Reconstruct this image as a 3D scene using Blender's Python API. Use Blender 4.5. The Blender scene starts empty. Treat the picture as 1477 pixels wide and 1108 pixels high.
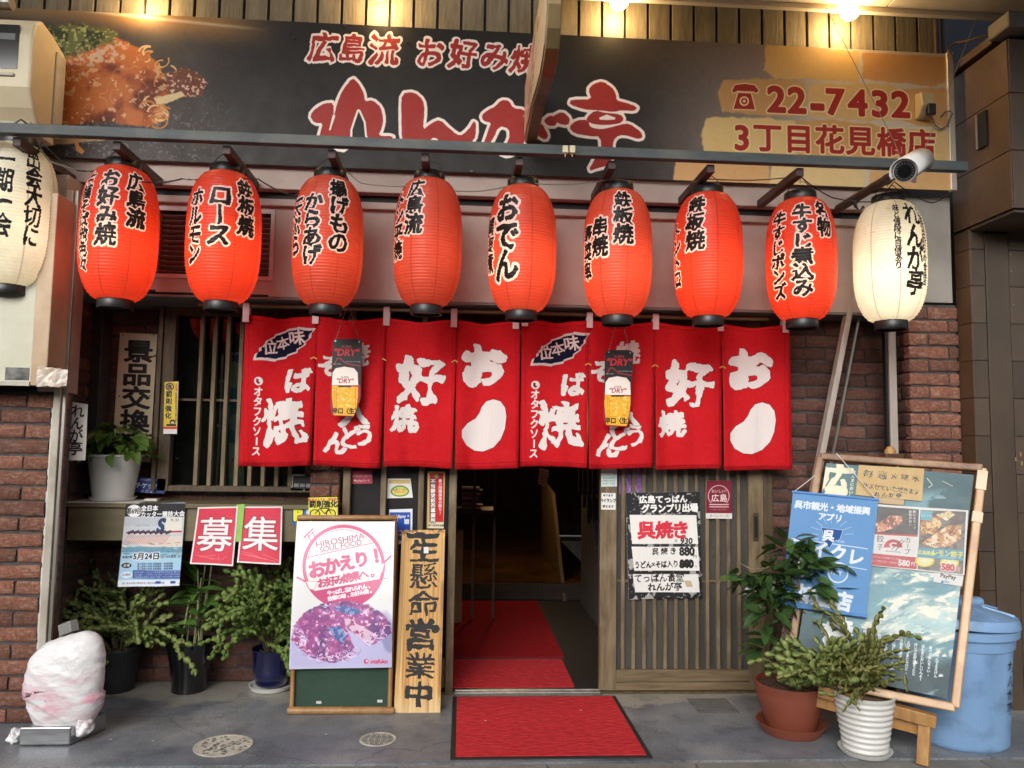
import bpy, bmesh, math, random
import numpy as np
from mathutils import Vector, Matrix

# ------------------------------------------------------------------ camera, world, sun, exposure
C = bpy.context.scene
random.seed(7)
FPX, CX, CY = 1109.0, 738.5, 554.0          # focal length and centre of the 1477 x 1108 photograph, in pixels
CAM = np.array([0.0, -4.05, 1.26586])

def cam_basis(yaw, pitch, roll):
    cyw, sy = math.cos(yaw), math.sin(yaw); cp, sp = math.cos(pitch), math.sin(pitch)
    F = np.array([sy*cp, cyw*cp, sp]); R = np.array([cyw, -sy, 0.0]); D = np.cross(F, R)
    c, s = math.cos(roll), math.sin(roll)
    return c*R + s*D, -s*R + c*D, F
CR, CD, CF = cam_basis(0.06285767, 0.07972395, -0.01555739)

cam_data = bpy.data.cameras.new('camera'); cam = bpy.data.objects.new('camera', cam_data)
C.collection.objects.link(cam); C.camera = cam
cam_data.sensor_width = 36; cam_data.lens = FPX/1477*36; cam_data.clip_start = 0.05; cam_data.clip_end = 800
cam.matrix_world = Matrix([[CR[i], -CD[i], -CF[i], CAM[i]] for i in range(3)] + [[0, 0, 0, 1]])

SUN_EL, SUN_AZ = math.radians(24), math.radians(200)     # low soft daylight from the street side
world = bpy.data.worlds.new('World'); C.world = world; world.use_nodes = True
wn = world.node_tree.nodes; wl = world.node_tree.links
sky = wn.new('ShaderNodeTexSky'); sky.sky_type = 'NISHITA'; sky.sun_disc = False
sky.sun_elevation = SUN_EL; sky.sun_rotation = SUN_AZ; sky.dust_density = 4; sky.air_density = 1.0; sky.ozone_density = 1.0
hsv = wn.new('ShaderNodeHueSaturation'); hsv.inputs['Saturation'].default_value = 0.15     # an overcast sky is nearly grey
wl.new(sky.outputs[0], hsv.inputs['Color'])
wl.new(hsv.outputs[0], wn['Background'].inputs[0]); wn['Background'].inputs[1].default_value = 0.145
sd = bpy.data.lights.new('sun', 'SUN'); sd.energy = 0.6; sd.angle = math.radians(35); sd.color = (1.0, 0.98, 0.95)
sun = bpy.data.objects.new('sun', sd); C.collection.objects.link(sun)
to_sun = Vector((math.sin(SUN_AZ)*math.cos(SUN_EL), math.cos(SUN_AZ)*math.cos(SUN_EL), math.sin(SUN_EL)))
sun.rotation_euler = (-to_sun).to_track_quat('-Z', 'Y').to_euler()
sun.location = (-2, -12, 8)
C.view_settings.view_transform = 'Standard'; C.view_settings.look = 'None'
C.view_settings.gamma = 1; C.view_settings.use_curve_mapping = False
C.view_settings.exposure = 0.5
C.cycles.max_bounces = 7; C.cycles.transparent_max_bounces = 12
C.cycles.use_denoising = True
C.cycles.sample_clamp_indirect = 6

# ------------------------------------------------------------------ measuring: a photograph pixel and a depth give a point
def ray(px, py): return CF + (px-CX)/FPX*CR + (py-CY)/FPX*CD
def P(px, py, Y):
    r = ray(px, py); return CAM + r*(Y-CAM[1])/r[1]
def G(px, py, z=0.0):
    r = ray(px, py); return CAM + r*(z-CAM[2])/r[2]
def Q(X):
    d = np.array(X, float)-CAM; return (CX+FPX*(d@CR)/(d@CF), CY+FPX*(d@CD)/(d@CF))
def onplane(px, py, p0, n, off=0.0):
    r = ray(px, py); t = ((p0-CAM)@n)/(r@n); return CAM + r*t + n*off

# ------------------------------------------------------------------ materials
def s2l(c):
    return tuple((x/12.92 if x <= .04045 else ((x+.055)/1.055)**2.4) for x in [v/255 for v in c])
MATS = {}
def mat(name, col, rough=.6, metal=0., col2=None, nscale=8., stretch=(1, 1, 1), bump=0., bscale=None, detail=6, spec=.5,
        rvar=0., lo=.35, hi=.65, randv=0., coat=0., coord='Object', dirt=None, dscale=2.0):
    """procedural surface: two-tone noise colour, roughness variation, fine bump; colours in 0-255 sRGB"""
    if name in MATS: return MATS[name]
    m = bpy.data.materials.new(name); MATS[name] = m; m.use_nodes = True
    N, L = m.node_tree.nodes, m.node_tree.links; b = N['Principled BSDF']
    b.inputs['Metallic'].default_value = metal; b.inputs['Specular IOR Level'].default_value = spec
    b.inputs['Coat Weight'].default_value = coat
    tc = N.new('ShaderNodeTexCoord'); mp = N.new('ShaderNodeMapping'); mp.inputs['Scale'].default_value = stretch
    oi = N.new('ShaderNodeObjectInfo'); ad = N.new('ShaderNodeVectorMath'); ad.operation = 'ADD'
    rs = N.new('ShaderNodeVectorMath'); rs.operation = 'SCALE'; rs.inputs[0].default_value = (37, 21, 53)
    L.new(oi.outputs['Random'], rs.inputs['Scale'])
    L.new(tc.outputs[coord], ad.inputs[0]); L.new(rs.outputs[0], ad.inputs[1]); L.new(ad.outputs[0], mp.inputs[0])
    no = N.new('ShaderNodeTexNoise'); no.inputs['Scale'].default_value = nscale; no.inputs['Detail'].default_value = detail
    no.inputs['Roughness'].default_value = .62
    L.new(mp.outputs[0], no.inputs['Vector'])
    mr = N.new('ShaderNodeMapRange'); mr.inputs['From Min'].default_value = lo; mr.inputs['From Max'].default_value = hi
    L.new(no.outputs[0], mr.inputs['Value'])
    mx = N.new('ShaderNodeMix'); mx.data_type = 'RGBA'
    c1 = s2l(col); c2 = s2l(col2) if col2 else tuple(x*.8 for x in c1)
    mx.inputs['A'].default_value = (*c1, 1); mx.inputs['B'].default_value = (*c2, 1)
    L.new(mr.outputs[0], mx.inputs['Factor']); out = mx.outputs['Result']
    if dirt:
        n2 = N.new('ShaderNodeTexNoise'); n2.inputs['Scale'].default_value = dscale; n2.inputs['Detail'].default_value = 8
        L.new(ad.outputs[0], n2.inputs['Vector'])
        m2 = N.new('ShaderNodeMapRange'); m2.inputs['From Min'].default_value = .5; m2.inputs['From Max'].default_value = .72
        m2.inputs['To Max'].default_value = .75
        L.new(n2.outputs[0], m2.inputs['Value'])
        x2 = N.new('ShaderNodeMix'); x2.data_type = 'RGBA'; x2.inputs['B'].default_value = (*s2l(dirt), 1)
        L.new(m2.outputs[0], x2.inputs['Factor']); L.new(out, x2.inputs['A']); out = x2.outputs['Result']
    if randv:
        h = N.new('ShaderNodeHueSaturation'); mm = N.new('ShaderNodeMapRange')
        mm.inputs['To Min'].default_value = 1-randv; mm.inputs['To Max'].default_value = 1+randv*.8
        L.new(oi.outputs['Random'], mm.inputs['Value']); L.new(mm.outputs[0], h.inputs['Value']); L.new(out, h.inputs['Color']); out = h.outputs[0]
    L.new(out, b.inputs['Base Color'])
    rr = N.new('ShaderNodeMapRange'); rr.inputs['To Min'].default_value = rough-rvar; rr.inputs['To Max'].default_value = rough+rvar
    L.new(no.outputs[0], rr.inputs['Value']); L.new(rr.outputs[0], b.inputs['Roughness'])
    if bump:
        nb = N.new('ShaderNodeTexNoise'); nb.inputs['Scale'].default_value = bscale or nscale*4; nb.inputs['Detail'].default_value = 8
        L.new(mp.outputs[0], nb.inputs['Vector'])
        bp = N.new('ShaderNodeBump'); bp.inputs['Strength'].default_value = bump; bp.inputs['Distance'].default_value = .01
        L.new(nb.outputs[0], bp.inputs['Height']); L.new(bp.outputs[0], b.inputs['Normal'])
    return m

def glass(name, tint=(200, 205, 200), rough=0.03, frost=0.0):
    if name in MATS: return MATS[name]
    m = bpy.data.materials.new(name); MATS[name] = m; m.use_nodes = True
    N, L = m.node_tree.nodes, m.node_tree.links; N.remove(N['Principled BSDF'])
    tr = N.new('ShaderNodeBsdfTransparent'); tr.inputs[0].default_value = (*s2l(tint), 1)
    gl = N.new('ShaderNodeBsdfGlossy'); gl.inputs['Roughness'].default_value = rough
    fr = N.new('ShaderNodeFresnel'); fr.inputs[0].default_value = 1.5
    mx = N.new('ShaderNodeMixShader'); L.new(fr.outputs[0], mx.inputs[0]); L.new(tr.outputs[0], mx.inputs[1]); L.new(gl.outputs[0], mx.inputs[2])
    L.new(mx.outputs[0], N['Material Output'].inputs[0])
    return m

def emis(name, col, strength):
    m = bpy.data.materials.new(name); MATS[name] = m; m.use_nodes = True
    N, L = m.node_tree.nodes, m.node_tree.links; b = N['Principled BSDF']
    b.inputs['Base Color'].default_value = (.9, .9, .85, 1)
    b.inputs['Emission Color'].default_value = (*s2l(col), 1); b.inputs['Emission Strength'].default_value = strength
    return m

# ------------------------------------------------------------------ painter: flat print (lettering, posters) drawn with numpy
_rng = np.random.RandomState(11)
def fbm(h, w, cells=6, octv=4, seed=0, aspect=None):
    r = np.random.RandomState(seed); out = np.zeros((h, w), np.float32); amp = 1; tot = 0
    cy = cells; cx_ = max(1, int(cells*(aspect if aspect else w/h)))
    for o in range(octv):
        g = r.rand(cy*2**o+2, cx_*2**o+2).astype(np.float32)
        y = np.linspace(0, cy*2**o, h, endpoint=False); x = np.linspace(0, cx_*2**o, w, endpoint=False)
        yi, xi = y.astype(int), x.astype(int); fy, fx = (y-yi)[:, None], (x-xi)[None, :]
        fy = fy*fy*(3-2*fy); fx = fx*fx*(3-2*fx)
        a = g[np.ix_(yi, xi)]*(1-fx)+g[np.ix_(yi, xi+1)]*fx
        b = g[np.ix_(yi+1, xi)]*(1-fx)+g[np.ix_(yi+1, xi+1)]*fx
        out += amp*(a*(1-fy)+b*fy); tot += amp; amp *= .55
    return out/tot
NT = fbm(512, 512, 16, 4, 5); NT2 = fbm(512, 512, 16, 4, 6)

def text_tris(s):
    cu = bpy.data.curves.new('glyph_source', 'FONT'); cu.body = s; cu.size = 1; cu.resolution_u = 3
    o = bpy.data.objects.new('glyph_source', cu); C.collection.objects.link(o)
    dg = bpy.context.evaluated_depsgraph_get(); ev = o.evaluated_get(dg); me = ev.to_mesh()
    me.calc_loop_triangles()
    n = len(me.vertices); co = np.empty(n*3, np.float32); me.vertices.foreach_get('co', co)
    t = np.empty(len(me.loop_triangles)*3, np.int32); me.loop_triangles.foreach_get('vertices', t)
    ev.to_mesh_clear(); bpy.data.objects.remove(o); bpy.data.curves.remove(cu)
    return co.reshape(-1, 3)[:, :2], t.reshape(-1, 3)
_gc = {}
def edt(mask, r):
    BIG = 1e6; f = np.where(mask, 0, BIG).astype(np.float32)
    for ax in (0, 1):
        g = f.copy(); n = f.shape[ax]
        for d in range(1, min(r, n-1)+1):
            if ax == 0:
                g[d:] = np.minimum(g[d:], f[:-d]+d*d); g[:-d] = np.minimum(g[:-d], f[d:]+d*d)
            else:
                g[:, d:] = np.minimum(g[:, d:], f[:, :-d]+d*d); g[:, :-d] = np.minimum(g[:, :-d], f[:, d:]+d*d)
        f = g
    return np.sqrt(np.minimum(f, (r+1)**2))
REF = None
def glyph(s):
    """signed distance field of a string in em units; returns (sdf, gs, x_left, y_top, width)"""
    global REF
    if s in _gc: return _gc[s]
    if REF is None:
        v, _ = text_tris('国'); mn, mx = v.min(0), v.max(0); REF = ((mn+mx)/2, (mx-mn).max()/.9)
    c, em = REF
    gs = 128 if len(s) == 1 else (80 if len(s) < 6 else 56)
    pad = .22
    try:
        v, t = text_tris(s)
        if len(t) == 0: raise ValueError
        v = np.array([(v[:, 0])/em, (c[1]-v[:, 1])/em]).T
        x0, x1 = v[:, 0].min(), v[:, 0].max()
    except Exception:
        _gc[s] = None; return None
    top, bot = -.55-pad, .55+pad+.1
    X0 = x0-pad; W = int((x1-x0+2*pad)*gs)+2; H = int((bot-top)*gs)
    m = np.zeros((H, W), bool); p = np.array([(v[:, 0]-X0)*gs, (v[:, 1]-top)*gs]).T
    for a, b, d in t:
        A, B, D = p[a], p[b], p[d]
        xa, xb = max(0, int(min(A[0], B[0], D[0]))), min(W, int(max(A[0], B[0], D[0]))+2)
        ya, yb = max(0, int(min(A[1], B[1], D[1]))), min(H, int(max(A[1], B[1], D[1]))+2)
        if xb <= xa or yb <= ya: continue
        X = np.arange(xa, xb)[None, :]+.5; Y = np.arange(ya, yb)[:, None]+.5
        e0 = (B[0]-A[0])*(Y-A[1])-(B[1]-A[1])*(X-A[0]); e1 = (D[0]-B[0])*(Y-B[1])-(D[1]-B[1])*(X-B[0]); e2 = (A[0]-D[0])*(Y-D[1])-(A[1]-D[1])*(X-D[0])
        m[ya:yb, xa:xb] |= ((e0 >= 0) & (e1 >= 0) & (e2 >= 0)) | ((e0 <= 0) & (e1 <= 0) & (e2 <= 0))
    r = int(gs*.2); sd_ = (edt(m, r)-edt(~m, r))/gs
    _gc[s] = (sd_.astype(np.float32), gs, X0, top, x0, x1); return _gc[s]

class Cv:
    def __init__(s, w, h, col=(255, 255, 255), quad=None):
        s.w, s.h = w, h; s.a = np.empty((h, w, 3), np.float32); s.a[:] = col; s.H = None
        if quad is not None:
            A = []; bb = []
            for (x, y), (u, v) in zip(quad, [(0, 0), (w, 0), (w, h), (0, h)]):
                A += [[x, y, 1, 0, 0, 0, -u*x, -u*y], [0, 0, 0, x, y, 1, -v*x, -v*y]]; bb += [u, v]
            s.H = np.append(np.linalg.solve(np.array(A, float), np.array(bb, float)), 1).reshape(3, 3)
    def pt(s, x, y):
        if s.H is None: return x, y
        q = s.H@np.array([x, y, 1.0]); return q[0]/q[2], q[1]/q[2]
    def sc(s, x, y):
        if s.H is None: return 1, 1
        a = s.pt(x, y); b = s.pt(x+1, y); c = s.pt(x, y+1)
        return math.hypot(b[0]-a[0], b[1]-a[1]), math.hypot(c[0]-a[0], c[1]-a[1])
    def put(s, ys, xs, cov, col, al=1.0):
        cov = (np.clip(cov, 0, 1)*al)[..., None]
        reg = s.a[ys, xs]; s.a[ys, xs] = reg*(1-cov)+np.array(col, np.float32)*cov
    def poly(s, pts, col, out=None, ow=0, al=1.0, soft=1.0, rag=0, grow=0, raw=False):
        p = np.array([s.pt(*q) if not raw else q for q in pts], float)
        k = 1 if raw or s.H is None else s.sc(*pts[0])[0]
        ow *= k; grow *= k; m = ow+abs(grow)+rag+soft+2
        x0, x1 = int(max(0, p[:, 0].min()-m)), int(min(s.w, p[:, 0].max()+m)); y0, y1 = int(max(0, p[:, 1].min()-m)), int(min(s.h, p[:, 1].max()+m))
        if x1 <= x0 or y1 <= y0: return
        X, Y = np.meshgrid(np.arange(x0, x1)+.5, np.arange(y0, y1)+.5); X = X.astype(np.float32); Y = Y.astype(np.float32)
        d2 = np.full(X.shape, 1e9, np.float32); ins = np.zeros(X.shape, bool); n = len(p)
        for i in range(n):
            ax, ay = p[i]; bx, by = p[(i+1) % n]; ex, ey = bx-ax, by-ay; L2 = ex*ex+ey*ey+1e-9
            t = np.clip(((X-ax)*ex+(Y-ay)*ey)/L2, 0, 1)
            d2 = np.minimum(d2, (X-ax-t*ex)**2+(Y-ay-t*ey)**2)
            if ay != by:
                c = ((ay > Y) != (by > Y)) & (X < (bx-ax)*(Y-ay)/(by-ay)+ax); ins ^= c
        d = np.sqrt(d2); d[ins] *= -1; d -= grow
        if rag: d = d+(NT[(Y.astype(int)*2) % 512, (X.astype(int)*2) % 512]-.5)*rag*2
        if out is not None: s.put(slice(y0, y1), slice(x0, x1), .5-(d-ow)/soft, out, al)
        if col is not None: s.put(slice(y0, y1), slice(x0, x1), .5-d/soft, col, al)
    def rect(s, x0, y0, x1, y1, col, **k): s.poly([(x0, y0), (x1, y0), (x1, y1), (x0, y1)], col, **k)
    def ell(s, x, y, rx, ry, col, n=28, rot=0, **k):
        c, q = math.cos(rot), math.sin(rot)
        s.poly([(x+rx*math.cos(t)*c-ry*math.sin(t)*q, y+rx*math.cos(t)*q+ry*math.sin(t)*c) for t in [i*2*math.pi/n for i in range(n)]], col, **k)
    def line(s, pts, w, col, **k):
        for a, b in zip(pts[:-1], pts[1:]):
            d = math.hypot(b[0]-a[0], b[1]-a[1])+1e-6; nx, ny = -(b[1]-a[1])/d*w/2, (b[0]-a[0])/d*w/2
            s.poly([(a[0]+nx, a[1]+ny), (b[0]+nx, b[1]+ny), (b[0]-nx, b[1]-ny), (a[0]-nx, a[1]-ny)], col, **k)
    def _g(s, g, cx, cy, size, szx, col, bold, out, rot, brush, slant, align, al):
        sd_, gs, X0, top, gx0, gx1 = g
        gcx = (gx0+gx1)/2 if align == 'c' else (gx0 if align == 'l' else gx1)
        if align == 'em': gcx = REF[0][0]/REF[1]
        hw = max(abs(X0-gcx), abs(X0+sd_.shape[1]/gs-gcx))*szx; hh = .9*size; R = math.hypot(hw, hh) if rot else max(hw, hh)
        ex, ey = (R, R) if rot else (hw+abs(slant)*size, hh)
        x0, x1 = int(max(0, cx-ex)), int(min(s.w, cx+ex+1)); y0, y1 = int(max(0, cy-ey)), int(min(s.h, cy+ey+1))
        if x1 <= x0 or y1 <= y0: return
        X, Y = np.meshgrid(np.arange(x0, x1)+.5, np.arange(y0, y1)+.5)
        u, v = X-cx, Y-cy
        if rot:
            c, q = math.cos(rot), math.sin(rot); u, v = u*c+v*q, -u*q+v*c
        u = u/szx; v = v/size; u = u+slant*v
        th = 0
        if brush:
            iy = (Y*256/max(size, 1)*.35+cx*3.1).astype(int) % 512; ix = (X*256/max(size, 1)*.35+cy*1.7).astype(int) % 512
            a, b = NT[iy, ix]-.5, NT2[iy, ix]-.5
            u = u+a*.16*brush; v = v+b*.16*brush; th = (NT[ix, iy]-.5)*.09*brush
        gx = np.clip((u+gcx-X0)*gs-.5, 0, sd_.shape[1]-1.001); gy = np.clip((v-top)*gs-.5, 0, sd_.shape[0]-1.001)
        ix, iy = gx.astype(int), gy.astype(int); fx, fy = gx-ix, gy-iy
        d = (sd_[iy, ix]*(1-fx)+sd_[iy, ix+1]*fx)*(1-fy)+(sd_[iy+1, ix]*(1-fx)+sd_[iy+1, ix+1]*fx)*fy
        d = (d+th-bold)*size; lim = (.19-bold)*size
        if out: s.put(slice(y0, y1), slice(x0, x1), .5-(d-min(out[0]*size, lim-1)), out[1], al)
        s.put(slice(y0, y1), slice(x0, x1), .5-d, col, al)
    def text(s, t, x, y, size, col, bold=0., out=None, vert=False, sx=1., rot=0., gap=1., brush=0., slant=0., align='c', al=1., spread=None):
        """size in em pixels; x,y = centre ('c') or left middle ('l'); vertical text starts centred on x,y"""
        if vert or spread:
            for i, ch in enumerate(t):
                if ch == ' ': continue
                dx, dy = (spread[0]*i, spread[1]*i) if spread else (0, i*gap*size)
                r = rot
                if vert and ch in 'ー―': r = math.pi/2; 
                g = glyph(ch)
                if g is None: continue
                X, Y = s.pt(x+dx, y+dy); kx, ky = s.sc(x+dx, y+dy)
                s._g(g, X, Y, size*ky, size*kx*sx, col, bold, out, r, brush, slant, 'em' if g[5]-g[4] > .3 else 'c', al)
            return
        g = glyph(t)
        if g is None: return
        X, Y = s.pt(x, y); kx, ky = s.sc(x, y)
        s._g(g, X, Y, size*ky, size*kx*sx, col, bold, out, rot, brush, slant, align, al)
    def noise(s, amp=10, cells=8, seed=1, octv=4, tint=(1, 1, 1)):
        n = (fbm(s.h, s.w, cells, octv, seed)-.5)*2*amp; s.a += n[..., None]*np.array(tint)
    def blot(s, col, thr, cells=6, seed=0, soft=.06, mask=None, al=1., octv=4):
        n = fbm(s.h, s.w, cells, octv, seed); c = np.clip((n-thr)/soft, 0, 1)*al
        if mask is not None: c = c*mask
        s.put(slice(None), slice(None), c, col)
    def mask(s, pts, soft=2, rag=0):
        t = Cv(s.w, s.h, (0, 0, 0)); t.H = s.H; t.poly(pts, (1, 1, 1), soft=soft, rag=rag); return t.a[..., 0]
    def image(s, name):
        im = bpy.data.images.new(name, s.w, s.h, alpha=False); px = np.ones((s.h, s.w, 4), np.float32)
        px[..., :3] = np.clip(s.a[::-1]/255, 0, 1); im.pixels.foreach_set(px.ravel()); im.update(); im.pack(); return im

def chaikin(pts, n=2):
    for _ in range(n):
        out = []
        for (a, b), (c, d) in zip(pts, pts[1:]+pts[:1]): out += [(a*.78+c*.22, b*.78+d*.22), (a*.22+c*.78, b*.22+d*.78)]
        pts = out
    return pts

def immat(name, cv, rough=.5, spec=.5, bump=0., coat=0., bscale=60, trans=0., ink=False):
    m = bpy.data.materials.new(name); m.use_nodes = True; N, L = m.node_tree.nodes, m.node_tree.links; b = N['Principled BSDF']
    t = N.new('ShaderNodeTexImage'); t.image = cv.image(name); t.interpolation = 'Cubic' if cv.w < 200 else 'Linear'; t.extension = 'EXTEND'
    uv = N.new('ShaderNodeTexCoord'); L.new(uv.outputs['UV'], t.inputs[0]); L.new(t.outputs[0], b.inputs['Base Color'])
    no = N.new('ShaderNodeTexNoise'); no.inputs['Scale'].default_value = 14; no.inputs['Detail'].default_value = 6; L.new(uv.outputs['Object'], no.inputs['Vector'])
    rr = N.new('ShaderNodeMapRange'); rr.inputs['To Min'].default_value = rough-.12; rr.inputs['To Max'].default_value = min(1, rough+.12)
    L.new(no.outputs[0], rr.inputs['Value']); L.new(rr.outputs[0], b.inputs['Roughness'])
    b.inputs['Specular IOR Level'].default_value = spec; b.inputs['Coat Weight'].default_value = coat
    if bump:
        nb = N.new('ShaderNodeTexNoise'); nb.inputs['Scale'].default_value = bscale; nb.inputs['Detail'].default_value = 5; L.new(uv.outputs['Object'], nb.inputs['Vector'])
        bp = N.new('ShaderNodeBump'); bp.inputs['Strength'].default_value = bump; bp.inputs['Distance'].default_value = .01
        L.new(nb.outputs[0], bp.inputs['Height']); L.new(bp.outputs[0], b.inputs['Normal'])
    if ink:
        tp_ = N.new('ShaderNodeBsdfTransparent'); mx = N.new('ShaderNodeMixShader'); bw = N.new('ShaderNodeRGBToBW'); L.new(t.outputs[0], bw.inputs[0])
        L.new(bw.outputs[0], mx.inputs[0]); L.new(b.outputs[0], mx.inputs[1]); L.new(tp_.outputs[0], mx.inputs[2]); L.new(mx.outputs[0], N['Material Output'].inputs[0])
        L.remove(b.inputs['Base Color'].links[0]); b.inputs['Base Color'].default_value = (.02, .022, .03, 1)
    if trans:
        tb = N.new('ShaderNodeBsdfTranslucent'); L.new(t.outputs[0], tb.inputs[0]); mx = N.new('ShaderNodeMixShader'); mx.inputs[0].default_value = trans
        L.new(b.outputs[0], mx.inputs[1]); L.new(tb.outputs[0], mx.inputs[2]); L.new(mx.outputs[0], N['Material Output'].inputs[0])
    return m

# ------------------------------------------------------------------ objects
def world_loc(o):
    v = Vector((0, 0, 0))
    while o is not None: v += o.location; o = o.parent
    return v
def tag(o, label=None, cat=None, group=None, kind=None):
    if label: o['label'] = label
    if cat: o['category'] = cat
    if group: o['group'] = group
    if kind: o['kind'] = kind
    return o
def thing(name, loc, label, cat, group=None):
    o = bpy.data.objects.new(name, None); o.empty_display_size = .1; C.collection.objects.link(o); o.location = loc
    return tag(o, label, cat, group)
class MB:
    def __init__(s): s.v = []; s.f = []; s.mi = []; s.uv = []; s.sm = []
    def add(s, vs, fs, mi=0, uvs=None, sm=False):
        n = len(s.v); s.v += [tuple(map(float, v)) for v in vs]
        for k, f in enumerate(fs):
            s.f.append(tuple(n+i for i in f)); s.mi.append(mi); s.sm.append(sm)
            s.uv.append([tuple(uvs[i]) for i in f] if uvs is not None else [(0, 0)]*len(f))
        return s
    def box(s, x0, x1, y0, y1, z0, z1, mi=0):
        v = [(x, y, z) for x in (x0, x1) for y in (y0, y1) for z in (z0, z1)]
        return s.add(v, [(0, 1, 3, 2), (4, 6, 7, 5), (0, 4, 5, 1), (2, 3, 7, 6), (0, 2, 6, 4), (1, 5, 7, 3)], mi)
    def hexa(s, v, mi=0):   # v: 4 bottom (ccw), 4 top
        return s.add(v, [(3, 2, 1, 0), (4, 5, 6, 7), (0, 1, 5, 4), (1, 2, 6, 5), (2, 3, 7, 6), (3, 0, 4, 7)], mi)
    def bar(s, a, b, w, h, up=(0, 0, 1), mi=0):
        a, b = Vector(a), Vector(b); d = (b-a).normalized(); u = Vector(up); sd_ = d.cross(u)
        if sd_.length < 1e-4: sd_ = d.cross(Vector((0, 1, 0)))
        sd_.normalize(); u = sd_.cross(d).normalized(); p = sd_*w/2; q = u*h/2
        return s.hexa([a-p-q, a+p-q, a+p+q, a-p+q, b-p-q, b+p-q, b+p+q, b-p+q], mi)
    def tube(s, pts, r, seg=8, mi=0, cap=True):
        pts = [Vector(p) for p in pts]; rs = r if isinstance(r, (list, tuple)) else [r]*len(pts); rings = []; ref = None
        for i, p in enumerate(pts):
            d = (pts[min(i+1, len(pts)-1)]-pts[max(i-1, 0)]).normalized()
            if ref is None: ref = Vector((0, 0, 1)) if abs(d.z) < .9 else Vector((1, 0, 0))
            a = d.cross(ref).normalized(); b = d.cross(a); ref = -b if False else ref
            rings.append([p+(a*math.cos(t)+b*math.sin(t))*rs[i] for t in [k*2*math.pi/seg for k in range(seg)]])
        vs = [v for rg in rings for v in rg]; fs = []
        for i in range(len(pts)-1):
            for k in range(seg): fs.append((i*seg+k, i*seg+(k+1) % seg, (i+1)*seg+(k+1) % seg, (i+1)*seg+k))
        if cap: fs += [tuple(range(seg))[::-1], tuple((len(pts)-1)*seg+k for k in range(seg))]
        return s.add(vs, fs, mi, sm=True)
    def lathe(s, prof, c, seg=32, mi=0, capb=True, capt=False, sx=1., sy=1.):
        vs = []; fs = []; n = len(prof)
        for r, z in prof:
            for k in range(seg):
                t = k*2*math.pi/seg; vs.append((c[0]+r*math.cos(t)*sx, c[1]+r*math.sin(t)*sy, c[2]+z))
        for i in range(n-1):
            for k in range(seg): fs.append((i*seg+k, i*seg+(k+1) % seg, (i+1)*seg+(k+1) % seg, (i+1)*seg+k))
        if capb: fs.append(tuple(range(seg))[::-1])
        if capt: fs.append(tuple((n-1)*seg+k for k in range(seg)))
        return s.add(vs, fs, mi, sm=True)
    def build(s, name, m, parent=None, bevel=0., smooth=None, auto=True, base=False):
        v = np.array(s.v); c = Vector(((v[:, 0].min()+v[:, 0].max())/2, (v[:, 1].min()+v[:, 1].max())/2, v[:, 2].min() if base else (v[:, 2].min()+v[:, 2].max())/2))
        me = bpy.data.meshes.new(name); me.from_pydata([tuple(Vector(p)-c) for p in s.v], [], s.f)
        ms = m if isinstance(m, (list, tuple)) else [m]
        for x in ms: me.materials.append(x)
        me.polygons.foreach_set('material_index', s.mi)
        sm = [bool(x) for x in s.sm] if smooth is None else [smooth]*len(s.f); me.polygons.foreach_set('use_smooth', sm)
        uv = me.uv_layers.new(name='UVMap'); flat = [c_ for f in s.uv for p in f for c_ in p]
        uv.data.foreach_set('uv', flat); me.update()
        o = bpy.data.objects.new(name, me); C.collection.objects.link(o)
        if parent is not None: o.parent = parent; o.location = c-world_loc(parent)
        else: o.location = c
        if any(sm) and auto:
            me.update(); bm = bmesh.new(); bm.from_mesh(me)
            for e in bm.edges:
                if len(e.link_faces) == 2 and e.calc_face_angle(0) > math.radians(40): e.smooth = False
            bm.to_mesh(me); bm.free()
        if bevel:
            b = o.modifiers.new('bevel', 'BEVEL'); b.width = bevel; b.segments = 2; b.limit_method = 'ANGLE'; b.harden_normals = False
        return o
def clone(o, parent=None):
    c = o.copy(); C.collection.objects.link(c); c.parent = parent
    for ch in o.children: clone(ch, c)
    return c
def board(name, q, thick, mf, ms, parent=None, n=1, warp=None, base=False):
    """thin slab whose front shows a print; q = TL, TR, BR, BL world corners (front face)"""
    q = [np.array(p, float) for p in q]; nrm = np.cross(q[3]-q[0], q[1]-q[0]); nrm /= np.linalg.norm(nrm)   # points away from the street
    if nrm[1] < 0: nrm = -nrm
    vs, uvs, fs = [], [], []
    for j in range(n+1):
        for i in range(n+1):
            u, v = i/n, j/n; p = (q[0]*(1-u)+q[1]*u)*(1-v)+(q[3]*(1-u)+q[2]*u)*v
            if warp: p = p+nrm*warp(u, v)
            vs.append(p); uvs.append((u, 1-v))
    for j in range(n):
        for i in range(n): a = j*(n+1)+i; fs.append((a, a+n+1, a+n+2, a+1))
    b = MB(); b.add(vs, fs, 0, uvs, sm=bool(warp))
    m = len(vs); bk = [v+nrm*thick for v in vs]
    rim = [i for i in range(n+1)]+[(j+1)*(n+1)+n for j in range(n)]+[n*(n+1)+n-1-i for i in range(n)]+[(n-1-j)*(n+1) for j in range(n-1)]
    b.add(bk, [tuple(reversed(f)) for f in fs], 1, sm=bool(warp))
    k = len(rim); b.add([vs[i] for i in rim]+[bk[i] for i in rim], [(i, (i+1) % k, k+(i+1) % k, k+i) for i in range(k)], 1)
    return b.build(name, [mf, ms], parent, auto=False, base=base)
def qpx(pts, Y):
    Y = Y if isinstance(Y, (list, tuple)) else [Y]*4
    return [P(x, y, yy) for (x, y), yy in zip(pts, Y)]
def canvas_for(q, res, col):
    w = int((np.linalg.norm(q[1]-q[0]))*res); h = int(np.linalg.norm(q[3]-q[0])*res)
    return Cv(max(w, 8), max(h, 8), col, quad=[Q(p) for p in q])
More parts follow.
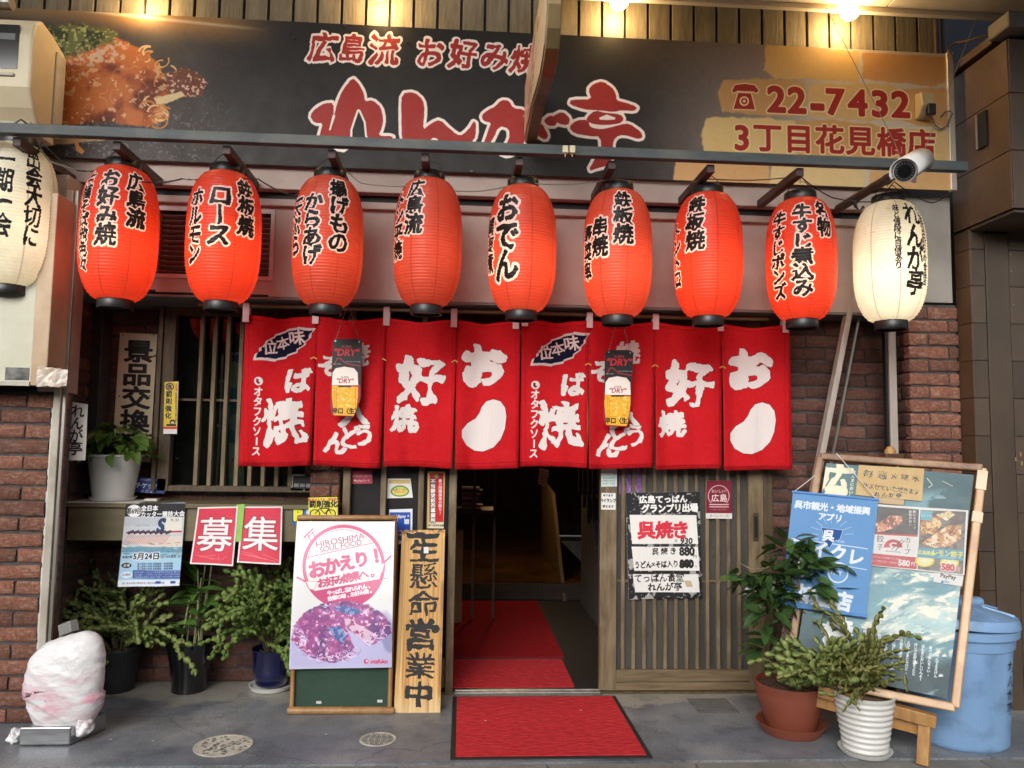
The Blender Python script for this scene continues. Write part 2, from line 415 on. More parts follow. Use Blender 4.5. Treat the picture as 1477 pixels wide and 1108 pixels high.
# ------------------------------------------------------------------ shared materials
M_conc = mat('painted_concrete', (116, 122, 130), .45, col2=(158, 160, 160), nscale=2.2, bump=.15, bscale=70, rvar=.25, lo=.42, hi=.68, dirt=(90, 93, 98), dscale=3.5, detail=9)
def paint_edge(m):
    """grey floor paint that stops short of the shop wall and shows bare pale concrete there, plus grit and hairline cracks"""
    N, L = m.node_tree.nodes, m.node_tree.links; b = N['Principled BSDF']; old = b.inputs['Base Color'].links[0].from_socket
    g = N.new('ShaderNodeNewGeometry'); sp = N.new('ShaderNodeSeparateXYZ'); L.new(g.outputs['Position'], sp.inputs[0])
    n = N.new('ShaderNodeTexNoise'); n.inputs['Scale'].default_value = 3.2; n.inputs['Detail'].default_value = 7; L.new(g.outputs['Position'], n.inputs[0])
    a = N.new('ShaderNodeMath'); a.operation = 'MULTIPLY_ADD'; a.inputs[1].default_value = .75; L.new(n.outputs[0], a.inputs[0]); L.new(sp.outputs[1], a.inputs[2])
    r = N.new('ShaderNodeMapRange'); r.inputs['From Min'].default_value = .22; r.inputs['From Max'].default_value = .27; L.new(a.outputs[0], r.inputs[0])
    x = N.new('ShaderNodeMix'); x.data_type = 'RGBA'; x.inputs['B'].default_value = (*s2l((160, 156, 146)), 1); L.new(old, x.inputs['A']); L.new(r.outputs[0], x.inputs['Factor'])
    n2 = N.new('ShaderNodeTexNoise'); n2.inputs['Scale'].default_value = 130; n2.inputs['Detail'].default_value = 4; L.new(g.outputs['Position'], n2.inputs[0])
    r2 = N.new('ShaderNodeMapRange'); r2.inputs['From Min'].default_value = .35; r2.inputs['From Max'].default_value = .62; r2.inputs['To Min'].default_value = .72; r2.inputs['To Max'].default_value = 1.08; L.new(n2.outputs[0], r2.inputs[0])
    n3 = N.new('ShaderNodeTexNoise'); n3.inputs['Scale'].default_value = 5.; n3.inputs['Detail'].default_value = 9; n3.inputs['Roughness'].default_value = .75; L.new(g.outputs['Position'], n3.inputs[0])
    r3 = N.new('ShaderNodeMapRange'); r3.inputs['From Min'].default_value = .38; r3.inputs['From Max'].default_value = .50; r3.inputs['To Min'].default_value = .70; r3.inputs['To Max'].default_value = 1.; L.new(n3.outputs[0], r3.inputs[0])
    v = N.new('ShaderNodeTexVoronoi'); v.feature = 'DISTANCE_TO_EDGE'; v.inputs['Scale'].default_value = .9; wz = N.new('ShaderNodeTexNoise'); wz.inputs['Scale'].default_value = 4; wz.inputs['Detail'].default_value = 6; L.new(g.outputs['Position'], wz.inputs[0])
    ad = N.new('ShaderNodeMix'); ad.data_type = 'VECTOR'; ad.inputs['Factor'].default_value = .25; L.new(g.outputs['Position'], ad.inputs['A']); L.new(wz.outputs[1], ad.inputs['B']); L.new(ad.outputs['Result'], v.inputs[0])
    r4 = N.new('ShaderNodeMapRange'); r4.inputs['From Min'].default_value = .0; r4.inputs['From Max'].default_value = .006; r4.inputs['To Min'].default_value = .6; L.new(v.outputs['Distance'], r4.inputs[0])
    p1 = N.new('ShaderNodeMath'); p1.operation = 'MULTIPLY'; L.new(r2.outputs[0], p1.inputs[0]); L.new(r3.outputs[0], p1.inputs[1])
    p2 = N.new('ShaderNodeMath'); p2.operation = 'MULTIPLY'; L.new(p1.outputs[0], p2.inputs[0]); L.new(r4.outputs[0], p2.inputs[1])
    h = N.new('ShaderNodeHueSaturation'); L.new(x.outputs['Result'], h.inputs['Color']); L.new(p2.outputs[0], h.inputs['Value']); L.new(h.outputs[0], b.inputs['Base Color'])
paint_edge(M_conc)
M_curb = mat('curb_concrete', (140, 138, 132), .8, col2=(112, 111, 106), nscale=5, bump=.35, bscale=80)
M_asph = mat('asphalt', (62, 62, 63), .9, col2=(78, 78, 78), nscale=60, bump=.5)
M_brick = mat('brick_clay', (112, 70, 56), .78, col2=(76, 52, 45), nscale=5, stretch=(3, 1, .7), bump=.5, bscale=45, randv=.5, dirt=(112, 90, 78), dscale=5)
M_brickr = mat('brick_clay_bright', (140, 88, 66), .75, col2=(98, 62, 50), nscale=5, stretch=(4, 1, .5), bump=.5, bscale=40, randv=.36, dirt=(156, 130, 114), dscale=6)
M_mortar = mat('mortar', (88, 84, 83), .9, col2=(60, 55, 54), nscale=14, bump=.5, bscale=80)
M_plast = mat('mauve_plaster', (174, 160, 150), .75, col2=(156, 140, 132), nscale=2.2, bump=.12, bscale=40, dirt=(112, 94, 88), dscale=1.3)
M_plastg = mat('grey_plaster', (158, 154, 146), .8, col2=(138, 132, 124), nscale=3, bump=.15, bscale=40, dirt=(112, 104, 96), dscale=3)
M_door = mat('weathered_door_wood', (126, 108, 80), .62, col2=(92, 77, 54), nscale=6, stretch=(7, 7, .7), bump=.25, bscale=24, rvar=.12, dirt=(140, 124, 100), dscale=5)
M_doorh = mat('weathered_rail_wood', (124, 106, 79), .62, col2=(94, 78, 55), nscale=6, stretch=(.7, 7, 7), bump=.25, bscale=24, rvar=.12)
M_frame = mat('dark_frame_wood', (98, 82, 56), .6, col2=(66, 54, 38), nscale=6, stretch=(6, 6, .7), bump=.25, bscale=22)
M_counter = mat('olive_counter_paint', (110, 100, 70), .55, col2=(88, 79, 54), nscale=4, stretch=(.4, 1, 3), bump=.15, bscale=30, dirt=(112, 104, 84), dscale=3)
M_black = mat('black_gap', (16, 15, 15), .7)
M_dpanel = mat('dark_panel', (36, 32, 33), .5, col2=(26, 23, 24), nscale=5, rvar=.1, bump=.05, spec=.25)
M_plank = mat('siding_wood', (120, 110, 88), .75, col2=(94, 85, 68), nscale=7, stretch=(5, 5, .6), bump=.3, bscale=22, randv=.12, dirt=(88, 77, 60), dscale=4)
M_alu = mat('aluminium', (178, 172, 164), .35, metal=.75, col2=(150, 144, 136), nscale=6, stretch=(4, 4, .3), rvar=.12, bump=.05)
M_cream = mat('cream_trim_paint', (188, 182, 168), .5, col2=(168, 160, 146), nscale=5, stretch=(3, 3, .5), bump=.1, dirt=(134, 122, 104), dscale=5)
M_steel = mat('brushed_steel', (176, 178, 180), .32, metal=1, col2=(150, 152, 155), nscale=12, stretch=(1, 1, 20), rvar=.1)
M_bracket = mat('maroon_bracket_steel', (72, 50, 46), .6, col2=(52, 36, 34), nscale=8, bump=.1)
M_beam = mat('grey_beam_paint', (70, 78, 79), .6, col2=(54, 60, 61), nscale=7, stretch=(.6, 4, 4), bump=.12, dirt=(96, 94, 86), dscale=6)
M_blk = mat('black_plastic', (24, 24, 25), .38, col2=(34, 34, 34), nscale=20, rvar=.1)
M_white = mat('white_plastic', (222, 222, 218), .38, col2=(206, 205, 198), nscale=6, rvar=.08)
M_paperw = mat('white_paper_edge', (215, 213, 206), .7)
M_soffit = mat('soffit_panel', (226, 220, 206), .6, col2=(212, 205, 190), nscale=2, bump=.04)
M_soil = mat('potting_soil', (112, 92, 70), .95, col2=(60, 46, 34), nscale=40, bump=1., bscale=90)
M_neigh = mat('neighbour_dark_panel', (84, 70, 57), .48, col2=(66, 55, 45), nscale=3, stretch=(1, 1, .4), bump=.06, rvar=.1, dirt=(64, 56, 50), dscale=3)
M_neighb = mat('neighbour_brown_panel', (96, 72, 52), .55, col2=(78, 58, 42), nscale=3, bump=.08)
M_wire = mat('dark_wire', (40, 36, 32), .6)
M_wirel = mat('pale_wire', (130, 124, 112), .6)
M_glass = glass('window_glass', (190, 196, 190), .02)
M_frost = mat('frosted_door_glass', (86, 84, 80), .28, col2=(66, 64, 62), nscale=2.5, stretch=(1, 1, .4), rvar=.1, bump=.03)

# ------------------------------------------------------------------ ground and overhead roof of the arcade
def structure(name, m, b): o = b.build(name, m, base=True, auto=False); return tag(o, kind='structure')
structure('road', M_asph, MB().box(-300, 300, -600, -1.35, -.30, -.12))
structure('ground', M_curb, MB().box(-300, 300, 6.5, 600, -.30, -.02))
structure('pavement', M_conc, MB().box(-12, 12, -.865, .25, -.2, 0))
cs = [(x*.6-.23-12*.6) for x in range(26)]
cu = thing('kerb', (0, -1.0, -.2), 'line of pale concrete kerb blocks along the front edge of the shop floor', 'kerb')
for x in cs:
    MB().box(x, x+.594, -1.35, -.872, -.2, -.004).build('kerb_block', M_curb, cu, bevel=.006)

ob = MB().box(-30, 30, -19, -14.2, -.12, 4.4)
for k in range(13): ob.box(-28+4.4*k, -25+4.4*k, -14.2, -14.1, -.12, 2.7).box(-28.2+4.4*k, -24.8+4.4*k, -14.2, -13.6, 2.9, 3.1)
structure('opposite_street_front', mat('opposite_wall', (74, 66, 60), .8, col2=(50, 46, 44), nscale=.5), ob)  # unseen houses opposite, added so the window panes reflect less bright sky
B0 = thing('restaurant_building', (0.3, .1, 0), 'restaurant front with brick walls, mauve upper wall and lattice entrance door', 'building')
def part(name, b, m, parent=None, **k): return b.build(name, m, parent or B0, **k)

# ---- bricks: every visible brick is an object; meshes are shared
_bm = []
def brick_meshes(mt, tagn):
    out = []
    for k in range(7):
        r = random.Random(k*13+5); b = MB(); L, D, H = .5, .5, .5; n = 2
        xs = [-.5, -.46, -.15, .18, .46, .5]; zs = [-.5, -.38, .0, .38, .5]; vs = []; fs = []
        for j, z in enumerate(zs):
            for i, x in enumerate(xs):
                edge = (i in (0, 5)) or (j in (0, 4))
                dy = .09 if edge else 0
                if i in (0, 5) and j in (0, 4): dy = .16
                vs.append((x+r.uniform(-.012, .012)*(1 if edge else 0), -.5+dy+r.uniform(-.05, .05), z+r.uniform(-.05, .05)*(1 if edge else .3)))
        for j in range(4):
            for i in range(5): a = j*6+i; fs.append((a, a+1, a+7, a+6))
        nf = len(fs); rim = [0, 1, 2, 3, 4, 5, 11, 17, 23, 29, 28, 27, 26, 25, 24, 18, 12, 6]; kk = len(rim)
        m0 = len(vs); vs += [vs[i] for i in rim]; m1 = len(vs); vs += [(vs[i][0], .5, vs[i][2]) for i in rim]
        for i in range(kk): fs.append((m0+i, m1+i, m1+(i+1) % kk, m0+(i+1) % kk))
        me = bpy.data.meshes.new('brick'); me.from_pydata(vs, [], fs); me.materials.append(mt)
        me.polygons.foreach_set('use_smooth', [i < nf for i in range(len(fs))]); me.update()
        out.append(me)
    return out
BM1, BM2 = brick_meshes(M_brick, 'a'), brick_meshes(M_brickr, 'b')
PITCH = .070
def bricks(parent, origin, d, nrm, L, z0, z1, meshes, off=0, skip=None, corner0=False, corner1=False):
    """lay courses on a wall face: origin = start of face at z 0, d = direction along, nrm = outward normal"""
    o_, d_, n_ = Vector(origin), Vector(d).normalized(), Vector(nrm).normalized()
    rot = Matrix((( d_.x, -n_.x, 0), (d_.y, -n_.y, 0), (0, 0, 1))).to_euler()
    for j in range(int(z0/PITCH+.5), int(z1/PITCH+.01)):
        z = j*PITCH+PITCH/2; x = -((j+off) % 2)*.11
        while x < L-.012:
            a, b = max(0, x), min(L, x+.21); x += .22
            if L-b < .03: b = L
            if b-a < .03: continue
            if skip and skip((a+b)/2, z): continue
            me = random.choice(meshes)
            o = bpy.data.objects.new('brick', me); C.collection.objects.link(o); o.parent = parent
            p = o_+d_*((a+b)/2)-n_*random.uniform(.0225, .0272); p.z = z
            o.location = p-world_loc(parent); o.rotation_euler = rot
            o.rotation_euler.y += random.uniform(-.012, .012)
            o.scale = (b-a, .05, .058+random.uniform(-.002, .002))
def wallpart(name, b, m): return part(name, b, m, auto=False)

YI = .2                                            # left recessed wall
# left pillar (front face and returning side face)
LPX = -1.83
LIX = -1.94
w = wallpart('left_brick_pillar', MB().box(-2.9, LPX-.010, -.39, -.30, 0, 1.48), M_mortar)
bricks(w, (-2.32, -.402, 0), (1, 0, 0), (0, -1, 0), 2.32+LPX, 0, 1.47, BM2, 1)
w = wallpart('side_brick_return', MB().box(-2.9, LIX-.010, -.30, YI+.012, 0, 1.985), M_mortar)
bricks(w, (LIX, -.298, 0), (0, 1, 0), (1, 0, 0), .495, 0, 1.98, BM1, 0)
w = wallpart('recessed_brick_wall', MB().box(LIX-.012, -.62, YI+.010, YI+.1, 0, 1.98), M_mortar)
WX0, WX1, WZ0, WZ1 = -1.56, -.80, 1.0, 1.98         # lattice window opening
bricks(w, (LIX, YI, 0), (1, 0, 0), (0, -1, 0), WX0-.04-LIX, 0, 1.97, BM1, 0)
bricks(w, (WX0-.04, YI, 0), (1, 0, 0), (0, -1, 0), -.62-WX0+.04, 0, .98, BM1, 1)
bricks(w, (WX1+.05, YI, 0), (1, 0, 0), (0, -1, 0), -.62-WX1-.05, .98, 1.97, BM1, 1)
# upper left: plastered side return and dark post
part('dark_post', MB().box(P(112, 600, .06)[0], P(141, 600, .06)[0], .06, .17, .98, 1.98), mat('dark_post_paint', (44, 42, 42), .5), bevel=.004)
# small pier right of the window
w = wallpart('narrow_brick_pier', MB().box(-.78, -.632, .012, .19, 0, 1.95), M_mortar)
bricks(w, (-.78, 0, 0), (1, 0, 0), (0, -1, 0), .148, 0, 1.9, BM2, 1)
# right wall and right pillar
RPX = 2.32
w = wallpart('right_brick_wall', MB().box(1.64, RPX+.012, .012, .14, 0, 2.04), M_mortar)
bricks(w, (1.64, 0, 0), (1, 0, 0), (0, -1, 0), RPX-1.64, 0, 2.03, BM1, 0)
w = wallpart('right_brick_pillar', MB().box(RPX+.012, 2.585, -.188, .3, 0, 2.04), M_mortar)
bricks(w, (RPX, -.20, 0), (1, 0, 0), (0, -1, 0), .27, 0, 2.04, BM2, 1)
bricks(w, (RPX, 0, 0), (0, -1, 0), (-1, 0, 0), .19, 0, 2.04, BM1, 1)

# ---- upper wall: plaster fascia with soffit, ledge and a joint line
YP = -.2
ZP = 1.985
VX0, VX1 = P(228, 0, YP)[0], P(389, 0, YP)[0]
VZ1, VZ0 = P(300, 306, YP)[2], P(300, 397, YP)[2]
VX0, VX1 = P(228, 350, YP)[0], P(390, 350, YP)[0]
part('upper_wall', MB().box(-2.9, VX0, YP, .12, ZP+.02, 2.76).box(VX1, 2.24, YP, .12, ZP, 2.76).box(VX0, VX1, YP, .12, VZ1, 2.76).box(VX0, VX1, YP, .12, ZP+.01, VZ0)
     .box(VX0, VX1, -.05, .12, VZ0, VZ1), M_plast)
part('upper_wall_end', MB().box(2.243, 2.56, YP-.004, .12, 2.05, 2.615), M_plastg)
part('shadow_joint', MB().box(-2.9, 2.24, YP-.004, YP-.0015, 2.476, 2.514), M_black)  # flat black strip laid on the wall in place of an open gap's shade
part('ledge_strip', MB().box(-2.9, 2.24, YP-.03, YP-.002, 2.44, 2.475), M_plast, bevel=.004)
part('sign_backing_band', MB().box(-2.9, 2.24, YP-.06, YP-.002, 2.515, 2.70), M_plast, bevel=.003)
part('recess_soffit', MB().box(-2.9, 2.3, YP+.002, .25, ZP-.012, ZP-.002), mat('soffit_grey', (112, 108, 104), .8))
# ventilation opening
v = part('vent_frame', MB().box(VX0-.02, VX0, YP-.008, YP+.03, VZ0-.02, VZ1+.02).box(VX1, VX1+.02, YP-.008, YP+.03, VZ0-.02, VZ1+.02)
         .box(VX0, VX1, YP-.008, YP+.03, VZ1, VZ1+.02).box(VX0, VX1, YP-.008, YP+.03, VZ0-.02, VZ0), mat('vent_frame_paint', (176, 158, 152), .5))
MB().box(VX0, VX1, -.075, -.055, VZ0, VZ1).build('vent_back', M_black, v)
for k in range(12):
    z = VZ0+.012+k*(VZ1-VZ0-.01)/12
    MB().bar((VX0, YP+.03, z), (VX1, YP+.03, z), .03, .003, up=(0, .5, 1)).build('vent_slat', mat('vent_slat_metal', (120, 104, 98), .5), v)
# ---- siding planks above the sign
sid = part('siding_backing', MB().box(-2.9, 2.50, -.215, -.2, 2.9, 3.9), M_black)
xp = -2.85
while xp < 2.44:
    b = MB().box(xp, xp+.108, -.236-random.uniform(0, .003), -.218, 3.2, 3.85); b.build('plank', M_plank, sid, bevel=.002)
    b = MB().box(xp+.108, xp+.122, -.226, -.218, 3.2, 3.85); xp += .122
part('end_pipe', MB().tube([(2.49, -.24, 3.3), (2.49, -.24, 3.9)], .012, 8).tube([(2.525, -.24, 3.3), (2.525, -.24, 3.9)], .009, 8), M_bracket)

# ---- beam rack: lantern beam with brackets
BR = thing('lantern_rack', (0.25, -.75, 2.6), 'long grey steel beam on maroon brackets from which the lanterns hang', 'rack')
ZB = 2.568
MB().box(-2.6, 2.275, -.775, -.735, ZB-.022, ZB+.022).build('beam', M_beam, BR, bevel=.003)
brx = []
for px in (20, 165, 325, 478, 613, 750, 884, 1027, 1156):
    x = P(px, 212, -.75)[0]; brx.append(x)
    MB().box(x-.017, x+.017, -.734, YP-.062, ZB-.062, ZB-.024).build('bracket', M_bracket, BR, bevel=.002)
x = P(1288, 250, -.75)[0]
MB().tube([(x, -.80, ZB-.05), (x-.01, YP-.03, ZB-.05)], .022, 14).build('pipe_bracket', M_bracket, BR)
for yy in (-.7, -.58, -.4): MB().tube([(x, yy-.008, ZB-.05), (x, yy+.008, ZB-.05)], .025, 14).build('pipe_collar', M_blk, BR)
MB().tube([(x-.02, -.45, ZB-.07), (x-.02, -.45, ZB-.10), (x+.0, -.45, ZB-.12), (x+.02, -.45, ZB-.10)], .008, 8).build('hook', M_blk, BR)

# ---- entrance: frame posts, sidelights, threshold, sliding lattice door
def vpost(px0, px1, z0, z1, y0=-.02, y1=.06, m=M_door, name='door_post'):
    x0, x1 = P(px0, 840, y0)[0], P(px1, 840, y0)[0]
    return part(name, MB().box(x0, x1, y0, y1, z0, z1), m, bevel=.003)
ZT = 1.965
for a, b in ((490, 501), (545, 553), (600, 608)): vpost(a, b, 0.03, ZT, name='sidelight_post')
vpost(645, 656, .0, ZT, -.03, .07)
vpost(1103, 1116, .0, ZT, -.02, .07, M_frame, 'door_jamb')
for a, b in ((501, 545), (553, 600), (608, 645)):
    x0, x1 = P(a, 840, .02)[0], P(b, 840, .02)[0]
    part('sidelight_panel', MB().box(x0+.001, x1-.001, .025, .035, .17, ZT), M_dpanel)
    part('sidelight_sill', MB().box(x0+.001, x1-.001, -.015, .05, .03, .17), M_door, bevel=.003)
part('transom', MB().box(-.62, 1.66, 0.08, .12, 1.88, ZT+.02), M_frame, bevel=.003)
DX0, DX1 = P(865, 840, -.005)[0], P(1102, 840, -.005)[0]
DR = thing('sliding_door', ((DX0+DX1)/2, 0, 0), 'weathered wooden lattice sliding door beside the open entrance', 'door')
DR.parent = B0; DR.location = Vector(((DX0+DX1)/2, 0, 0))-B0.location; del DR['category']; del DR['label']
x1 = P(889, 840, -.005)[0]; x2 = P(1080, 840, -.005)[0]
MB().box(DX0, x1, -.01, .03, .012, ZT-.01).build('stile', M_door, DR, bevel=.003)
MB().box(x2, DX1, -.01, .03, .012, ZT-.01).build('stile', M_door, DR, bevel=.003)
zr = P(980, 966, -.005)[2]
MB().box(x1, x2, -.008, .028, .012, zr*.45).build('rail', M_doorh, DR, bevel=.002)
MB().box(x1, x2, -.006, .028, zr*.45+.002, zr).build('rail', M_doorh, DR, bevel=.002)
MB().box(x1, x2, -.008, .028, ZT-.1, ZT-.01).build('rail', M_doorh, DR, bevel=.002)
zc = P(980, 838, .01)[2]
MB().box(x1, x2, .004, .012, zc-.006, zc+.006).build('cross_rail', M_doorh, DR)
MB().box(x1, x2, .0145, .020, zr+.001, ZT-.101).build('pane', M_frost, DR)
for k in range(12):
    x = P(898.5+15.25*k, 840, -.005)[0]
    MB().box(x-.0095, x+.0095, -.006, .0138, zr+.002, ZT-.102).build('slat', M_door, DR, bevel=.0015)
hx, hz = P(1090, 760, -.01)[0], P(1090, 760, -.01)[2]
MB().box(hx-.016, hx+.016, -.0135, -.0105, hz-.075, hz+.075).build('handle', mat('handle_plate', (96, 86, 70), .4, metal=.5), DR, bevel=.002)
MB().box(hx-.008, hx+.008, -.0155, -.0137, hz-.055, hz+.055).build('handle_recess', M_black, DR)
part('threshold', MB().box(P(656, 997, 0)[0], P(864, 997, 0)[0], -.045, .02, .002, .016).box(P(656, 997, 0)[0], P(864, 997, 0)[0], -.02, -.012, .016, .022), M_alu, bevel=.002)
part('door_track', MB().box(DX0-.001, 1.66, -.03, .05, .001, .010), M_frame)

# ---- lattice window
WN = part('lattice_window', MB().box(WX0-.03, WX0+.03, .10, .16, WZ0, WZ1).box(WX1-.03, WX1+.03, .10, .16, WZ0, WZ1)
          .box(WX0+.03, WX1-.03, .10, .16, WZ1-.05, WZ1).box(WX0+.03, WX1-.03, .10, .16, WZ0, WZ0+.03), M_frame, bevel=.003)
part('window_jamb', MB().box(WX0-.052, WX0-.032, .085, .20, WZ0, WZ1), M_frame)
part('window_jamb', MB().box(WX1+.032, WX1+.05, .085, .20, WZ0, WZ1), M_frame)
for px in [287+19.3*k for k in range(8)]:
    x = P(px, 580, .10)[0]
    MB().box(x-.0105, x+.0105, .095, .1255, WZ0+.031, WZ1-.051).build('slat', M_door, WN, bevel=.002)
zc = P(300, 577, .12)[2]
MB().box(WX0+.031, WX1-.031, .126, .134, zc-.006, zc+.006).build('cross_rail', M_frame, WN)
MB().box(WX0+.031, WX1-.031, .145, .150, WZ0+.031, WZ1-.051).build('pane', M_glass, WN)

# ---- counter box under the window
KZ1, KZ0 = P(300, 727, -.1)[2], P(300, 781, -.1)[2]
part('counter', MB().box(LIX+.01, -.64, -.10, YI-.002, KZ0, KZ1-.024), M_counter, bevel=.003)
part('counter_top', MB().box(LIX+.004, -.625, -.115, YI-.002, KZ1-.022, KZ1), M_counter, bevel=.003)

# ---- left side: metal post, mauve trim, board box above the pillar
part('metal_post', MB().box(LPX-.035, LPX-.003, -.425, -.385, .0, 2.42), M_cream, bevel=.003)
part('post_edge_strip', MB().box(LPX+.003, LPX+.018, -.42, -.405, .0, 2.42), M_alu, bevel=.002)
part('mauve_trim', MB().box(LPX-.12, LPX-.038, -.405, -.2, 1.48, 2.5), M_plast, bevel=.004)
part('side_plaster', MB().box(LIX-.3, LIX, -.30, -.19, 1.99, 2.5), M_plast)
cz = MB(); rr_ = random.Random(3)
z = .1
while z < 1.4:
    h = rr_.uniform(.01, .03); cz.box(LPX-.046-rr_.uniform(0, .005), LPX-.034, -.410, -.38, z, z+h+.004); z += h
part('sealant_bead', cz, mat('sealant', (206, 202, 194), .5, bump=.3, bscale=30), bevel=.004)

# ---- neighbouring dark building
NB = thing('neighbour_building', (3.3, -.3, 0), 'dark brown panelled building to the right of the restaurant with an overhanging upper storey', 'building')
NX = 2.6
NB_ = MB().box(NX+.01, 5.5, -.285, 3, 0, 2.42).box(NX+.01, 5.5, -.61, 3, 2.425, 3.28); nb = NB_.build('core', mat('neighbour_core', (40, 34, 30), .7), NB)
# front panels (lower), joints every 0.19 m
xs = [(NX, NX+.075), (NX+.205, NX+.60), (NX+.605, NX+1.1)]
k = 0
for (a, b) in xs:
    z = .0
    while z < 2.4:
        h = .193; MB().box(a+.001, b-.001, -.3, -.286, z+.0015, min(z+h, 2.42)-.0015).build('panel', M_neigh, NB, bevel=.001); z += h
MB().box(NX+.077, NX+.2, -.305, -.286, 0, 2.40).build('post', M_neigh, NB, bevel=.002)
z = 0
while z < 2.4:
    MB().box(NX-.004, NX+.0085, -.298, -.18, z+.0015, min(z+.193, 2.42)-.0015).build('side_panel', M_neighb, NB); z += .193
z = 2.43
for h in (.285, .285, .27):
    MB().box(NX-.006, NX+.009, -.62, -.18, z+.002, z+h-.002).build('side_panel', M_neighb, NB, bevel=.001)
    for a in range(3): MB().box(NX+.001+a*.5, NX+a*.5+.497, -.626, -.612, z+.002, z+h-.002).build('panel', M_neigh, NB, bevel=.001)
    z += h
MB().box(NX+.001, 5.5, -.62, -.30, 2.412, 2.422).build('soffit', M_neigh, NB)
wz = P(1420, 175, -.45); MB().box(NX-.02, NX-.007, -.475, -.40, 2.80, 2.98).build('window', M_black, NB); MB().box(NX-.022, NX-.0075, -.415, -.4, 2.8, 2.98).build('window_frame', M_alu, NB)
MB().box(NX-.05, 5.5, -.70, -.55, 3.29, 3.37).build('gutter', mat('gutter_metal', (112, 106, 98), .5), NB, bevel=.01)
MB().box(NX-.03, NX+.02, -.55, -.2, 3.285, 3.33).build('eave_trim', M_neighb, NB, bevel=.004)
for (px, py) in ((1472, 655), (1465, 662), (1462, 670), (1455, 655), (1474, 668)):
    p = P(px, py, -.302); MB().box(p[0]-.003, p[0]+.003, -.3025, -.3005, p[2]-.012, p[2]+.008).build('scratch', mat('bare_wood_chip', (176, 140, 90), .8), NB)
for (px, py) in ((1417, 585), (1417, 598), (1470, 585), (1470, 627), (1470, 641), (1458, 367), (1459, 352), (1459, 391), (1462, 440)):
    p = P(px, py, -.302); MB().tube([(p[0], -.3035, p[2]), (p[0], -.300, p[2])], .0035, 8).build('screw', M_steel, NB)

# ---- dark sheet filling the blue-black gap over the neighbour, arcade roof soffit
part('dark_gap_sheet', MB().box(2.5, 9, .4, .5, 2.3, 5), mat('dark_gap_fill', (22, 24, 30), .95, spec=.1))
SF = thing('arcade_roof', (1, -1.5, 3.55), 'beige arcade ceiling panel running above the shopfront at the top right', 'roof')
for i in range(5):
    MB().box(.40+i*1.75, .40+i*1.75+1.744, -2.7, -.36, 3.56, 3.62).build('ceiling_panel', M_soffit, SF, bevel=.002)
MB().box(.38, 9.2, -.358, -.325, 3.535, 3.64).build('edge_trim', M_soffit, SF, bevel=.004)
MB().box(-6, .37, -2.7, -.9, 3.9, 3.96).build('ceiling_panel', M_soffit, SF)
MB().box(.38, 9.2, -2.7, -.3, 3.66, 3.7).build('roof_deck', M_soffit, SF)

# ---- interior room
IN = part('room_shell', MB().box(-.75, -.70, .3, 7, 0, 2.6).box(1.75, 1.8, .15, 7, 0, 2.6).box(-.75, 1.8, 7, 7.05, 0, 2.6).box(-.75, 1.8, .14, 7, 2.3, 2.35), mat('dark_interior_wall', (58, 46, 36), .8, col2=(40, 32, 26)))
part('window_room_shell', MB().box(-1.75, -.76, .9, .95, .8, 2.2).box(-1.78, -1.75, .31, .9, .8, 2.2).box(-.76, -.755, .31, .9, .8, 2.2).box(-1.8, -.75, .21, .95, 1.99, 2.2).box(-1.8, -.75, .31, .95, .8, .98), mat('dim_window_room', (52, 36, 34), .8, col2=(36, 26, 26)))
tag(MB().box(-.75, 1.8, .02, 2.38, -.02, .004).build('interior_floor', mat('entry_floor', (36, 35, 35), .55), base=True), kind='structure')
part('inner_step', MB().box(-.7, 1.2, 2.38, 2.42, .004, .13), mat('step_wood', (62, 46, 32), .5, col2=(44, 34, 24), stretch=(.5, 4, 4)))
part('raised_floor', MB().box(-.7, 1.2, 2.42, 7, .0, .13), mat('polished_floor', (116, 82, 44), .2, col2=(64, 44, 24), nscale=3, rvar=.12, bump=.1, bscale=6))
# right inner stair wall
a_, b_ = G(812, 868), G(781, 815); nn_ = np.array((b_[1]-a_[1], -(b_[0]-a_[0]), 0)); nn_ /= np.linalg.norm(nn_)
tops = [onplane(796, 712, a_, nn_), onplane(781, 690, a_, nn_)]; th_ = np.array((.03, 0, 0))
part('stair_wall', MB().hexa([a_, b_, b_+th_, a_+th_, tops[0], tops[1], tops[1]+th_, tops[0]+th_]), mat('cream_inner_wall', (122, 102, 72), .6))
for i in range(5):
    part('stair_step', MB().box(.98, 1.3, .75+i*.3, 1.05+i*.3, .0, .19+i*.17), mat('stair_side', (84, 80, 74), .8), bevel=.004)
for i in range(7):
    part('baluster', MB().box(.93, .955, .75+i*.22, .775+i*.22, .3+i*.1, 1.9), mat('blue_grey_baluster', (50, 54, 64), .5))
# ------------------------------------------------------------------ main sign
RED = (156, 42, 36); CRM = (240, 228, 220); INK = (24, 22, 22); WHT = (232, 231, 228)
SX0, SX1, SZ0, SZ1, SY = -2.32, 2.505, 2.622, 3.36, -.30
sq = [np.array((SX0, SY, SZ1)), np.array((SX1, SY, SZ1)), np.array((SX1, SY, SZ0)), np.array((SX0, SY, SZ0))]
cv = canvas_for(sq, 480, (30, 28, 27))
def grid_px(cv):
    Hi = np.linalg.inv(cv.H); X, Y = np.meshgrid(np.arange(cv.w)+.5, np.arange(cv.h)+.5)
    q = np.einsum('ij,jhw->ihw', Hi, np.stack([X, Y, np.ones_like(X)])); return q[0]/q[2], q[1]/q[2]
PX, PY = grid_px(cv)
def mixin(cv, col, f): f = np.clip(f, 0, 1)[..., None]; cv.a = cv.a*(1-f)+np.array(col, np.float32)*f
def sstep(a, b, x): t = np.clip((x-a)/(b-a), 0, 1); return t*t*(3-2*t)
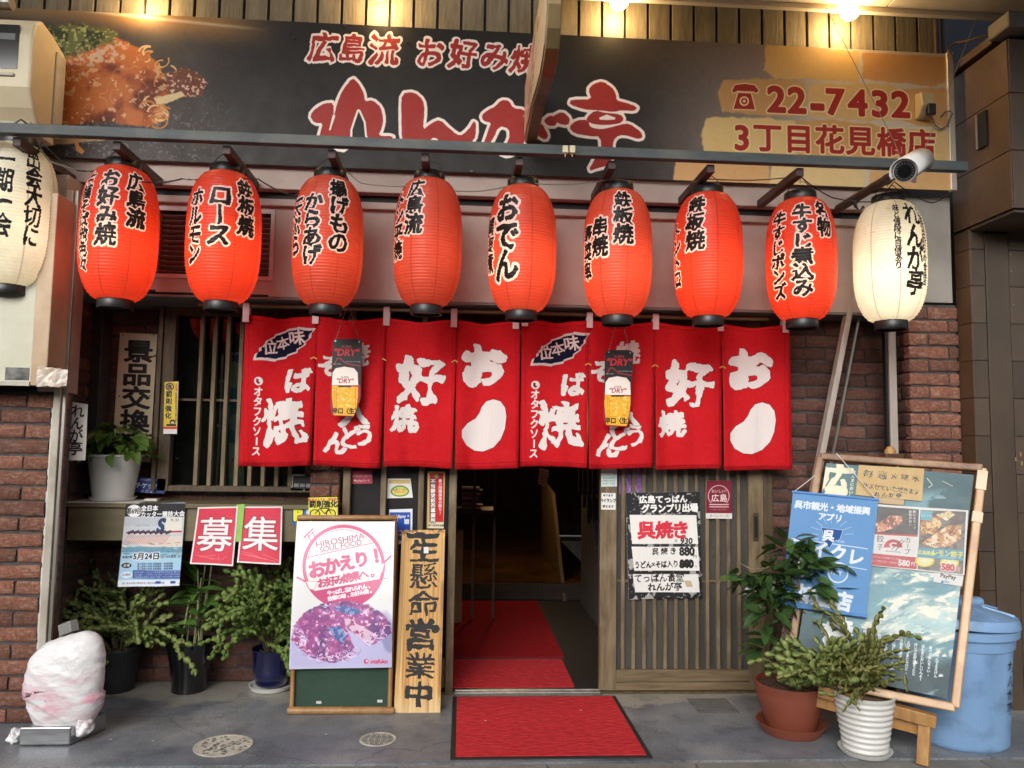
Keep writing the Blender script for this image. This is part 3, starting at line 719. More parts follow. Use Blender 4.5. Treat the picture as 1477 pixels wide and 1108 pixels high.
n1 = fbm(cv.h, cv.w, 4, 5, 3); n2 = fbm(cv.h, cv.w, 26, 3, 4); n3 = fbm(cv.h, cv.w, 60, 3, 9)
# left: griddle photograph
mixin(cv, (92, 84, 80), .55*sstep(470, 250, PX)*(.35+.9*n1))
up = sstep(20, -20, PY-(32+.115*(PX-200)+10)); mixin(cv, (150, 112, 66), up*sstep(430, 300, PX)*.9)
mixin(cv, (196, 176, 150), np.exp(-((PY-(22+.105*(PX-180)))/2.4)**2)*sstep(400, 300, PX)*.8*sstep(90, 160, PX))
mixin(cv, (120, 112, 106), .8*sstep(.60, .75, n3)*sstep(380, 230, PX)*sstep(110, 170, PY))
pk = [(60, 45), (95, 36), (140, 40), (185, 62), (215, 78), (232, 100), (246, 118), (244, 140), (232, 150), (236, 175), (210, 182), (150, 176), (60, 182)]
sauce = cv.mask(pk, soft=5, rag=6)
cv.put(slice(None), slice(None), sauce, (132, 62, 30))
mixin(cv, (184, 104, 48), sauce*sstep(.46, .62, n1)); mixin(cv, (86, 34, 18), sauce*sstep(.52, .38, n1)*.85); mixin(cv, (226, 196, 160), sauce*np.clip(1-np.abs(fbm(cv.h, cv.w, 7, 3, 88)-.55)/.012, 0, 1)*.55)
mixin(cv, (214, 180, 140), sauce*sstep(.62, .68, fbm(cv.h, cv.w, 30, 3, 21))*.7)
grn = cv.mask([(60, 42), (95, 34), (140, 38), (168, 50), (160, 62), (110, 78), (60, 92)], soft=14, rag=10)
mixin(cv, (92, 96, 50), grn); mixin(cv, (48, 56, 28), grn*sstep(.52, .42, n2)); mixin(cv, (160, 160, 96), grn*sstep(.58, .68, n3))
wht = cv.mask([(110, 84), (165, 52), (190, 66), (170, 82), (120, 100)], soft=10, rag=10); mixin(cv, (190, 170, 152), wht*sstep(.5, .6, n3)*.9)
for i in range(46):      # noodles at the right rim
    a = random.uniform(0, 6.28); cx_, cy_ = random.choice([(215, 78), (228, 96), (236, 112), (222, 150), (232, 168), (90, 196)]); r = random.uniform(5, 14)
    cx_ += random.uniform(-9, 9); cy_ += random.uniform(-9, 9)
    pts = [(cx_+r*math.cos(a+t*.35), cy_+r*.8*math.sin(a+t*.35)) for t in range(7)]
    cv.line(pts, random.uniform(1.6, 3.), random.choice([(206, 152, 92), (184, 118, 62), (224, 184, 130)]))
spl = cv.mask([(238, 104), (262, 100), (290, 108), (300, 120), (290, 138), (262, 140), (240, 134)], soft=6, rag=8); mixin(cv, (112, 54, 34), spl*.85); mixin(cv, (200, 170, 150), spl*sstep(.58, .66, n3))
cv.poly([(222, 142), (246, 136), (262, 132), (266, 138), (240, 150), (226, 150)], (206, 184, 140), rag=2)
cv.poly([(60, 196), (100, 194), (120, 196), (158, 196), (150, 202), (110, 206), (60, 212)], (176, 150, 112), rag=4)
cv.poly([(106, 200), (112, 200), (114, 210), (122, 218), (118, 223), (110, 217)], (200, 140, 78))
# right: brick pattern print
g = sstep(860, 1090, PX+30*(n1-.5)); mixin(cv, (146, 133, 124), g*.92); mixin(cv, (196, 184, 164), sstep(1085, 1210, PX))
for pts, col in [([(1106, 66), (1237, 76), (1236, 117), (1170, 112), (1120, 112), (1104, 100)], (206, 170, 108)),
                 ([(1246, 78), (1362, 84), (1363, 116), (1350, 123), (1300, 118), (1246, 112)], (196, 146, 92)),
                 ([(1044, 117), (1100, 115), (1158, 120), (1162, 140), (1155, 166), (1100, 164), (1042, 160), (1039, 138)], (190, 148, 96)),
                 ([(1172, 122), (1280, 124), (1300, 130), (1296, 172), (1240, 172), (1170, 166), (1168, 140)], (206, 172, 116)),
                 ([(1304, 130), (1370, 128), (1376, 182), (1330, 180), (1300, 172)], (198, 152, 98)),
                 ([(1020, 172), (1080, 171), (1146, 176), (1148, 224), (1090, 224), (1016, 222), (1014, 190)], (212, 184, 124)),
                 ([(1152, 178), (1200, 174), (1290, 186), (1292, 232), (1210, 228), (1152, 224)], (198, 154, 98)),
                 ([(1298, 188), (1374, 190), (1376, 240), (1300, 236)], (204, 172, 118)),
                 ([(976, 233), (1040, 236), (1108, 240), (1108, 267), (1040, 266), (974, 264)], (202, 160, 108)),
                 ([(1114, 240), (1180, 242), (1246, 246), (1244, 274), (1112, 270)], (212, 186, 134)),
                 ([(1256, 247), (1376, 252), (1380, 282), (1254, 276)], (202, 162, 110))]:
    cv.poly(pts, col, grow=2, rag=5, soft=4)
OW = 5
for ch, x, y, s_ in [('広', 465, 69, 44), ('島', 509, 71, 40), ('流', 554, 73, 46), ('お', 622, 77, 44), ('好', 668, 79, 42), ('み', 714, 82, 42), ('焼', 757, 86, 42)]:
    cv.text(ch, x, y, s_, RED, bold=.032, out=(.075, CRM), brush=.9, slant=.12, sx=.95)
def Z2(p): return [(400+x/2.77, y/2.77) for x, y in p]
def Z3(p): return [(800+x/3.4625, y/3.4625) for x, y in p]
logo = [Z2([(133, 462), (158, 432), (190, 415), (224, 412), (222, 470), (212, 500), (222, 520), (198, 560), (160, 575), (172, 540), (185, 490), (150, 490)]),
        Z2([(205, 545), (228, 470), (240, 415), (262, 365), (300, 312), (322, 335), (342, 368), (348, 408), (380, 402), (412, 430), (422, 475), (414, 515), (400, 545), (460, 545), (455, 562), (410, 580), (370, 578), (350, 548), (352, 500), (340, 462), (322, 440), (300, 480), (290, 540), (272, 598), (230, 588), (245, 540), (222, 560)]),
        Z2([(500, 375), (545, 370), (580, 400), (587, 440), (578, 525), (620, 492), (650, 480), (690, 520), (730, 548), (765, 520), (790, 480), (792, 540), (770, 575), (700, 592), (660, 572), (630, 545), (600, 562), (560, 592), (525, 592), (500, 560), (497, 450)]),
        Z2([(818, 462), (845, 440), (870, 430), (895, 402), (925, 405), (940, 435), (985, 440), (1004, 480), (990, 560), (962, 602), (920, 622), (890, 610), (930, 560), (928, 512), (885, 500), (850, 575), (825, 582), (846, 520), (858, 490), (825, 482)]),
        Z2([(1030, 510), (1056, 492), (1080, 540), (1072, 558), (1040, 540)]), Z2([(1065, 482), (1090, 462), (1120, 475), (1112, 500), (1085, 502)]), Z2([(1100, 467), (1138, 448), (1168, 474), (1160, 500), (1120, 492)]),
        Z3([(170, 450), (195, 422), (240, 410), (285, 440), (302, 470), (308, 505), (350, 515), (410, 535), (400, 552), (340, 548), (290, 556), (215, 548), (150, 545), (78, 520), (85, 500), (190, 500)]),
        Z3([(170, 582), (200, 555), (260, 568), (330, 575), (342, 597), (320, 617), (260, 622), (200, 620), (160, 602)]),
        Z3([(75, 635), (110, 605), (165, 600), (175, 640), (240, 650), (330, 625), (370, 620), (430, 660), (437, 685), (415, 692), (370, 675), (320, 672), (290, 700), (285, 760), (275, 825), (210, 838), (172, 852), (200, 800), (235, 750), (232, 680), (170, 677), (100, 665)])]
logo = [chaikin(p, 1) for p in logo]
for p in logo: cv.poly(p, None, out=CRM, ow=4.2, grow=1, soft=1.5)
for p in logo: cv.poly(p, RED, grow=.8, rag=1.2)
cv.poly(Z3([(222, 588), (260, 572), (305, 588), (300, 598), (260, 600), (225, 598)]), CRM)
cv.poly(Z2([(212, 522), (232, 462), (222, 458), (206, 520)]), CRM); cv.poly(Z2([(300, 520), (325, 445), (345, 490), (350, 545), (370, 580), (300, 560)]), (30, 28, 27), out=CRM, ow=3)
CRM2 = (226, 204, 150)
for t, x, y, s_, sx in [('2', 1120, 143.5, 50, 1), ('2', 1149.5, 145, 50, 1), ('-', 1179, 147, 60, 1), ('7', 1205, 147, 50, 1), ('4', 1237, 148.5, 50, 1), ('3', 1269, 150, 50, 1), ('2', 1299, 151, 50, 1)]:
    cv.text(t, x, y-1, s_, RED, bold=.042, out=(.04, CRM2), sx=sx*1.05)
cv.poly([(1056, 131), (1060, 123), (1074, 121), (1088, 123), (1094, 130), (1092, 134), (1086, 132), (1064, 131), (1058, 134)], RED, out=CRM2, ow=1.6)
cv.poly([(1065, 134), (1083, 135), (1089, 158), (1058, 157)], RED, out=CRM2, ow=1.6); cv.ell(1073.5, 146, 7, 7, CRM2); cv.ell(1073.5, 146, 4.6, 4.6, RED); cv.ell(1073.5, 146, 2.2, 2.2, CRM2)
for t, x, y in [('3', 1070, 201), ('丁', 1107, 202), ('目', 1152, 204), ('花', 1197, 205), ('見', 1241, 207), ('橋', 1286, 209), ('店', 1329, 211)]:
    cv.text(t, x, y-3, 42 if t != '3' else 48, RED, bold=.034, out=(.045, CRM2))
cv.noise(4, 40, 8, 3)
SG = thing('main_sign', ((SX0+SX1)/2, SY, SZ0), 'wide black and tan restaurant sign with red brush lettering and a phone number', 'sign')
board('sign_board', sq, .03, immat('main_sign_print', cv, .5, .22), M_bracket, SG)
MB().box(SX1-.006, SX1+.028, SY-.012, SY+.02, SZ0-.002, SZ1+.003).build('edge_trim', mat('bright_edge_trim', (206, 196, 180), .35, metal=.4), SG, bevel=.003)
for px, py in ((498, 38), (587, 60), (425, 55), (680, 247), (545, 210), (998, 233)):
    p = P(px, py, SY-.002); MB().tube([(p[0], SY-.005, p[2]), (p[0], SY, p[2])], .006, 8).build('screw', M_blk, SG)

# ------------------------------------------------------------------ lanterns
def lantern_canvas(cols, R, ytop, ybot, base, out):
    W, H = 1100, 620; cv = Cv(W, H, base); kx = W/(2*math.pi*R); ky = H/(ybot-ytop)
    n = fbm(H, W, 10, 4, int(R*7+ytop)); cv.a *= (1+(n-.5)*.10)[..., None]
    for k in range(8):       # seams between paper gores
        x = int((k+.37)*W/8); cv.rect(x-2.5+random.uniform(-1, 1), 0, x+2.5, H, (base[0]*.72, base[1]*.55, base[2]*.55), soft=4, al=random.uniform(.35, .75))
    yy = np.linspace(0, 1, H)[:, None]; dust = (np.clip(1-yy/.16, 0, 1)*.30+np.clip((yy-.93)/.07, 0, 1)*.2)*fbm(H, W, 6, 4, int(R*3)+int(ytop))*1.5; mixin(cv, (base[0]*.62+30, base[1]*.5+52, base[2]*.5+44), dust)
    for i in range(34):
        cv.ell(random.uniform(0, W), random.uniform(0, H*.3), random.uniform(2, 10), random.uniform(1, 4), (base[0]*.8, base[1]*.6, base[2]*.55), al=.25, soft=4)
    for t, dx, y0, y1, w in cols:
        th = math.asin(max(-.98, min(.98, dx/R))); n_ = len(t); step = (y1-y0)/n_*ky; sz = step*1.13
        x = W/2+th*R*kx; sx = w*kx/sz
        for i, ch in enumerate(t):
            cv.text(ch, x, (y0-ytop)*ky+(i+.5)*step, sz, INK, bold=.046 if out else .034, out=(.08, (236, 222, 220)) if out else None, brush=.8, sx=sx, vert=True, slant=.06)
    return cv
def lantern(px, ytop, ybot, R, cols, base, white, power, label, spin=0.0, Y=-.55, glow=(1, .72, .42)):
    if white: glow = (1, .88, .70)
    pt, pb = P(px, ytop, Y), P(px, ybot, Y); x = (pt[0]+pb[0])/2; zt, zb = pt[2], pb[2]; h = (zt-zb)*.965
    dv = np.array([x, Y, (zt+zb)/2])-CAM; r = R/1109*(dv@CF)*.965*(dv@CF)/math.hypot(dv[0], dv[1])
    cen = Vector((x, Y, (zt+zb)/2))
    t = thing('paper_lantern', (x, Y, zb-.045), label, 'lantern', 'white paper lanterns' if white else 'red paper lanterns')
    # barrel with wire ribs pressing out of the paper
    N_ = 42; seg = 72; prof = []; cap = r*.47
    for j in range(N_*3+1):
        u = -1+2*j/(N_*3); rr = cap+(r-cap)*(1-abs(u)**3.0)**.62; rr += (-.0016 if j % 3 else .0016)+math.sin(j*.7+px)*.0004; prof.append((rr, u*h/2))
    b = MB(); vs, uvs, fs = [], [], []
    face = math.atan2(CAM[1]-Y, CAM[0]-x)            # lettering is centred on the side that faces the street here
    for j, (rr, z) in enumerate(prof):
        for k in range(seg+1):
            a = face-math.pi+2*math.pi*k/seg+0.0
            vs.append((x+rr*math.cos(a), Y+rr*math.sin(a), cen.z+z)); uvs.append((k/seg, j/(N_*3)))
    for j in range(N_*3):
        for k in range(seg): a = j*(seg+1)+k; fs.append((a, a+1, a+seg+2, a+seg+1))
    b.add(vs, fs, 0, uvs, sm=True)
    fade = random.uniform(-1, 1) if not white else 0; lit_ = power > 1.52
    cv = lantern_canvas(cols, R, ytop, ybot, tuple(min(255, c+(0 if (white or lit_) else k)) for c, k in zip(base, (-6+4*fade, 14+6*fade, 16+6*fade))), not white)
    o = b.build('shade', immat('lantern_print', cv, .38, .4, trans=.5), t, auto=False)
    for nm, z0, z1 in (('top_ring', h/2-.004, h/2+.038), ('bottom_ring', -h/2-.040, -h/2+.004)):
        rb = MB(); rb.lathe([(cap*.97, z0), (cap*.985, z0+.003), (cap*.985, z1-.003), (cap*.96, z1), (cap*.90, z1), (cap*.9, z0), (cap*.97, z0)], cen, 40, capb=False)
        if nm == 'bottom_ring': rb.lathe([(cap*.9, z0+.012), (0.001, z0+.010)], cen, 24, capb=False)
        else: rb.lathe([(cap*.9, z1-.014), (0.001, z1-.012)], cen, 24, capb=False)
        q = rb.build(nm, M_blk, t)
    zt2 = cen.z+h/2+.036; hp = []
    for k in range(9):
        a = math.pi*k/8; hp.append((x+cap*.85*math.cos(a), Y, zt2-.01+.075*math.sin(a)))
    MB().tube(hp, .0022, 6).build('wire_handle', M_wire, t)
    MB().tube([(x, Y, zt2+.06), (x+.004, Y+.002, zt2+.085), (x, Y, ZB-.03)], .0018, 6).build('hanging_wire', M_wire, t)
    if power:
        bulb = MB(); bulb.lathe([(.001, -.03), (.02, -.024), (.028, 0), (.02, .024), (.012, .045), (.012, .07)], (x, Y, cen.z-.02), 16, capb=False)
        bo = bulb.build('bulb', emis('lantern_bulb', (255, 214, 160), 6), t)
        ld = bpy.data.lights.new('lantern_light', 'POINT'); ld.energy = power; ld.shadow_soft_size = .04; ld.color = glow
        lo = bpy.data.objects.new('lantern_light', ld); C.collection.objects.link(lo); lo.parent = t; lo.location = Vector((x, Y, cen.z-.09))-t.location
    return t
LR = (212, 70, 46); LW = (240, 236, 218)
lantern(20, 209, 417, 66, [('出会大切に', 27, 222, 364, 27), ('一期一会', -17, 228, 356, 27)], LW, True, 2.8, 'white paper lantern cut off at the left edge with black brush lettering')
lantern(172, 242, 437, 60, [('広島流', 23, 258, 338, 30), ('お好み焼', -20, 257, 367, 32), ('生麺そば他色々', -52, 260, 404, 24)], LR, False, 1.55, 'red lantern reading 広島流 お好み焼, leftmost of the red lanterns')
lantern(323, 249, 440, 56, [('鉄板焼', 32, 267, 348, 30), ('ロース', -8, 281, 367, 36), ('ホルモン', -43, 284, 393, 28)], LR, False, 1.55, 'red lantern reading 鉄板焼 ロース ホルモン in front of the wall vent')
lantern(473, 256.6, 445, 52.5, [('揚げもの', 15, 269, 375, 30), ('からあげ', -24, 292, 394, 30), ('天ぷら', -47, 295, 379, 26)], LR, False, .7, 'red lantern reading 揚げもの からあげ above the left beer sign')
lantern(617, 259, 445, 50, [('広島流', -22, 270, 350, 29), ('トン平焼', -44, 284, 383, 26)], LR, False, .6, 'plain looking unlit red lantern with 広島流 written near its left side')
lantern(753, 269, 453, 50, [('おでん', -24, 291, 415, 40), ('関東煮', -47, 322, 400, 26)], LR, False, 1.5, 'red lantern with large おでん lettering below the projecting sign')
lantern(890.6, 275.5, 460, 50.5, [('鉄板焼', 8.5, 287, 364, 30), ('串焼', -26, 325, 380, 27), ('野菜串', -44, 333, 411, 22)], LR, False, 1.5, 'red lantern reading 鉄板焼 串焼 above the right beer sign')
lantern(1021, 279.6, 461, 51, [('鉄板焼', -19, 293, 371, 30), ('トントロ', -46, 326, 420, 24)], LR, False, 1.6, 'red lantern reading 鉄板焼 トントロ, second red lantern from the right')
lantern(1155.5, 287.5, 465, 52.7, [('名物', 35.5, 300, 352, 26), ('牛すじ煮込み', 2.5, 305, 437, 32), ('牛すじポンズ', -34, 312, 439, 26)], LR, False, 1.55, 'red lantern reading 名物 牛すじ煮込み, rightmost of the red lanterns')
lantern(1283, 292, 467, 55, [('れんが亭', 38, 301, 435, 33), ('味と値段に自信あり', 13, 304, 400, 11), ('広島お好み食堂', 51, 305, 420, 14)], LW, True, 1.1, 'white paper lantern on the right reading れんが亭 below the security camera')

# ------------------------------------------------------------------ noren curtains
NY = -.12; NR = (204, 27, 35); NI = (236, 228, 224)
M_nside = mat('noren_edge', NR, .8)
beans = [(1150, 650), (1150, 685), (1172, 725), (1215, 752), (1258, 757), (1310, 738), (1345, 700), (1366, 650), (1374, 590), (1368, 545), (1345, 512), (1310, 500), (1275, 508), (1252, 535), (1240, 565), (1220, 592), (1180, 615)]
def noren(x_tl, x_tr, x_bl, x_br, ytl, ytr, ybl, ybr, zx, zy, leaf, items, label, slits, tabs):
    q0 = qpx([(x_tl, ytl), (x_tr, ytr), (x_br, ybr), (x_bl, ybl)], NY)
    z1 = max(q0[0][2], q0[1][2]); z0 = min(q0[2][2], q0[3][2]); xa, xb = (q0[0][0]+q0[3][0])/2, (q0[1][0]+q0[2][0])/2
    q = [np.array((xa, NY, z1)), np.array((xb, NY, z1)), np.array((xb, NY, z0)), np.array((xa, NY, z0))]
    cv = canvas_for(q, 760, NR); cv.noise(7, 5, zx, 4); cv.noise(5, 90, zx+1, 2)
    f = lambda x, y: (zx+x/3.435, zy+y/3.435)
    lf = [f(*p) for p in leaf]; cv.poly(lf, (226, 220, 218), rag=1.5); cx_ = sum(p[0] for p in lf)/len(lf); cy_ = sum(p[1] for p in lf)/len(lf)
    cv.poly([(cx_+(x-cx_)*.9, cy_+(y-cy_)*.84) for x, y in lf], (22, 24, 52), rag=2)
    for sl_ in list(slits)+[x_tl+3, x_tr-2]:
        for o_ in (-3.2, 3.2): cv.line([(sl_+o_, ytl), (sl_+o_, ybl)], .5, (140, 16, 24), al=.8)
    cv.line([(x_tl, ybl-4.5), (x_tr+8, ybr-4.5)], .7, (138, 16, 24)); cv.line([(x_tl, ytl+5), (x_tr, ytr+5)], .6, (140, 16, 24))
    for (t, x, y, s_, b, br, rot, sx) in items:
        X, Y_ = f(x, y); cv.text(t, X, Y_, s_, NI, bold=b, brush=br, rot=rot, sx=sx, out=(.012, (120, 18, 24)))
    cv.poly([f(x+(noren.bd[0] if zx > 500 else 0), y+(noren.bd[1] if zx > 500 else 0)) for x, y in beans], NI, out=(120, 18, 24), ow=.8)
    X, Y_ = f(*( (148, 408) if zx < 500 else (112, 432))); cv.ell(X, Y_, 6.4, 6.2, NI); cv.poly([(X-3, Y_-4), (X+3, Y_-1), (X+2, Y_+3), (X-1, Y_+4), (X-3.5, Y_+1)], (120, 30, 34)); cv.ell(X+1.5, Y_-.5, 1.6, 2, NI)
    for i, ch in enumerate('オタフクソース'):
        X, Y_ = f((146 if zx < 500 else 110)-i*(2. if zx < 500 else 1.2), (460 if zx < 500 else 480)+i*49); cv.text(ch, X, Y_, 14.5, NI, bold=.045, sx=.9, rot=math.pi/2 if ch == 'ー' else 0)
    m = immat('noren_print', cv, .85, .2, bump=.5, bscale=34, trans=.2)
    t = thing('noren_curtain', ((xa+xb)/2, NY, z0), label, 'curtain', 'noren curtains over the entrance')
    W = xb-xa; zs = P(750, 524, NY)[2]; edges = [0]+[(P(s_, 600, NY)[0]-xa)/W for s_ in slits]+[1]
    tabx = [P(s_, 455, NY)[0] for s_ in tabs]
    for i in range(4):
        u0, u1 = edges[i], edges[i+1]; nx, nz = 16, 26; vs, uvs, fs = [], [], []
        ph = random.uniform(0, 6); nar = random.uniform(.008, .02)
        for j in range(nz+1):
            v = j/nz; z = z1+(z0-z1)*v
            op = max(0, (zs-z)/(zs-z0))**.7 if z < zs else 0
            for k in range(nx+1):
                s_ = k/nx; gap = nar*op
                uu = u0+(u1-u0)*s_; x = xa+W*uu
                x += (gap*.5 if i > 0 else 0)*(1-s_)-(gap*.5 if i < 3 else 0)*s_
                dsag = min(abs(x-tx) for tx in tabx); sag = -.018*min(1, dsag/.16)**1.3*(1-v)**3
                y = NY+.013*math.sin(uu*23+ph*.2)*(.3+v)+.006*math.sin(s_*14+ph*2+v*2.2)*(.5+v*.5)+.003*math.sin(s_*31+ph-v*3)*v+.008*math.sin(s_*9+ph+v*1.5)*v+.004*math.sin(uu*60+v*3)*(1-v)**2-.01*v
                if i > 0 and s_ < .08: y += .004*op
                vs.append((x, y, z+sag+.006*math.sin(s_*3.1+ph)*v)); uvs.append((uu, 1-v))
        for j in range(nz):
            for k in range(nx): a = j*(nx+1)+k; fs.append((a, a+nx+1, a+nx+2, a+1))
        b = MB(); b.add(vs, fs, 0, uvs, sm=True); o = b.build('curtain_panel', m, t, auto=False)
        sl = o.modifiers.new('cloth_thickness', 'SOLIDIFY'); sl.thickness = .0012; sl.offset = 1
    for tx in tabx:
        lx = tx; MB().box(lx-.016, lx+.016, NY-.018, NY-.0155, z1-.04, ZROD+.006).box(lx-.016, lx+.016, NY-.0153, NY+.016, ZROD+.0035, ZROD+.006).box(lx-.016, lx+.016, NY+.0135, NY+.016, z1-.03, ZROD+.0033).build('hanging_loop', mat('loop_cloth', (224, 206, 206), .85), t)
    for s_ in slits:
        sx_ = P(s_, 524, NY)[0]; MB().bar((sx_-.016, NY-.014, zs-.004), (sx_, NY-.014, zs+.006), .003, .006).bar((sx_, NY-.014, zs+.006), (sx_+.016, NY-.014, zs-.004), .003, .006).build('bartack', mat('gold_thread', (214, 160, 70), .6), t)
    return t
noren.bd = (-78, 18)
ZROD = P(750, 450, NY)[2]
rod = MB().tube([(P(345, 450, NY)[0]-.2+.42*k, NY, ZROD-.006+.002*math.sin(k*2)) for k in range(8)], .0105, 12)
for k in range(11): rod.tube([(-1.2+.3*k, NY, ZROD-.006), (-1.194+.3*k, NY, ZROD-.006)], .0125, 12)
tag(rod.build('bamboo_rod', mat('bamboo', (120, 98, 66), .5, col2=(92, 74, 50), nscale=5, stretch=(.5, 4, 4))), 'long bamboo rod carrying both red curtains over the doorway', 'rod')
L1 = [(120, 305), (128, 275), (150, 262), (150, 245), (185, 222), (186, 205), (225, 180), (230, 166), (285, 150), (290, 144), (340, 142), (345, 138), (390, 146), (430, 150), (410, 175), (408, 195), (385, 215), (382, 232), (345, 255), (342, 270), (295, 285), (290, 296), (240, 302), (230, 308), (180, 303)]
it1 = [('位', 205, 238, 21, .03, .5, -.1, 1), ('本', 270, 216, 20, .03, .5, -.2, 1), ('味', 340, 192, 23, .03, .5, -.15, 1), ('ば', 350, 410, 37, .05, 1, 0, 1), ('焼', 272, 612, 68, .045, 1.5, -.1, .95),
       ('そ', 498, 338, 36, .05, 1, 0, 1), ('焼', 640, 275, 34, .045, 1, 0, 1), ('入', 625, 565, 46, .06, 1, 0, 1), ('ん', 530, 722, 36, .05, 1, .1, 1), ('ど', 605, 690, 34, .05, 1, 0, 1), ('う', 672, 676, 34, .05, 1, 0, 1),
       ('好', 955, 408, 68, .05, 1.4, 0, 1), ('焼', 865, 605, 38, .055, 1.3, 0, 1), ('お', 1265, 335, 66, .065, 1.4, 0, 1)]
L2 = [(x-38+(-2 if x < 300 else 0), y+28) for x, y in L1]; L2 = [(x+(-.05*(x-200)), y-(.02*(x-200))) for x, y in L2]
it2 = [('位', 162, 268, 21, .03, .5, -.1, 1), ('本', 222, 246, 20, .03, .5, -.2, 1), ('味', 290, 222, 23, .03, .5, -.15, 1), ('ば', 300, 430, 36, .05, 1, 0, 1), ('焼', 232, 628, 67, .045, 1.5, -.1, .95),
       ('そ', 440, 365, 36, .05, 1, 0, 1), ('焼', 568, 270, 34, .045, 1, 0, 1), ('入', 555, 580, 46, .06, 1, 0, 1), ('ん', 472, 730, 36, .05, 1, .1, 1), ('ど', 530, 702, 34, .05, 1, 0, 1), ('う', 602, 684, 34, .05, 1, 0, 1),
       ('好', 875, 430, 66, .05, 1.4, 0, 1), ('焼', 785, 625, 38, .055, 1.3, 0, 1), ('お', 1180, 355, 64, .065, 1.4, 0, 1)]
noren(352, 749, 346, 749, 455, 464, 671, 672, 330, 430, L1, it1, 'left red noren curtain with white lettering, hanging over the window and the doorway edge', (453, 553, 656), (356, 456, 558, 655, 744))
noren(752, 1136, 750, 1143, 462, 470, 672, 679, 740, 430, L2, it2, 'right red noren curtain with white lettering, hanging over the doorway and the sliding door', (848, 944, 1041), (757, 850, 945, 1038, 1131))
# ------------------------------------------------------------------ wall-wash lamps above the sign
for i, (px, py) in enumerate(((195, -14), (548, -12), (893, 4), (1226, 19))):
    p = P(px, py, -.40); lab = ['lit warm bulb above the dish photo, its glow at the top left of the siding', 'lit warm bulb above the small red lettering, left of the projecting sign',
        'lit warm bulb just right of the projecting sign under the ceiling edge', 'lit warm bulb above the phone number under the ceiling edge'][i]
    t = thing('wall_lamp', (p[0], -.40, p[2]), lab, 'lamp', 'warm bulbs lighting the sign')
    c = (p[0], -.40, p[2])
    MB().lathe([(.001, -.030), (.030, -.026), (.046, -.008), (.047, .004), (.034, .03), (.02, .055), (.018, .07)], c, 28, capb=False).build('bulb', emis('sign_bulb', (255, 196, 112), 14) if i == 0 else MATS['sign_bulb'], t)
    MB().lathe([(.021, .068), (.024, .072), (.024, .11), (.018, .12)], c, 20, capt=True).tube([(c[0], -.4, c[2]+.11), (c[0], -.3, c[2]+.13), (c[0], -.24, c[2]+.12)], .008, 8).build('lamp_holder', M_blk, t)
    ld = bpy.data.lights.new('lamp_light', 'POINT'); ld.energy = 5.5; ld.color = (1, .68, .32); ld.shadow_soft_size = .03
    lo = bpy.data.objects.new('lamp_light', ld); C.collection.objects.link(lo); lo.parent = t; lo.location = Vector((p[0], -.325, p[2]-.01))-t.location

# ------------------------------------------------------------------ projecting sign
px_ = P(758, 120, -.31)[0]
def onx(px, py, X):
    r = ray(px, py); t_ = (X-CAM[0])/r[0]; q_ = CAM+r*t_; return (q_[1], q_[2])
PS = thing('projecting_sign', (px_, -.7, 2.75), 'tall curved double sided sign box sticking out over the middle of the main sign', 'sign')
side = [onx(x, y, px_) for x, y in ((760, 199), (764, 178), (769, 151), (775, 132), (780.5, 112), (784, 92), (787, 70), (789, 40), (790.5, 5), (791, -60))]
zb = side[0][1]; side = [(-.315, zb+.03)]+[(min(-.33, y), z) for y, z in side]+[(-.315, side[-1][1])]
TW = .052
def prism(b, pr, x0, x1, mi=0):
    n = len(pr); v = [(x0, y, z) for y, z in pr]+[(x1, y, z) for y, z in pr]
    b.add(v, [tuple(range(n)), tuple(range(n, 2*n))[::-1]]+[(i, n+i, n+(i+1) % n, (i+1) % n) for i in range(n)], mi); return b
prism(MB(), side, px_, px_+TW).build('sign_case', mat('bronze_sign_edge', (130, 112, 74), .38, metal=.45, col2=(104, 78, 56), nscale=2), PS, bevel=.004)
ymid, zmid = sum(p[0] for p in side)/len(side), side[0][1]+.5
face = [(-.325, zb+.06)]+[(y+.028, z+.03) for y, z in side[2:-1]]+[(-.325, side[-1][1])]
cvp = Cv(420, 900, (214, 190, 152)); cvp.noise(9, 6, 3)
cvp.poly([(0, 0), (280, 0), (60, 560), (0, 700)], (206, 170, 150)); cvp.line([(300, 0), (50, 620)], 10, (120, 96, 74))
for i, ch in enumerate('れんが亭'): cvp.text(ch, 240-i*46, 200+i*190, 200, (170, 112, 88), bold=.03, brush=1, sx=.8)
fp = [(y, z) for y, z in face]
ys = [p[0] for p in fp]; zs_ = [p[1] for p in fp]; yv0, yv1, zv0, zv1 = min(ys), max(ys), min(zs_), max(zs_)
b = MB(); vv = [(px_-.004, y, z) for y, z in fp]; b.add(vv, [tuple(range(len(fp)))], 0, [((yv1-y)/(yv1-yv0), (z-zv0)/(zv1-zv0)) for y, z in fp])
b.add([(px_-.001, y, z) for y, z in fp]+vv, [(i, (i+1) % len(fp), len(fp)+(i+1) % len(fp), len(fp)+i) for i in range(len(fp))], 1)
b.build('sign_face', [immat('projecting_sign_print', cvp, .35, .5), M_cream], PS)
for (Y, dz) in ((-.33, .16), (-.34, 1.0), (-.35, 1.06)):
    MB().tube([(px_-.012, Y, zb+dz), (px_+.0, Y, zb+dz)], .006, 10).build('bolt', M_steel, PS)
MB().box(px_+.01, px_+.03, -.33, -.24, zb+.9, zb+.94).build('mounting_arm', M_alu, PS)

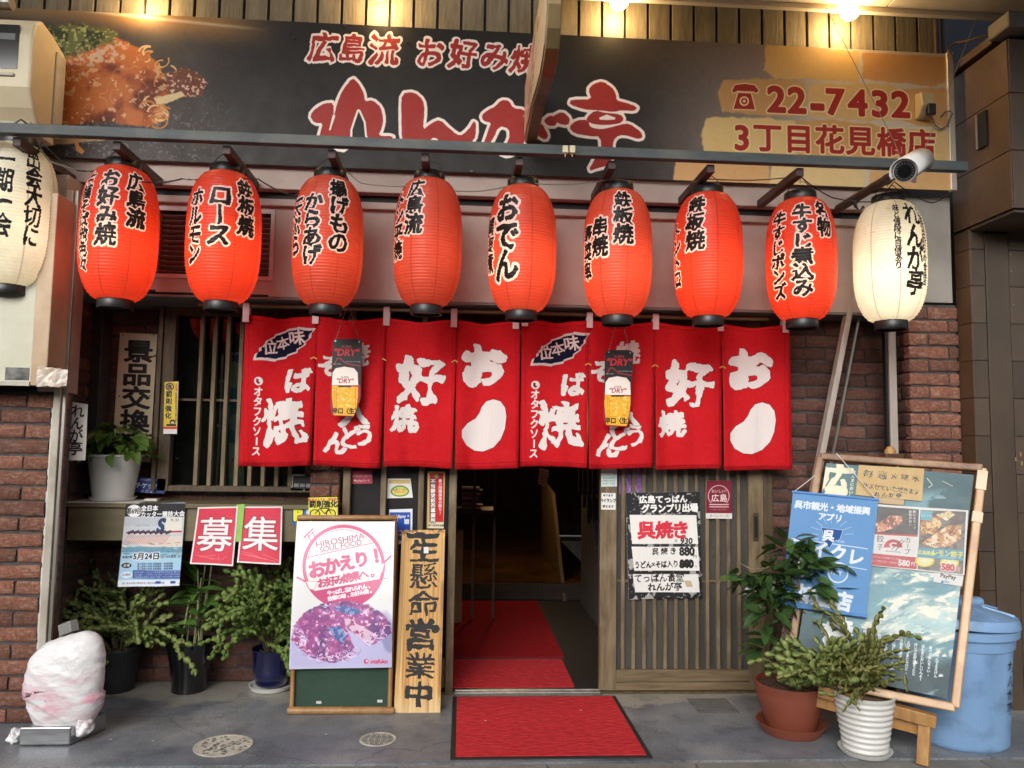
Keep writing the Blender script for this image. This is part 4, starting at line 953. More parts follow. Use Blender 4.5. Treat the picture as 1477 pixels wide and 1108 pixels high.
# ------------------------------------------------------------------ beige wall unit and board box at the left
UX1 = P(48, 100, -.62)[0]-.02
U = thing('wall_cabinet', (-2.1, -.5, 2.68), 'rounded beige wall cabinet with a dark window, top left beside the dish photo', 'cabinet')
zu0, zu1 = P(40, 172, -.62)[2], P(60, 22, -.62)[2]
pr = [(-.60, zu0+.06), (-.55, zu0), (-.36, zu0+.01), (-.36, zu1-.06), (-.47, zu1-.02), (-.57, zu1-.0), (-.62, zu1-.035), (-.635, zu1-.10), (-.635, zu0+.14)]
b = MB(); n = len(pr); 
xl, xr = -2.5, UX1+.02
prism(b, pr, xl, xr).build('case', mat('beige_cabinet', (206, 192, 160), .45, col2=(190, 174, 142), nscale=3), U, bevel=.012)
MB().box(xl+.1, xr-.06, -.6375, -.636, zu0+.22, zu1-.06).build('dark_window', mat('dark_window_pane', (20, 22, 24), .15), U)
MB().box(xr-.17, xr-.075, -.6395, -.638, zu1-.13, zu1-.10).build('display', mat('grey_display', (66, 70, 72), .4), U)
MB().tube([(xr-.175, -.6395, zu1-.165), (xr-.175, -.638, zu1-.165)], .008, 12).build('button', mat('grey_button', (150, 152, 150), .4), U)
MB().box(xr-.26, xr-.07, -.645, -.636, zu0+.185, zu0+.20).build('latch', M_cream, U, bevel=.003)
MB().box(xl, xr-.01, -.60, -.40, zu0-.035, zu0-.001).build('base_shelf', M_cream, U, bevel=.004)
MB().box(xr+.001, xr+.008, -.45, -.37, zu0+.03, zu1-.08).build('back_plate', M_cream, U, bevel=.002)
bx = P(78, 400, -.56)[0]
BBx = thing('board_box', (-2.2, -.5, 1.5), 'large blank pale sign box with torn tape fixed above the left brick pillar', 'sign box')
zz0 = P(40, 553, -.56)[2]
MB().box(-2.9, bx-.07, -.56, -.42, zz0, 2.35).build('box_face', mat('pale_box_face', (206, 204, 186), .5, col2=(190, 188, 168), nscale=2, dirt=(176, 164, 128), dscale=3), BBx, bevel=.004)
MB().box(bx-.068, bx, -.57, -.41, zz0-.01, 2.36).build('side_frame', mat('tan_box_frame', (196, 172, 142), .5, col2=(176, 148, 118), nscale=3, dirt=(160, 128, 92), dscale=4), BBx, bevel=.004)
MB().box(-2.9, bx-.07, -.572, -.561, zz0-.012, zz0+.006).build('bottom_frame', M_cream, BBx)
p = P(26, 545, -.562); MB().box(p[0]-.055, p[0]+.045, -.563, -.561, p[2]-.01, p[2]+.045).build('dark_sticker', mat('dark_residue', (60, 60, 58), .7, col2=(128, 126, 120), nscale=24, bump=.4), BBx)
tp = MB(); r_ = random.Random(4)
gx = [P(54, 545, -.575)[0]+.016*i for i in range(9)]
vs = []
for j in range(6):
    for i in range(9): vs.append((gx[i], -.576-r_.uniform(0, .008), zz0-.012+.018*j*(1-.02*i)+r_.uniform(-.004, .004)))
tp.add(vs, [(j*9+i, j*9+i+1, (j+1)*9+i+1, (j+1)*9+i) for j in range(5) for i in range(8)], 0)
o = tp.build('torn_tape', mat('torn_tape', (214, 204, 192), .25, col2=(186, 168, 148), nscale=20), BBx); s_ = o.modifiers.new('t', 'SOLIDIFY'); s_.thickness = .001
p = P(8, 8, -.45); tag(MB().tube([(p[0]-.3, -.45, p[2]+.02), (p[0]+.03, -.45, p[2]+.01)], .03, 14).build('duct_pipe', M_alu), 'silver duct pipe end at the top left corner above the beige cabinet', 'pipe')
tag(MB().box(-2.9, -2.33, -.34, -.26, 3.05, 3.6).build('dark_corner_panel', mat('dark_corner', (30, 32, 38), .7)), kind='structure')

# ------------------------------------------------------------------ security camera, outlet box, sockets
p = P(1313, 240, -.86); t = thing('security_camera', p, 'white bullet security camera at the right end of the lantern beam', 'camera')
a = Vector(P(1305, 247, -.96)); bb = Vector(P(1327, 233, -.74)); d = (bb-a).normalized()
MB().tube([a, a+d*.004, bb-d*.004, bb], [.046, .048, .048, .044], 28).build('body', M_white, t)
u = Vector((0, 0, 1)); s_ = d.cross(u).normalized(); u2 = s_.cross(d).normalized()
vs = []; aa = a-d*.022; b2 = bb+d*.01
for q_ in (aa, b2):
    for k in range(13):
        th = math.radians(-25+230*k/12); vs.append(q_+(s_*math.cos(th)+u2*math.sin(th))*.055)
bz = MB().add(vs, [(k, k+1, 14+k, 13+k) for k in range(12)], 0, sm=True).build('sunshield', M_white, t, auto=False); m_ = bz.modifiers.new('thick', 'SOLIDIFY'); m_.thickness = .003
MB().tube([a-d*.003, a-d*.0005], .042, 28).build('lens_face', M_blk, t)
MB().tube([a-d*.006, a-d*.0035], .025, 24).build('lens', mat('lens_glass', (8, 8, 12), .08, coat=1), t)
led = MB()
for k in range(18):
    th = k*2*math.pi/18; c_ = a-d*.0032+(s_*math.cos(th)+u2*math.sin(th))*.034; led.tube([c_-d*.0015, c_], .0028, 6)
tag(led.build('infrared_leds', mat('led_grey', (120, 122, 124), .3), t), kind='stuff')
MB().tube([(a+bb)/2+u2*-.03, (a+bb)/2-u2*.07+d*.02, P(1288, 245, -.76)], .010, 10).build('mount', M_white, t)
p = P(1333, 152, SY-.03); t = thing('outlet_box', p, 'small beige weatherproof socket box with a plug on the sign beside the phone number', 'socket')
prism(MB(), [(SY-.001, p[2]-.07), (SY-.03, p[2]-.07), (SY-.075, p[2]-.02), (SY-.06, p[2]+.055), (SY-.001, p[2]+.07)], p[0]-.035, p[0]+.035).build('cover', mat('beige_plastic', (176, 156, 118), .5), t, bevel=.006)
MB().box(p[0]-.012, p[0]+.03, SY-.085, SY-.06, p[2]-.07, p[2]-.012).build('plug', M_blk, t, bevel=.004)
q1 = P(1340, 165, SY-.06); pts = [q1]+[P(x, y, SY-.02) for x, y in ((1345, 172), (1350, 182), (1357, 186), (1366, 182), (1371, 170), (1374, 164), (1371, 160), (1362, 162), (1358, 168))]
MB().tube(pts, .0045, 8).build('cable', mat('beige_cable', (120, 104, 80), .6), t)
for dx, tx in ((-5, 'left'), (5, 'right')):
    p = P(820+dx, 217, -.782); o = MB().box(p[0]-.012, p[0]+.012, -.80, -.776, p[2]-.016, p[2]+.016).tube([(p[0], -.788, p[2]-.016), (p[0], -.788, p[2]-.032)], .0025, 6).build('cord_hook', mat('cream_plastic', (226, 214, 176), .4), bevel=.005)
    tag(o, '%s one of the two small cream hooks stuck on the beam' % tx, 'hook', 'cream hooks on the beam')

# ------------------------------------------------------------------ wires
def wire(pts, r, m, lab, cat='cable', name='cable', n=10, sag=0.0):
    out = []
    for a, b in zip(pts[:-1], pts[1:]):
        a, b = np.array(a, float), np.array(b, float)
        for k in range(n):
            f = k/n; q = a*(1-f)+b*f; q[2] -= sag*4*f*(1-f)*np.linalg.norm(b-a); out.append(q)
    out.append(np.array(pts[-1], float)); return tag(MB().tube(out, r, 6).build(name, m), lab, cat)
wire([P(x, y, -.62) for x, y in ((48, 232), (60, 205), (112, 246), (175, 240), (205, 262), (262, 258), (330, 252), (372, 258), (425, 282), (462, 262), (478, 240))], .0035, M_wire, 'dark lantern power cable drooping between the first four lanterns', n=6, sag=.06)
wire([P(x, y, -.60) for x, y in ((486, 232), (520, 264), (600, 268), (690, 276), (755, 262), (800, 266), (884, 258), (985, 264), (1020, 258), (1152, 254))], .003, M_wirel, 'thin pale lantern wire running along the middle lanterns', n=6, sag=.03)
wire([P(x, y, -.60) for x, y in ((1156, 256), (1200, 285), (1262, 291), (1290, 262), (1330, 288), (1345, 293), (1372, 278))], .003, M_wire, 'dark lantern wire drooping past the right white lantern', n=6, sag=.04)
wire([P(18, 180, -.74), P(30, 172, -.74), P(45, 182, -.7), P(55, 208, -.66), P(70, 232, -.64), P(110, 245, -.62)], .004, mat('grey_cable', (110, 104, 92), .6), 'grey cable looping from the beige cabinet to the first lanterns', n=5, sag=.02)
wire([P(1192, 12, -.36), P(1290, 205, -.74), P(1300, 230, -.86)], .0016, M_wirel, 'thin guy wire slanting from the ceiling down to the security camera', 'wire', 'guy_wire', n=4)
wire([P(1408, 28, -.36), P(1330, 225, -.80)], .0016, M_wirel, 'thin guy wire slanting down from the ceiling at the right corner', 'wire', 'guy_wire', n=4)
wire([P(1373, 83, -.32), P(1366, 70, -.32), P(1378, 62, -.32), P(1412, 54, -.4), P(1436, 46, -.45), P(1462, 56, -.5), P(1477, 52, -.5)], .006, mat('brown_cable', (104, 84, 62), .6), 'brown cable along the top edge of the neighbouring building', n=5, sag=.03)
wire([P(113, 490, -.1), P(106, 580, -.15), P(97, 640, -.2), P(93, 760, -.2), P(96, 862, -.2)], .004, mat('dark_green_cord', (34, 42, 30), .6), 'thin dark green cord hanging beside the small white banner', 'cord', 'cord', n=6)

# ------------------------------------------------------------------ signs and stickers
def sign(name, pts, Y, col, draw, label, cat, res=900, thick=.004, rough=.4, side=M_paperw, n=1, warp=None, parent=None, coat=0., bump=0., spec=.5, group=None):
    q = qpx(pts, Y); cv = canvas_for(q, res, col); draw(cv)
    o = board(name, q, thick, immat(name+'_print', cv, rough, spec, coat=coat, bump=bump, bscale=40), side, parent, n=n, warp=warp)
    return tag(o, label, cat, group) if parent is None else o
def R4(x0, y0, x1, y1): return [(x0, y0), (x1, y0), (x1, y1), (x0, y1)]
JUNK = 'お好み焼広島営業時間電話番号味自信生麺地域観光案内ご利用ください本日'
def junk(n, seed=0):
    r = random.Random(seed); return ''.join(r.choice(JUNK) for _ in range(n))
def d_keihin(c):
    c.noise(5, 6, 2)
    for i, ch in enumerate('景品交換所'): c.text(ch, 199.5-i*1.7, 507+i*33.6, 33, (22, 20, 20), bold=.035, sx=1.28)
    for x, y in ((177, 483), (222, 483), (172, 571), (216, 571), (167, 659), (213, 659)): c.ell(x, y, 1.1, 1.1, (80, 70, 60))
sign('exchange_sign', [(173, 480), (227, 482), (216, 667), (161, 665)], YI-.004, (224, 208, 172), d_keihin, 'tall cream plaque reading 景品交換所 on the recessed brick wall behind the white plant pot', 'plaque', side=M_cream)
def d_batsu(c):
    c.rect(234, 618, 262, 628, (230, 228, 222)); c.rect(234, 616, 262, 619, (206, 50, 40)); c.ell(245, 558, 6.2, 5.8, (40, 30, 26)); c.ell(245, 558, 4.6, 4.2, (222, 196, 60)); c.text('強', 244.5, 558, 7, (40, 30, 26), bold=.04)
    for i, ch in enumerate('罰則強化'): c.text(ch, 243.6-i*.3, 569+i*10.4, 9, INK, bold=.04)
    c.text('自転車', 254.5, 556, 3.4, (190, 50, 30), vert=True, gap=1.1, bold=.02); c.text('飲酒運転等自転車の危険行為', 254, 568, 2.9, (60, 50, 40), vert=True, gap=1.1, bold=.02)
    c.ell(249, 609, 4.2, 3.4, INK); c.ell(249, 610, 2.4, 2, (226, 190, 150)); c.rect(240, 612, 254, 615, INK)
sign('warning_sticker', [(237.5, 551), (257.5, 550.5), (255, 626), (235.5, 626)], .08, (226, 200, 52), d_batsu, 'narrow yellow vertical sticker reading 罰則強化 left of the lattice window', 'sticker', res=1300)
def d_renga(c):
    for i, ch in enumerate('れんが亭'): c.text(ch, 113-i*1.2, 594+i*18, 20, INK, bold=.02, brush=.6)
sign('small_banner', [(98, 579), (127.5, 583.5), (122, 664), (94, 664)], -.30, (214, 210, 202), d_renga, 'small white cloth banner reading れんが亭 beside the white plant pot', 'banner', thick=.002, n=8, warp=lambda u, v: .006*math.sin(u*5+v*3), rough=.8)
def d_ticket(c):
    c.text('チケット商', 217, 701, 8.6, WHT, bold=.03); c.text('古物商許可 協同組合', 217, 692.6, 3.2, (200, 210, 230)); c.text('呉 広 島', 212, 709, 5, (200, 210, 230))
sign('ticket_sign', [(195.5, 689), (239.5, 691), (237, 712), (193, 710)], .1, (38, 58, 118), d_ticket, 'small blue sign reading チケット商 standing on the counter', 'sign', res=1300)
o = MB().box(*[P(209, 709, .02)[0], P(228, 709, .02)[0]], .015, .05, KZ1+.001, KZ1+.014).build('paper_stack', M_paperw, bevel=.002); tag(o, 'small white box on the counter in front of the blue sign', 'box')
sh = MB().box(P(100, 715, 0)[0], P(215, 715, 0)[0], -.112, .1, KZ1+.0005, KZ1+.0035).build('paper_sheet', M_paperw); tag(sh, 'white sheet lying on the counter under the white plant pot', 'sheet')
# regatta poster
def d_boat(c):
    c.rect(172, 726, 268, 745, (26, 26, 32)); c.ell(193, 737, 10.5, 8.8, (238, 238, 238)); c.text('第69回', 193, 737, 9, INK, bold=.03, sx=.85)
    c.text('全日本', 203, 733.5, 8.2, (240, 240, 240), bold=.045, align='l'); c.text('カッター競技大会', 203, 742, 8, (240, 240, 240), bold=.045, align='l', sx=.97)
    c.rect(172, 745, 268, 792, (196, 200, 206)); c.poly([(172, 745), (230, 745), (172, 758)], (206, 212, 220)); c.rect(172, 746, 232, 758, (186, 190, 196)); c.text('mini Tara', 205, 757, 5, (120, 150, 180), slant=.2)
    c.poly([(240, 746), (262, 746), (262, 768), (196, 772), (184, 768), (222, 764), (238, 762)], (226, 222, 212)); c.line([(182, 768), (262, 766)], 2.4, (166, 46, 44))
    c.text('S', 233, 757, 26, (34, 56, 100), bold=.06, slant=.2, sx=.9); c.text('PL 23', 252, 749.5, 5, (60, 60, 60)); c.text('５０.', 247, 783, 8, (40, 40, 44))
    c.poly([(176, 776), (262, 772), (262, 790), (210, 788)], (220, 206, 196))
    for i in range(24): x = 186+i*2.6; c.ell(x, 768-(i % 3), 1.9, 2.2, [(44, 44, 60), (90, 40, 50), (60, 70, 90)][i % 3]); c.line([(x, 770), (x-9, 784)], .5, (180, 80, 90))
    c.rect(170, 788, 268, 800, (86, 140, 166), rag=6, al=.8); c.rect(170, 796, 268, 812, (166, 206, 226), al=.7)
    for i in range(30): c.ell(random.uniform(174, 264), random.uniform(782, 800), random.uniform(1, 5), .7, random.choice([(220, 232, 240), (48, 96, 128), (176, 140, 90)]), al=.7)
    c.text('令和7年', 184, 803, 4, INK, bold=.03); c.text('5月24日', 211, 801.5, 11, (28, 30, 44), bold=.04, out=(.09, (238, 242, 246))); c.text('午前10時開始 呉湾', 247, 802, 4.2, INK)
    c.rect(168, 810, 268, 846, (164, 204, 232)); c.ell(183, 815, 7, 3.8, INK); c.text('会場', 183, 815, 4.4, WHT, bold=.03)
    for i in range(3): c.text('海上保安大学校 民間施設・県営桟橋', 224, 812.5+i*3.6, 3.1, (30, 36, 60), bold=.02)
    c.ell(183, 828.5, 8, 4.4, (230, 236, 244)); c.rect(192, 822, 264, 834, (42, 74, 150)); c.text('出場校', 183, 828.5, 4.2, (30, 50, 110))
    for i in range(3): c.text(junk(24, i), 227, 824.6+i*3.5, 2.7, WHT)
    c.rect(168, 836, 268, 846, (222, 230, 238)); c.text(junk(20, 6), 208, 840.5, 3, (60, 64, 80))
    for x in (226, 247): c.rect(x, 837.5, x+7, 841, (38, 66, 150))
    c.noise(4, 20, 4)
sign('regatta_poster', [(181.5, 727), (267, 725), (259.5, 844.5), (171, 846)], -.121, (170, 200, 222), d_boat, 'blue and white rowing regatta poster with 5月24日 taped to the counter front', 'poster', res=1100, thick=.0012, n=10, warp=lambda u, v: -.012*v*v+.004*math.sin(u*7), coat=.3)
def d_bo(ch):
    def f(c):
        w, h = c.w, c.h; c.H = None
        c.rect(w*.035, h*.025, w*.965, h*.975, (214, 58, 80)); c.noise(6, 6, 9)
        c.text(ch, w*.5, h*.49, w*.86, (244, 236, 236), bold=.012, out=(.03, (170, 60, 80)))
        for k in range(5): c.line([(random.uniform(0, w), h*(.8+.15*random.random())), (random.uniform(0, w), h*(.8+.15*random.random()))], 2, (240, 190, 196), al=.5)
    return f
sign('recruitment_poster', [(285.5, 732), (343.5, 730.5), (337.5, 816), (275, 813)], -.121, (236, 232, 228), d_bo('募'), 'pink poster reading 募 beside the rowing poster, left of the green tape', 'poster', thick=.0015, n=8, warp=lambda u, v: -.012*v*v+.006*math.sin(u*4), coat=.5, group='pink recruitment posters')
sign('recruitment_poster', [(349.5, 731), (407.5, 730.5), (406, 814), (342.5, 811)], -.121, (236, 232, 228), d_bo('集'), 'pink poster reading 集 nearer the parking sticker, right of the green tape', 'poster', thick=.0015, n=8, warp=lambda u, v: -.014*v*v+.005*math.sin(u*5+1), coat=.5, group='pink recruitment posters')
sign('tape_strip', [(341, 728), (353, 727), (348, 781), (338, 782)], -.124, (150, 196, 96), lambda c: c.noise(16, 8, 1), 'translucent green tape strip between the two pink posters', 'tape', thick=.0006)
def d_park(c): c.text('P', 430, 742, 23, (228, 222, 60), bold=.08, out=(.07, (30, 50, 60))); c.text('駐車場', 446, 738, 9, (230, 236, 240), bold=.03, vert=True)
sign('parking_sticker', R4(420.5, 729.5, 450, 757), -.104, (40, 110, 172), d_park, 'blue sticker with a yellow letter P on the counter front', 'sticker')
def d_bike(c):
    c.text('自転車のスマホ・酒気帯び', 465, 720.6, 3.9, (190, 50, 40), bold=.03); c.text('罰則強化', 466, 727, 10, INK, bold=.05)
    for x in (454, 477): c.ell(x, 741, 7.4, 6.6, INK); c.ell(x, 741, 6, 5.3, (224, 214, 70))
    c.line([(454, 741), (461, 733), (474, 733), (468, 741), (461, 733)], 1.3, INK); c.line([(474, 733), (477, 741)], 1.3, INK); c.line([(473, 731), (479, 731)], 1.2, INK)
sign('bicycle_sticker', [(445, 718), (486.5, 717), (487.5, 750), (445, 750)], -.117, (226, 218, 78), d_bike, 'yellow sticker with a bicycle and 罰則強化 at the right end of the counter', 'sticker', res=1200)
# panel box with switches
p0, p1 = P(419, 684, .1), P(463, 709, .1)
t = thing('switch_panel', ((p0[0]+p1[0])/2, .15, p1[2]), 'grey framed switch panel on the bricks above the counter', 'switch panel')
MB().box(p0[0], p1[0], .1, YI-.012, p1[2], p0[2]).build('frame', M_cream, t, bevel=.004)
MB().box(p0[0]+.014, p1[0]-.008, .097, .0995, p1[2]+.014, p0[2]-.010).build('face', M_blk, t)
for k in range(4): MB().box(p0[0]+.022+.031*k, p0[0]+.046+.031*k, .0945, .0965, p1[2]+.022, p1[2]+.040).build('switch', mat('switch_grey', (150, 150, 146), .4), t)
def d_pink(c): c.text('YAHOO! JAPAN', 522, 686.5, 4.6, (240, 200, 206), bold=.02); c.ell(512, 693.3, 1.6, 1.4, WHT); c.text('PayPayカード', 523, 693.3, 3.6, (240, 220, 224), bold=.03)
sign('payment_sticker', [(508, 679), (537, 678.5), (537, 697.5), (507.5, 698)], .02, (196, 70, 88), d_pink, 'small rose pink sticker on the left dark glass panel', 'sticker', res=1400, thick=.001)
def d_oval(c): c.rect(561, 692, 591, 697, (214, 186, 120)); c.ell(576.5, 708, 13.4, 8.4, (96, 150, 76)); c.ell(576.5, 708, 11, 6.2, (228, 206, 110)); c.text('広島てっぱん', 576.5, 705.5, 3.3, (120, 90, 40), bold=.02); c.text('グランプリ', 576.5, 709.5, 3.3, (120, 90, 40), bold=.02)
sign('oval_badge_card', [(559, 690.5), (592, 690.5), (595.5, 718), (558, 719)], .018, (230, 226, 220), d_oval, 'white card with a green and yellow oval badge on the middle dark glass panel', 'card', res=1400, thick=.006)
def d_ali(c):
    c.rect(562, 739, 592, 780, (34, 78, 170)); c.text('Alipay +', 580, 744.5, 6, WHT, bold=.04); c.rect(583, 749, 590, 756, (220, 226, 232)); c.text('支付宝', 569, 750, 3.4, WHT)
    for i in range(40): c.ell(random.uniform(561, 592), random.uniform(764, 786), 1.4, 1.2, random.choice([(220, 120, 90), (90, 170, 220), (240, 220, 120), (110, 190, 120)]))
sign('blue_pay_sticker', [(561.5, 735), (595, 734), (594.5, 785), (561, 785)], .018, (226, 230, 236), d_ali, 'blue mobile payment sticker below the oval badge card', 'sticker', res=1400, thick=.001)
def d_red(c):
    c.rect(619.5, 683, 639.5, 753, (192, 30, 34)); c.ell(629.5, 687.5, 4, 4, (150, 110, 70)); c.ell(629.5, 687.5, 2, 2, (200, 170, 110)); c.rect(618, 754, 640, 762, (226, 216, 190))
    for i, ch in enumerate('不当要求拒否事業所'): c.text(ch, 624.6, 695+i*7., 7.2, (236, 232, 226), bold=.05, out=(.1, (40, 16, 16)))
    for i, ch in enumerate('暴力団関係者の断り！'): c.text(ch, 635, 694+i*5.2, 5, (236, 232, 226), bold=.03)
    c.text('暴力追放呉会議', 629, 758, 3.1, (60, 50, 40), bold=.02)
sign('red_notice_sticker', [(617, 680), (642, 680.5), (640, 762.5), (615.5, 762)], .018, (208, 178, 110), d_red, 'narrow red vertical notice reading 不当要求拒否事業所 left of the doorway', 'sticker', res=1400, thick=.003)
# door stickers
def d_w1(c): c.rect(869, 690, 887, 698, (190, 214, 206)); [c.text(junk(7, i), 878, 681+i*4.2, 2.6, (110, 120, 120)) for i in range(6)]
sign('pale_door_sticker', [(867.5, 675), (890, 675), (890, 702), (867, 702.5)], -.0112, (206, 216, 212), d_w1, 'pale green white sticker high on the left stile of the sliding door', 'sticker', res=1300, thick=.001)
def d_w2(c): c.text('ペイランプ', 877, 722, 5.6, INK, bold=.05, sx=.8); c.text('使えます', 877, 730.5, 4, INK, bold=.03); c.text('あります', 877, 714.6, 3.6, INK, bold=.03)
sign('black_white_door_sticker', [(867.5, 711), (888, 711.5), (888, 735.5), (867, 735)], -.0112, (228, 226, 222), d_w2, 'small black and white sticker on the door stile below the pale one', 'sticker', res=1300, thick=.001)
def d_hiro(c):
    c.rect(1015, 739.5, 1060, 752, (220, 214, 208)); c.ell(1036.5, 715, 15.6, 15.6, (220, 190, 190)); c.ell(1036.5, 715, 14.5, 14.5, (122, 32, 48)); c.rect(1018, 725, 1056, 740, (122, 32, 48))
    c.text('おいしい！', 1036.5, 708, 4.8, (232, 214, 212), bold=.02); c.text('広島', 1037, 718, 11.5, (236, 222, 220), bold=.02)
    c.rect(1023, 726.4, 1051, 728, (220, 190, 190)); c.rect(1023, 730, 1051, 731.4, (220, 190, 190)); c.text('OISHII! HIROSHIMA', 1037, 734.6, 2.6, (200, 150, 150)); c.text('食べんさい店', 1037, 744, 4.6, (150, 140, 136))
sign('burgundy_plate', [(1019, 693.5), (1055.5, 693), (1056, 748.5), (1018, 748)], -.0115, (122, 32, 48), d_hiro, 'burgundy plate with a white arc and 広島 on the sliding door slats', 'plate', res=1400, thick=.004)
def d_purple(c): c.noise(30, 6, 2); [c.line([(random.uniform(892, 926), 672), (random.uniform(892, 926), 715)], 1.5, (180, 160, 196), al=.5) for _ in range(6)]
sign('purple_door_notice', R4(893, 672, 927, 712), .0128, (120, 84, 136), d_purple, 'faded purple notice behind the slats at the upper left of the sliding door', 'notice', thick=.001)
def f_menu(x, y): return 890+x/5.833, 690+y/5.833
def d_menu(c):
    m = f_menu
    def T(t, x, y, s_, col=INK, **k): X, Y_ = m(x, y); c.text(t, X, Y_, s_/5.833, col, **k)
    def box(x0, y0, x1, y1, col, **k): c.poly([m(x0, y0), m(x1, y0+2), m(x1+14, y1), m(x0+22, y1)], col, **k)
    c.blot((196, 194, 190), .62, 14, 5, .03, al=.8); c.blot((220, 218, 214), .70, 50, 7, .04, al=.7)
    X0 = 60
    box(190, 140, 600, 290, (30, 30, 30), al=.8, rag=5)
    T('広島てっぱん', 390, 178, 66, (236, 234, 230), bold=.06); T('グランプリ出場', 445, 254, 72, (236, 234, 230), bold=.07, sx=.92)
    box(105, 310, 668, 556, (232, 230, 224)); box(122, 578, 680, 780, (232, 230, 224)); box(130, 808, 682, 960, (230, 228, 224))
    for i, (ch, x) in enumerate((('呉', 248), ('焼', 398), ('き', 538))): T(ch, x, 440, 150, (214, 48, 66), bold=.05, brush=.6)
    T('¥', 498, 528, 44, (130, 130, 130)); T('930', 585, 530, 66, INK, bold=.04, slant=.1)
    T('呉 焼 き', 395, 618, 60, INK, bold=.035, brush=.9, sx=.95); T('880', 588, 616, 92, INK, bold=.055, sx=.9, brush=.5); T('円', 655, 660, 30)
    T('うどん×そば入り', 330, 728, 62, INK, bold=.045, brush=1.2, sx=.78); T('880', 585, 722, 82, INK, bold=.10, sx=.9, brush=1); T('つ', 660, 744, 22)
    T('てっぱん食堂', 355, 842, 72, INK, bold=.03, brush=1, sx=.95); T('れんが亭', 402, 916, 70, INK, bold=.035, brush=.9); box(562, 862, 622, 915, (196, 176, 140))
sign('menu_board', [(902.5, 711), (1009, 709), (1013, 862), (907, 865)], -.0115, (28, 28, 30), d_menu, 'hand lettered black and white menu board reading 呉焼き 930 on the sliding door', 'menu board', res=1400, thick=.006, n=8, warp=lambda u, v: .003*math.sin(u*8+v*5), rough=.5)
sign('wall_flyer', R4(330, 508, 352, 702), .17, (196, 206, 214), lambda c: (c.rect(325, 560, 355, 640, (96, 140, 176)), c.ell(345, 540, 9, 12, (214, 200, 160)), c.ell(343, 670, 11, 13, (214, 200, 150)), c.text('地', 341, 518, 13, (40, 60, 110), bold=.05, out=(.1, (230, 230, 230))), c.text('な個', 342, 664, 7, INK, bold=.03), c.text('置!!', 342, 673, 7, INK, bold=.03), c.ell(338, 610, 7, 12, (150, 180, 200))), 'blue and cream poster behind the lattice window beside the noren', 'poster')
o = tag(MB().tube([P(321, 512, .165), P(318, 600, .166), P(312, 700, .165)], .006, 8).tube([P(319.4, 548, .165), P(319.2, 552, .165)], .012, 8).tube([P(316, 612, .165), P(316, 616, .165)], .012, 8).build('banner_pole', M_white), 'thin white banner pole standing behind the lattice window', 'pole')

